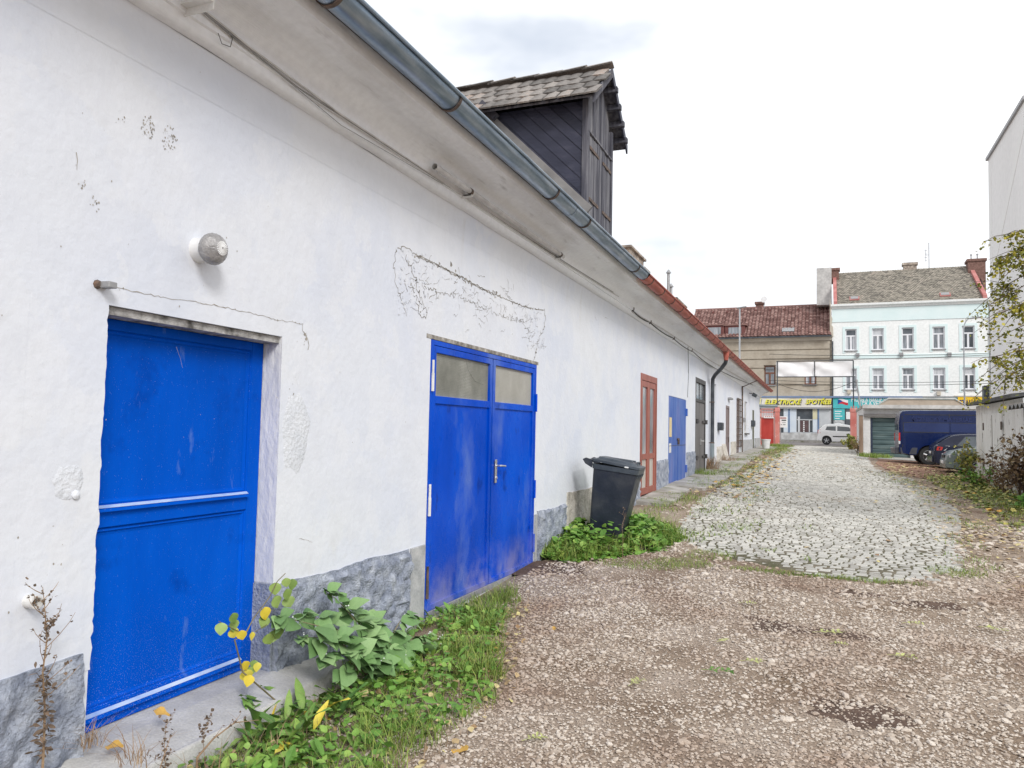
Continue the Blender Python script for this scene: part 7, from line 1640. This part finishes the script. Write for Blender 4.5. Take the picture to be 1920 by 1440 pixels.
# nightshade: stems fan out from a root near (700,1290)
root = on_g(690, 1275); root.x = max(root.x, WX+.12); ns = thing('nightshade_plant', 'large broad leaved green weed with drooping oval leaves below the plinth', 'plant', root)
XN = -2.78
tgt = [(520,1155,XN), (560,1195,XN+.02), (610,1110,XN-.08), (640,1140,XN-.05), (600,1230,XN+.08), (690,1200,XN+.05), (745,1205,XN+.08), (800,1190,XN+.05), (860,1195,XN+.12), (830,1215,XN+.16), (770,1250,XN+.2), (700,1260,XN+.2), (640,1255,XN+.15), (670,1150,XN-.05), (560,1150,XN-.05), (760,1150,XN+.0)]
q = MB(); nodes_ = []
for (px_, py_, X_) in tgt:
    e = on_x(px_, py_, X_); P_ = []
    for i in range(7): t = i/6; P_.append(root.lerp(e, t)+Vector((.05*math.sin(t*3), 0, .16*math.sin(math.pi*t)*.6))+Vector((rnd.gauss(0,.008), rnd.gauss(0,.008), 0)))
    q.tube(P_, [.007-.0009*i for i in range(7)], 5)
    for i in range(2, 7): nodes_.append((P_[i], (P_[i]-P_[i-1]).normalized(), i))
q.build('stem', stemm, ns)
k = 0
for (p, d, i) in nodes_:
    for s_ in range(3 if i < 6 else 8):
        a = U(0, 6.283); out_ = (Vector((.75, U(-.9,.9), U(-.45,.35)))+d*.5+Vector((0, math.cos(a)*.5, math.sin(a)*.25))).normalized()
        sz = U(.07, .160)*(1 if i < 6 else .75); leafobj(NS, ns, p+out_*.012, out_+Vector((0,0,-.25)), Vector((.55, U(-.3,.3), 1)), sz, rnd.gauss(0,.35)); k += 1
fl = MB()
for (p, d, i) in nodes_[::3]:
    for m in range(3): c = p+Vector((U(0,.03), U(-.03,.03), U(0,.03))); fl.lathe([(.004,0), (.006,.004), (.002,.008)], 5, c, (U(-1,1), U(-1,1), 1))
fl.build('flowers', whitelet, ns, kind='stuff')
# sapling with yellow and green leaves
r_s = on_g(500, 1345); r_s = Vector((-2.72, 3.60, gh(-2.72, 3.6))); sp_ = thing('young_poplar_sapling', 'slender sapling with round yellow and green leaves before the near door', 'sapling', r_s)
Xs = -2.80
stems = [[(505,1355), (455,1260), (440,1200), (462,1185), (475,1160), (505,1120), (520,1090), (535,1075)], [(462,1190), (450,1185), (430,1175), (410,1165)], [(478,1185), (510,1165), (528,1152)]]
q = MB()
for si, st_ in enumerate(stems): q.tube([on_x(x, y, Xs if not (si == 0 and i == 0) else -2.74) if not (si == 0 and i == 0) else r_s for i, (x, y) in enumerate(st_)], [.005*(1-.08*i) for i in range(len(st_))] if si == 0 else .002, 6)
q.build('stem', stemm, sp_)
for (x, y, c, s_) in ((435,1160,'g',24), (415,1178,'g',26), (437,1172,'g',26), (434,1188,'y',24), (451,1191,'y',22), (472,1192,'y',18), (495,1150,'y2',28), (497,1165,'g',26), (514,1130,'g',28), (515,1103,'g',26), (536,1115,'g',26), (537,1130,'g',28), (548,1095,'g',24), (535,1092,'g',20), (520,1185,'g',28), (500,1200,'g',26), (515,1192,'g',24), (456,1250,'y',22), (470,1258,'g',20), (482,1250,'y',20), (458,1268,'y',28), (468,1275,'y',24), (478,1245,'g',18)):
    p = on_x(x, y, Xs+U(-.02,.03)); dep_ = (p-EYE) @ fw; size = s_*dep_/FPX*.9; leafobj(SAY if c[0] == 'y' else SAG, sp_, p+Vector((0, 0, size*.45)), Vector((.12, U(-.5,.5), -1)), Vector((1, -.5, .15)), size, rnd.gauss(0,.3))
# dock clump
rd_ = on_g(560, 1360); dk_ = thing('dock_plant', 'clump of long narrow dark green leaves beside the concrete step', 'plant', rd_)
q = MB(); q.lathe([(.03,-.03), (.025,.03), (.008,.07)], 8, rd_, (0,0,1)); q.build('crown', stemm, dk_)
for k in range(110):
    a = U(0, 6.283); el = U(.25, 1.35); d = Vector((math.cos(a)*math.cos(el), math.sin(a)*math.cos(el)*1.2, math.sin(el))); o_ = Vector((U(-.22,.2), U(-.34,.30), U(0,.03))); leafobj(DK if rnd.random() < .9 else DKY, dk_, rd_+o_+Vector((0,0,.01)), d, Vector((-d.x*.6, -d.y*.6, 1.2)), U(.10, .22), rnd.gauss(0,.4))
# second, lower dock rosette further along
rd2 = on_g(470, 1420); rd2 = Vector((-2.35, 3.15, gh(-2.35, 3.15))); dk2 = thing('dock_plant', 'small rosette of broad yellowing leaves near the photographer end of the step', 'plant', rd2)
for k in range(26):
    a = U(0, 6.283); el = U(.1, .9); d = Vector((math.cos(a)*math.cos(el), math.sin(a)*math.cos(el), math.sin(el))); leafobj(DK if k % 4 else DKY, dk2, rd2+Vector((U(-.08,.08), U(-.08,.08), .005)), d, Vector((-d.x*.6, -d.y*.6, 1.2)), U(.07, .15), rnd.gauss(0,.4))
q = MB(); q.lathe([(.02,-.03), (.015,.02), (.005,.04)], 8, rd2, (0,0,1)); q.build('crown', stemm, dk2)
# dry weed stalks
def dryweed(name, label, pts, X, r0, nb, husk, seed, base=None, reach=.12):
    rr_ = random.Random(seed); P_ = [on_x(x, y, X) for x, y in pts]
    if base is not None: P_ = [base]+P_
    zb = gh(P_[0].x, P_[0].y); P_ = ([Vector((P_[0].x, P_[0].y, zb-.02))] if P_[0].z > zb else [])+P_
    t = thing(name, label, 'plant', (P_[0].x, P_[0].y, zb)); q = MB(); n = len(P_); q.tube(P_, [r0*(1-.8*i/(n-1)) for i in range(n)], 6); H = []
    for k in range(nb):
        u = rr_.uniform(.30, .97); f = u*(n-1); i = int(f); s_ = P_[i].lerp(P_[min(i+1, n-1)], f-i); a = rr_.uniform(-1.2, 1.2); l_ = reach*rr_.uniform(.4, 1.3)*(1.2-u*.6)
        d = Vector((rr_.uniform(0,.3), math.sin(a), .8)).normalized(); Q = [s_+d*l_*v+Vector((0, .25*l_*math.sin(v*2)*math.copysign(1, math.sin(a)), 0)) for v in (0, .35, .7, 1)]; q.tube(Q, [r0*.3, r0*.26, r0*.2, r0*.12], 4)
        for m in range(husk): w_ = rr_.uniform(.15, 1); c = Q[0].lerp(Q[3], w_) if m % 3 else P_[i].lerp(P_[min(i+1, n-1)], rr_.random()); H.append((c.x+rr_.gauss(0,.006), c.y+rr_.gauss(0,.006), c.z+rr_.gauss(0,.006)))
    q.build('stalk', drym, t); leaves(H, .014, darkdry, 'husks', t, tmpl=LO, tilt=1.5, kind='stuff'); return t
dryweed('dry_weed', 'tall dry brown weed stalk standing against the wall left of the near door', [(82,1400), (84,1330), (80,1260), (88,1200), (84,1140), (80,1100)], -2.88, .006, 20, 8, 3, reach=.15)
P_ = [on_x(82+rnd.gauss(0,7), y, -2.88+U(-.02,.03)) for y in np.linspace(1250, 1420, 120)]; leaves([tuple(p) for p in P_], .035, darkdry, 'withered_leaves', tmpl=LL, tilt=1.5, label='withered brown leaves clinging to the tall dry stalk', cat='dry leaves', kind='stuff')
dryweed('dry_weed', 'small dry seed stalk in front of the blue door sill', [(310,1440), (308,1400), (312,1345)], -2.58, .003, 12, 7, 4, reach=.07)
dryweed('dry_weed', 'leaning brown dead twig at the end of the step', [(370,1420), (400,1385), (440,1355), (485,1350)], -2.56, .007, 5, 3, 5, reach=.06)
dryweed('dry_weed', 'thin branching dry stem before the step', [(385,1440), (380,1380), (395,1340)], -2.52, .0025, 12, 6, 6, reach=.06)
dryweed('dry_weed', 'bent dark dry stem below the near door', [(300,1440), (318,1385), (332,1370)], -2.54, .003, 4, 2, 7, reach=.04)
dryweed('dry_weed', 'pale seeding weed stem in front of the bin', [(1168,1010), (1166,985), (1172,968), (1160,960)], -2.1, .003, 8, 6, 8, reach=.10)
def drytuft(px_, py_, X, n, h, label):
    p = on_x(px_, py_, X); zz_ = max(gh(p.x, p.y), min(p.z, .22)); blades(np.array([(p.x+rnd.gauss(0,.03), p.y+rnd.gauss(0,.03), zz_) for _ in range(n)]), h, .0016, drym, 'dry_grass', label=label, cat='grass', kind='stuff', lean=1.3)
drytuft(165, 1400, -2.93, 60, .14, 'bleached dry grass tuft at the corner of the near door'); drytuft(250, 1430, -2.6, 40, .14, 'dry grass growing at the foot of the step')
bl_ = np.array([(U(-2.62,-2.4), U(2.2, 3.6), 0) for _ in range(160)]); bl_[:, 2] = [gh(x, y) for x, y in bl_[:, :2]]; blades(bl_, .20, .0016, drym, 'dry_grass', label='sparse dry grass stems along the front of the step', cat='grass', kind='stuff', lean=1.0)

# ================================================================== FALLEN COMPOUND LEAVES ON THE GRAVEL
def fallen(px_, py_, size, mat, label, ang, nleaf=9, group=None):
    p = on_g(px_, py_); t = thing('fallen_leaf', label, 'leaf', (p.x, p.y, p.z+.02), group=group); d = Vector((math.cos(ang), math.sin(ang), 0)); s_ = Vector((-math.sin(ang), math.cos(ang), 0)); q = MB(); c = p+Vector((0,0,.026))
    q.tube([c-d*size*.6, c+Vector((0,0,.008)), c+d*size*.5], .0016, 5); q.build('leaf_stalk', mat, t); V = []; F_ = []
    for k in range(nleaf):
        u = -.35+.85*k/(nleaf-1); sd_ = 1 if k % 2 else -1; b = c+d*size*u+Vector((0,0,.006)); e = (s_*sd_*.85+d*.5); L_ = size*U(.30, .42); n_ = e.cross(Vector((0,0,1))); i = len(V)
        V += [b, b+e*L_*.5+n_*L_*.2+Vector((0,0,U(0,.015))), b+e*L_+Vector((0,0,U(-.01,.015))), b+e*L_*.5-n_*L_*.2+Vector((0,0,U(0,.015)))]; F_.append((i, i+1, i+2, i+3))
    q = MB(); q.add(V, F_); q.build('leaflets', mat, t)
FLs = 'small pale green fallen compound leaf lying on the gravel'
for (x, y, s_, a) in ((1552,1192,.20,.4), (1400,1136,.12,.2), (1240,1240,.0,0), (1354,1208,.10,1.), (1410,1247,.14,.3), (1690,1238,.15,-.1), (1862,1185,.17,-.3), (1710,1175,.12,.1), (1572,1214,.10,.2), (1190,1289,.12,1.2), (1000,1395,.11,.8)):
    if s_ == .20: fallen(x, y, s_, falln, 'largest pale green fallen compound leaf, lying beside bare soil patches on the gravel', a)
    elif s_: fallen(x, y, s_, falln, FLs, a, group='pale compound leaves on the gravel')
fallen(1343, 1265, .16, dockm, 'dark green fallen fern like leaf lying on the gravel', .15)
for (x, y, s_, lb) in ((860,1422,.07,'curled orange brown leaf on the gravel near the weeds'), (915,1222,.07,'orange leaf lying on the grass tuft'), (1040,1180,.05,'small brown leaf on the dirt before the double door'), (287,1340,.055,'yellow leaf lying on the door sill'), (198,1408,.055,'yellow leaf on the step beside the dry grass')):
    p = on_g(x, y) if y != 1340 and y != 1408 else on_x(x, y, -2.9); leafm2 = leafmesh(fineleaf(1., [(0,.02), (.1,.25), (.3,.42), (.5,.46), (.75,.3), (1,.02)], wav=.08, droop=.1), fallo); o = bpy.data.objects.new('fallen_leaf', leafm2); COL.objects.link(o); o.location = p+Vector((0,0,.02)); o.scale = (s_*1.4,)*3; o.rotation_euler = (U(-.3,.3), U(-.3,.3), U(0,6)); tag(o, lb, 'leaf')
# brown soil smears where the gravel is worn through
soil = M('bare brown soil', [(.3,(.075,.045,.032)), (.7,(.14,.09,.065))], scale=8, rough=.95, bump=.6, bscale=60, speck=.35, speckscale=60)
for (x, y, rx, ry, lb) in ((1465,1178,.30,.10,0), (1575,1190,.25,.09,0), (1600,1335,.26,.16,0), (1600,1114,.22,.08,0), (1745,1135,.28,.10,0), (1030,1065,.5,.25,0), (1425,1160,.15,.06,0)):
    p = on_g(x, y); V = [(p.x, p.y, gh(p.x, p.y)+.0055)]; n = 30
    for k in range(n): a = 6.283*k/n; r__ = 1+.5*noise.noise(Vector((math.cos(a)*1.5, math.sin(a)*1.5, x)))+.3*noise.noise(Vector((math.cos(a)*5, math.sin(a)*5, x))); xx, yy = p.x+rx*r__*math.cos(a), p.y+ry*r__*1.4*math.sin(a); V.append((xx, yy, gh(xx, yy)+.002))
    q = MB(); q.add(V, [(0, 1+k, 1+(k+1) % n) for k in range(n)]); q.build('soil_patch', soil, label='patch of bare brown soil worn through the gravel', cat='soil', kind='structure')

# ================================================================== BIRCH reaching in from the right
tb_ = Vector((4.75, 13.2, gz(4.75, 13.2))); bt_ = thing('birch_tree', 'birch tree with yellow green leaves reaching in from the right', 'tree', tb_)
q = MB(); TP = [tb_+Vector((.04*math.sin(i), .05*math.cos(i*1.3), -.1+i*.85)) for i in range(10)]; q.tube(TP, [.15*(1-.09*i) for i in range(10)], 10); q.build('trunk', barkm, bt_, smooth=True)
q = MB(); LP = []
def limb(s_, e, r__, droop):
    P_ = [s_.lerp(e, i/8)+Vector((rnd.gauss(0,.02), rnd.gauss(0,.02), .35*math.sin(math.pi*i/8)*.6-droop*(i/8)**2.2)) for i in range(9)]; q.tube(P_, [r__*(1-.1*i) for i in range(9)], 6); return P_
targets = [(1868,575,12.2), (1875,470,12.0), (1890,425,11.8), (1866,655,12.3), (1890,690,12.4), (1900,560,11.5), (1905,640,11.6), (1885,520,12.6), (1915,660,11.9), (1910,480,12.4), (1912,600,12.0), (1908,530,12.3), (1902,680,12.2), (1916,440,12.0)]
for (x, y, Y_) in targets:
    e = on_y(x, y, Y_); s_ = TP[min(8, max(2, int((e.z+.5)/.85)))]; P_ = limb(s_, e, .030, .10); LP.append((P_, e))
for k in range(26):
    a = U(-1.9, 1.9); h = U(2.2, 7.5); s_ = tb_+Vector((0,0,h)); e = s_+Vector((math.cos(a), math.sin(a), U(.1,.8)))*U(.9, 1.9); P_ = limb(s_, e, .028, .3); LP.append((P_, e))
TW = []
for (P_, e) in LP:
    for m in range(16):
        i = rnd.randint(3, 8); s_ = P_[i]; d = (P_[8]-P_[2]).normalized()*.5+Vector((U(-1,1), U(-1,1), U(-.9,.5))); L_ = U(.2, .5); Q = [s_+d*L_*v+Vector((0,0,-.12*v*v)) for v in (0,.5,1)]; q.tube(Q, [.005, .004, .002], 4); TW.append(Q)
    TW.append([P_[5], P_[7], P_[8]])
q.build('limbs', twigm, bt_)
P_ = []
for Q in TW:
    for k in range(38): u = rnd.random(); p = Q[0].lerp(Q[2], u); P_.append((p.x+rnd.gauss(0,.03), p.y+rnd.gauss(0,.03), p.z-abs(rnd.gauss(0,.05))))
leaves(P_, .042, birchm, 'crown', bt_, tmpl=LO, tilt=1.5, kind='stuff')
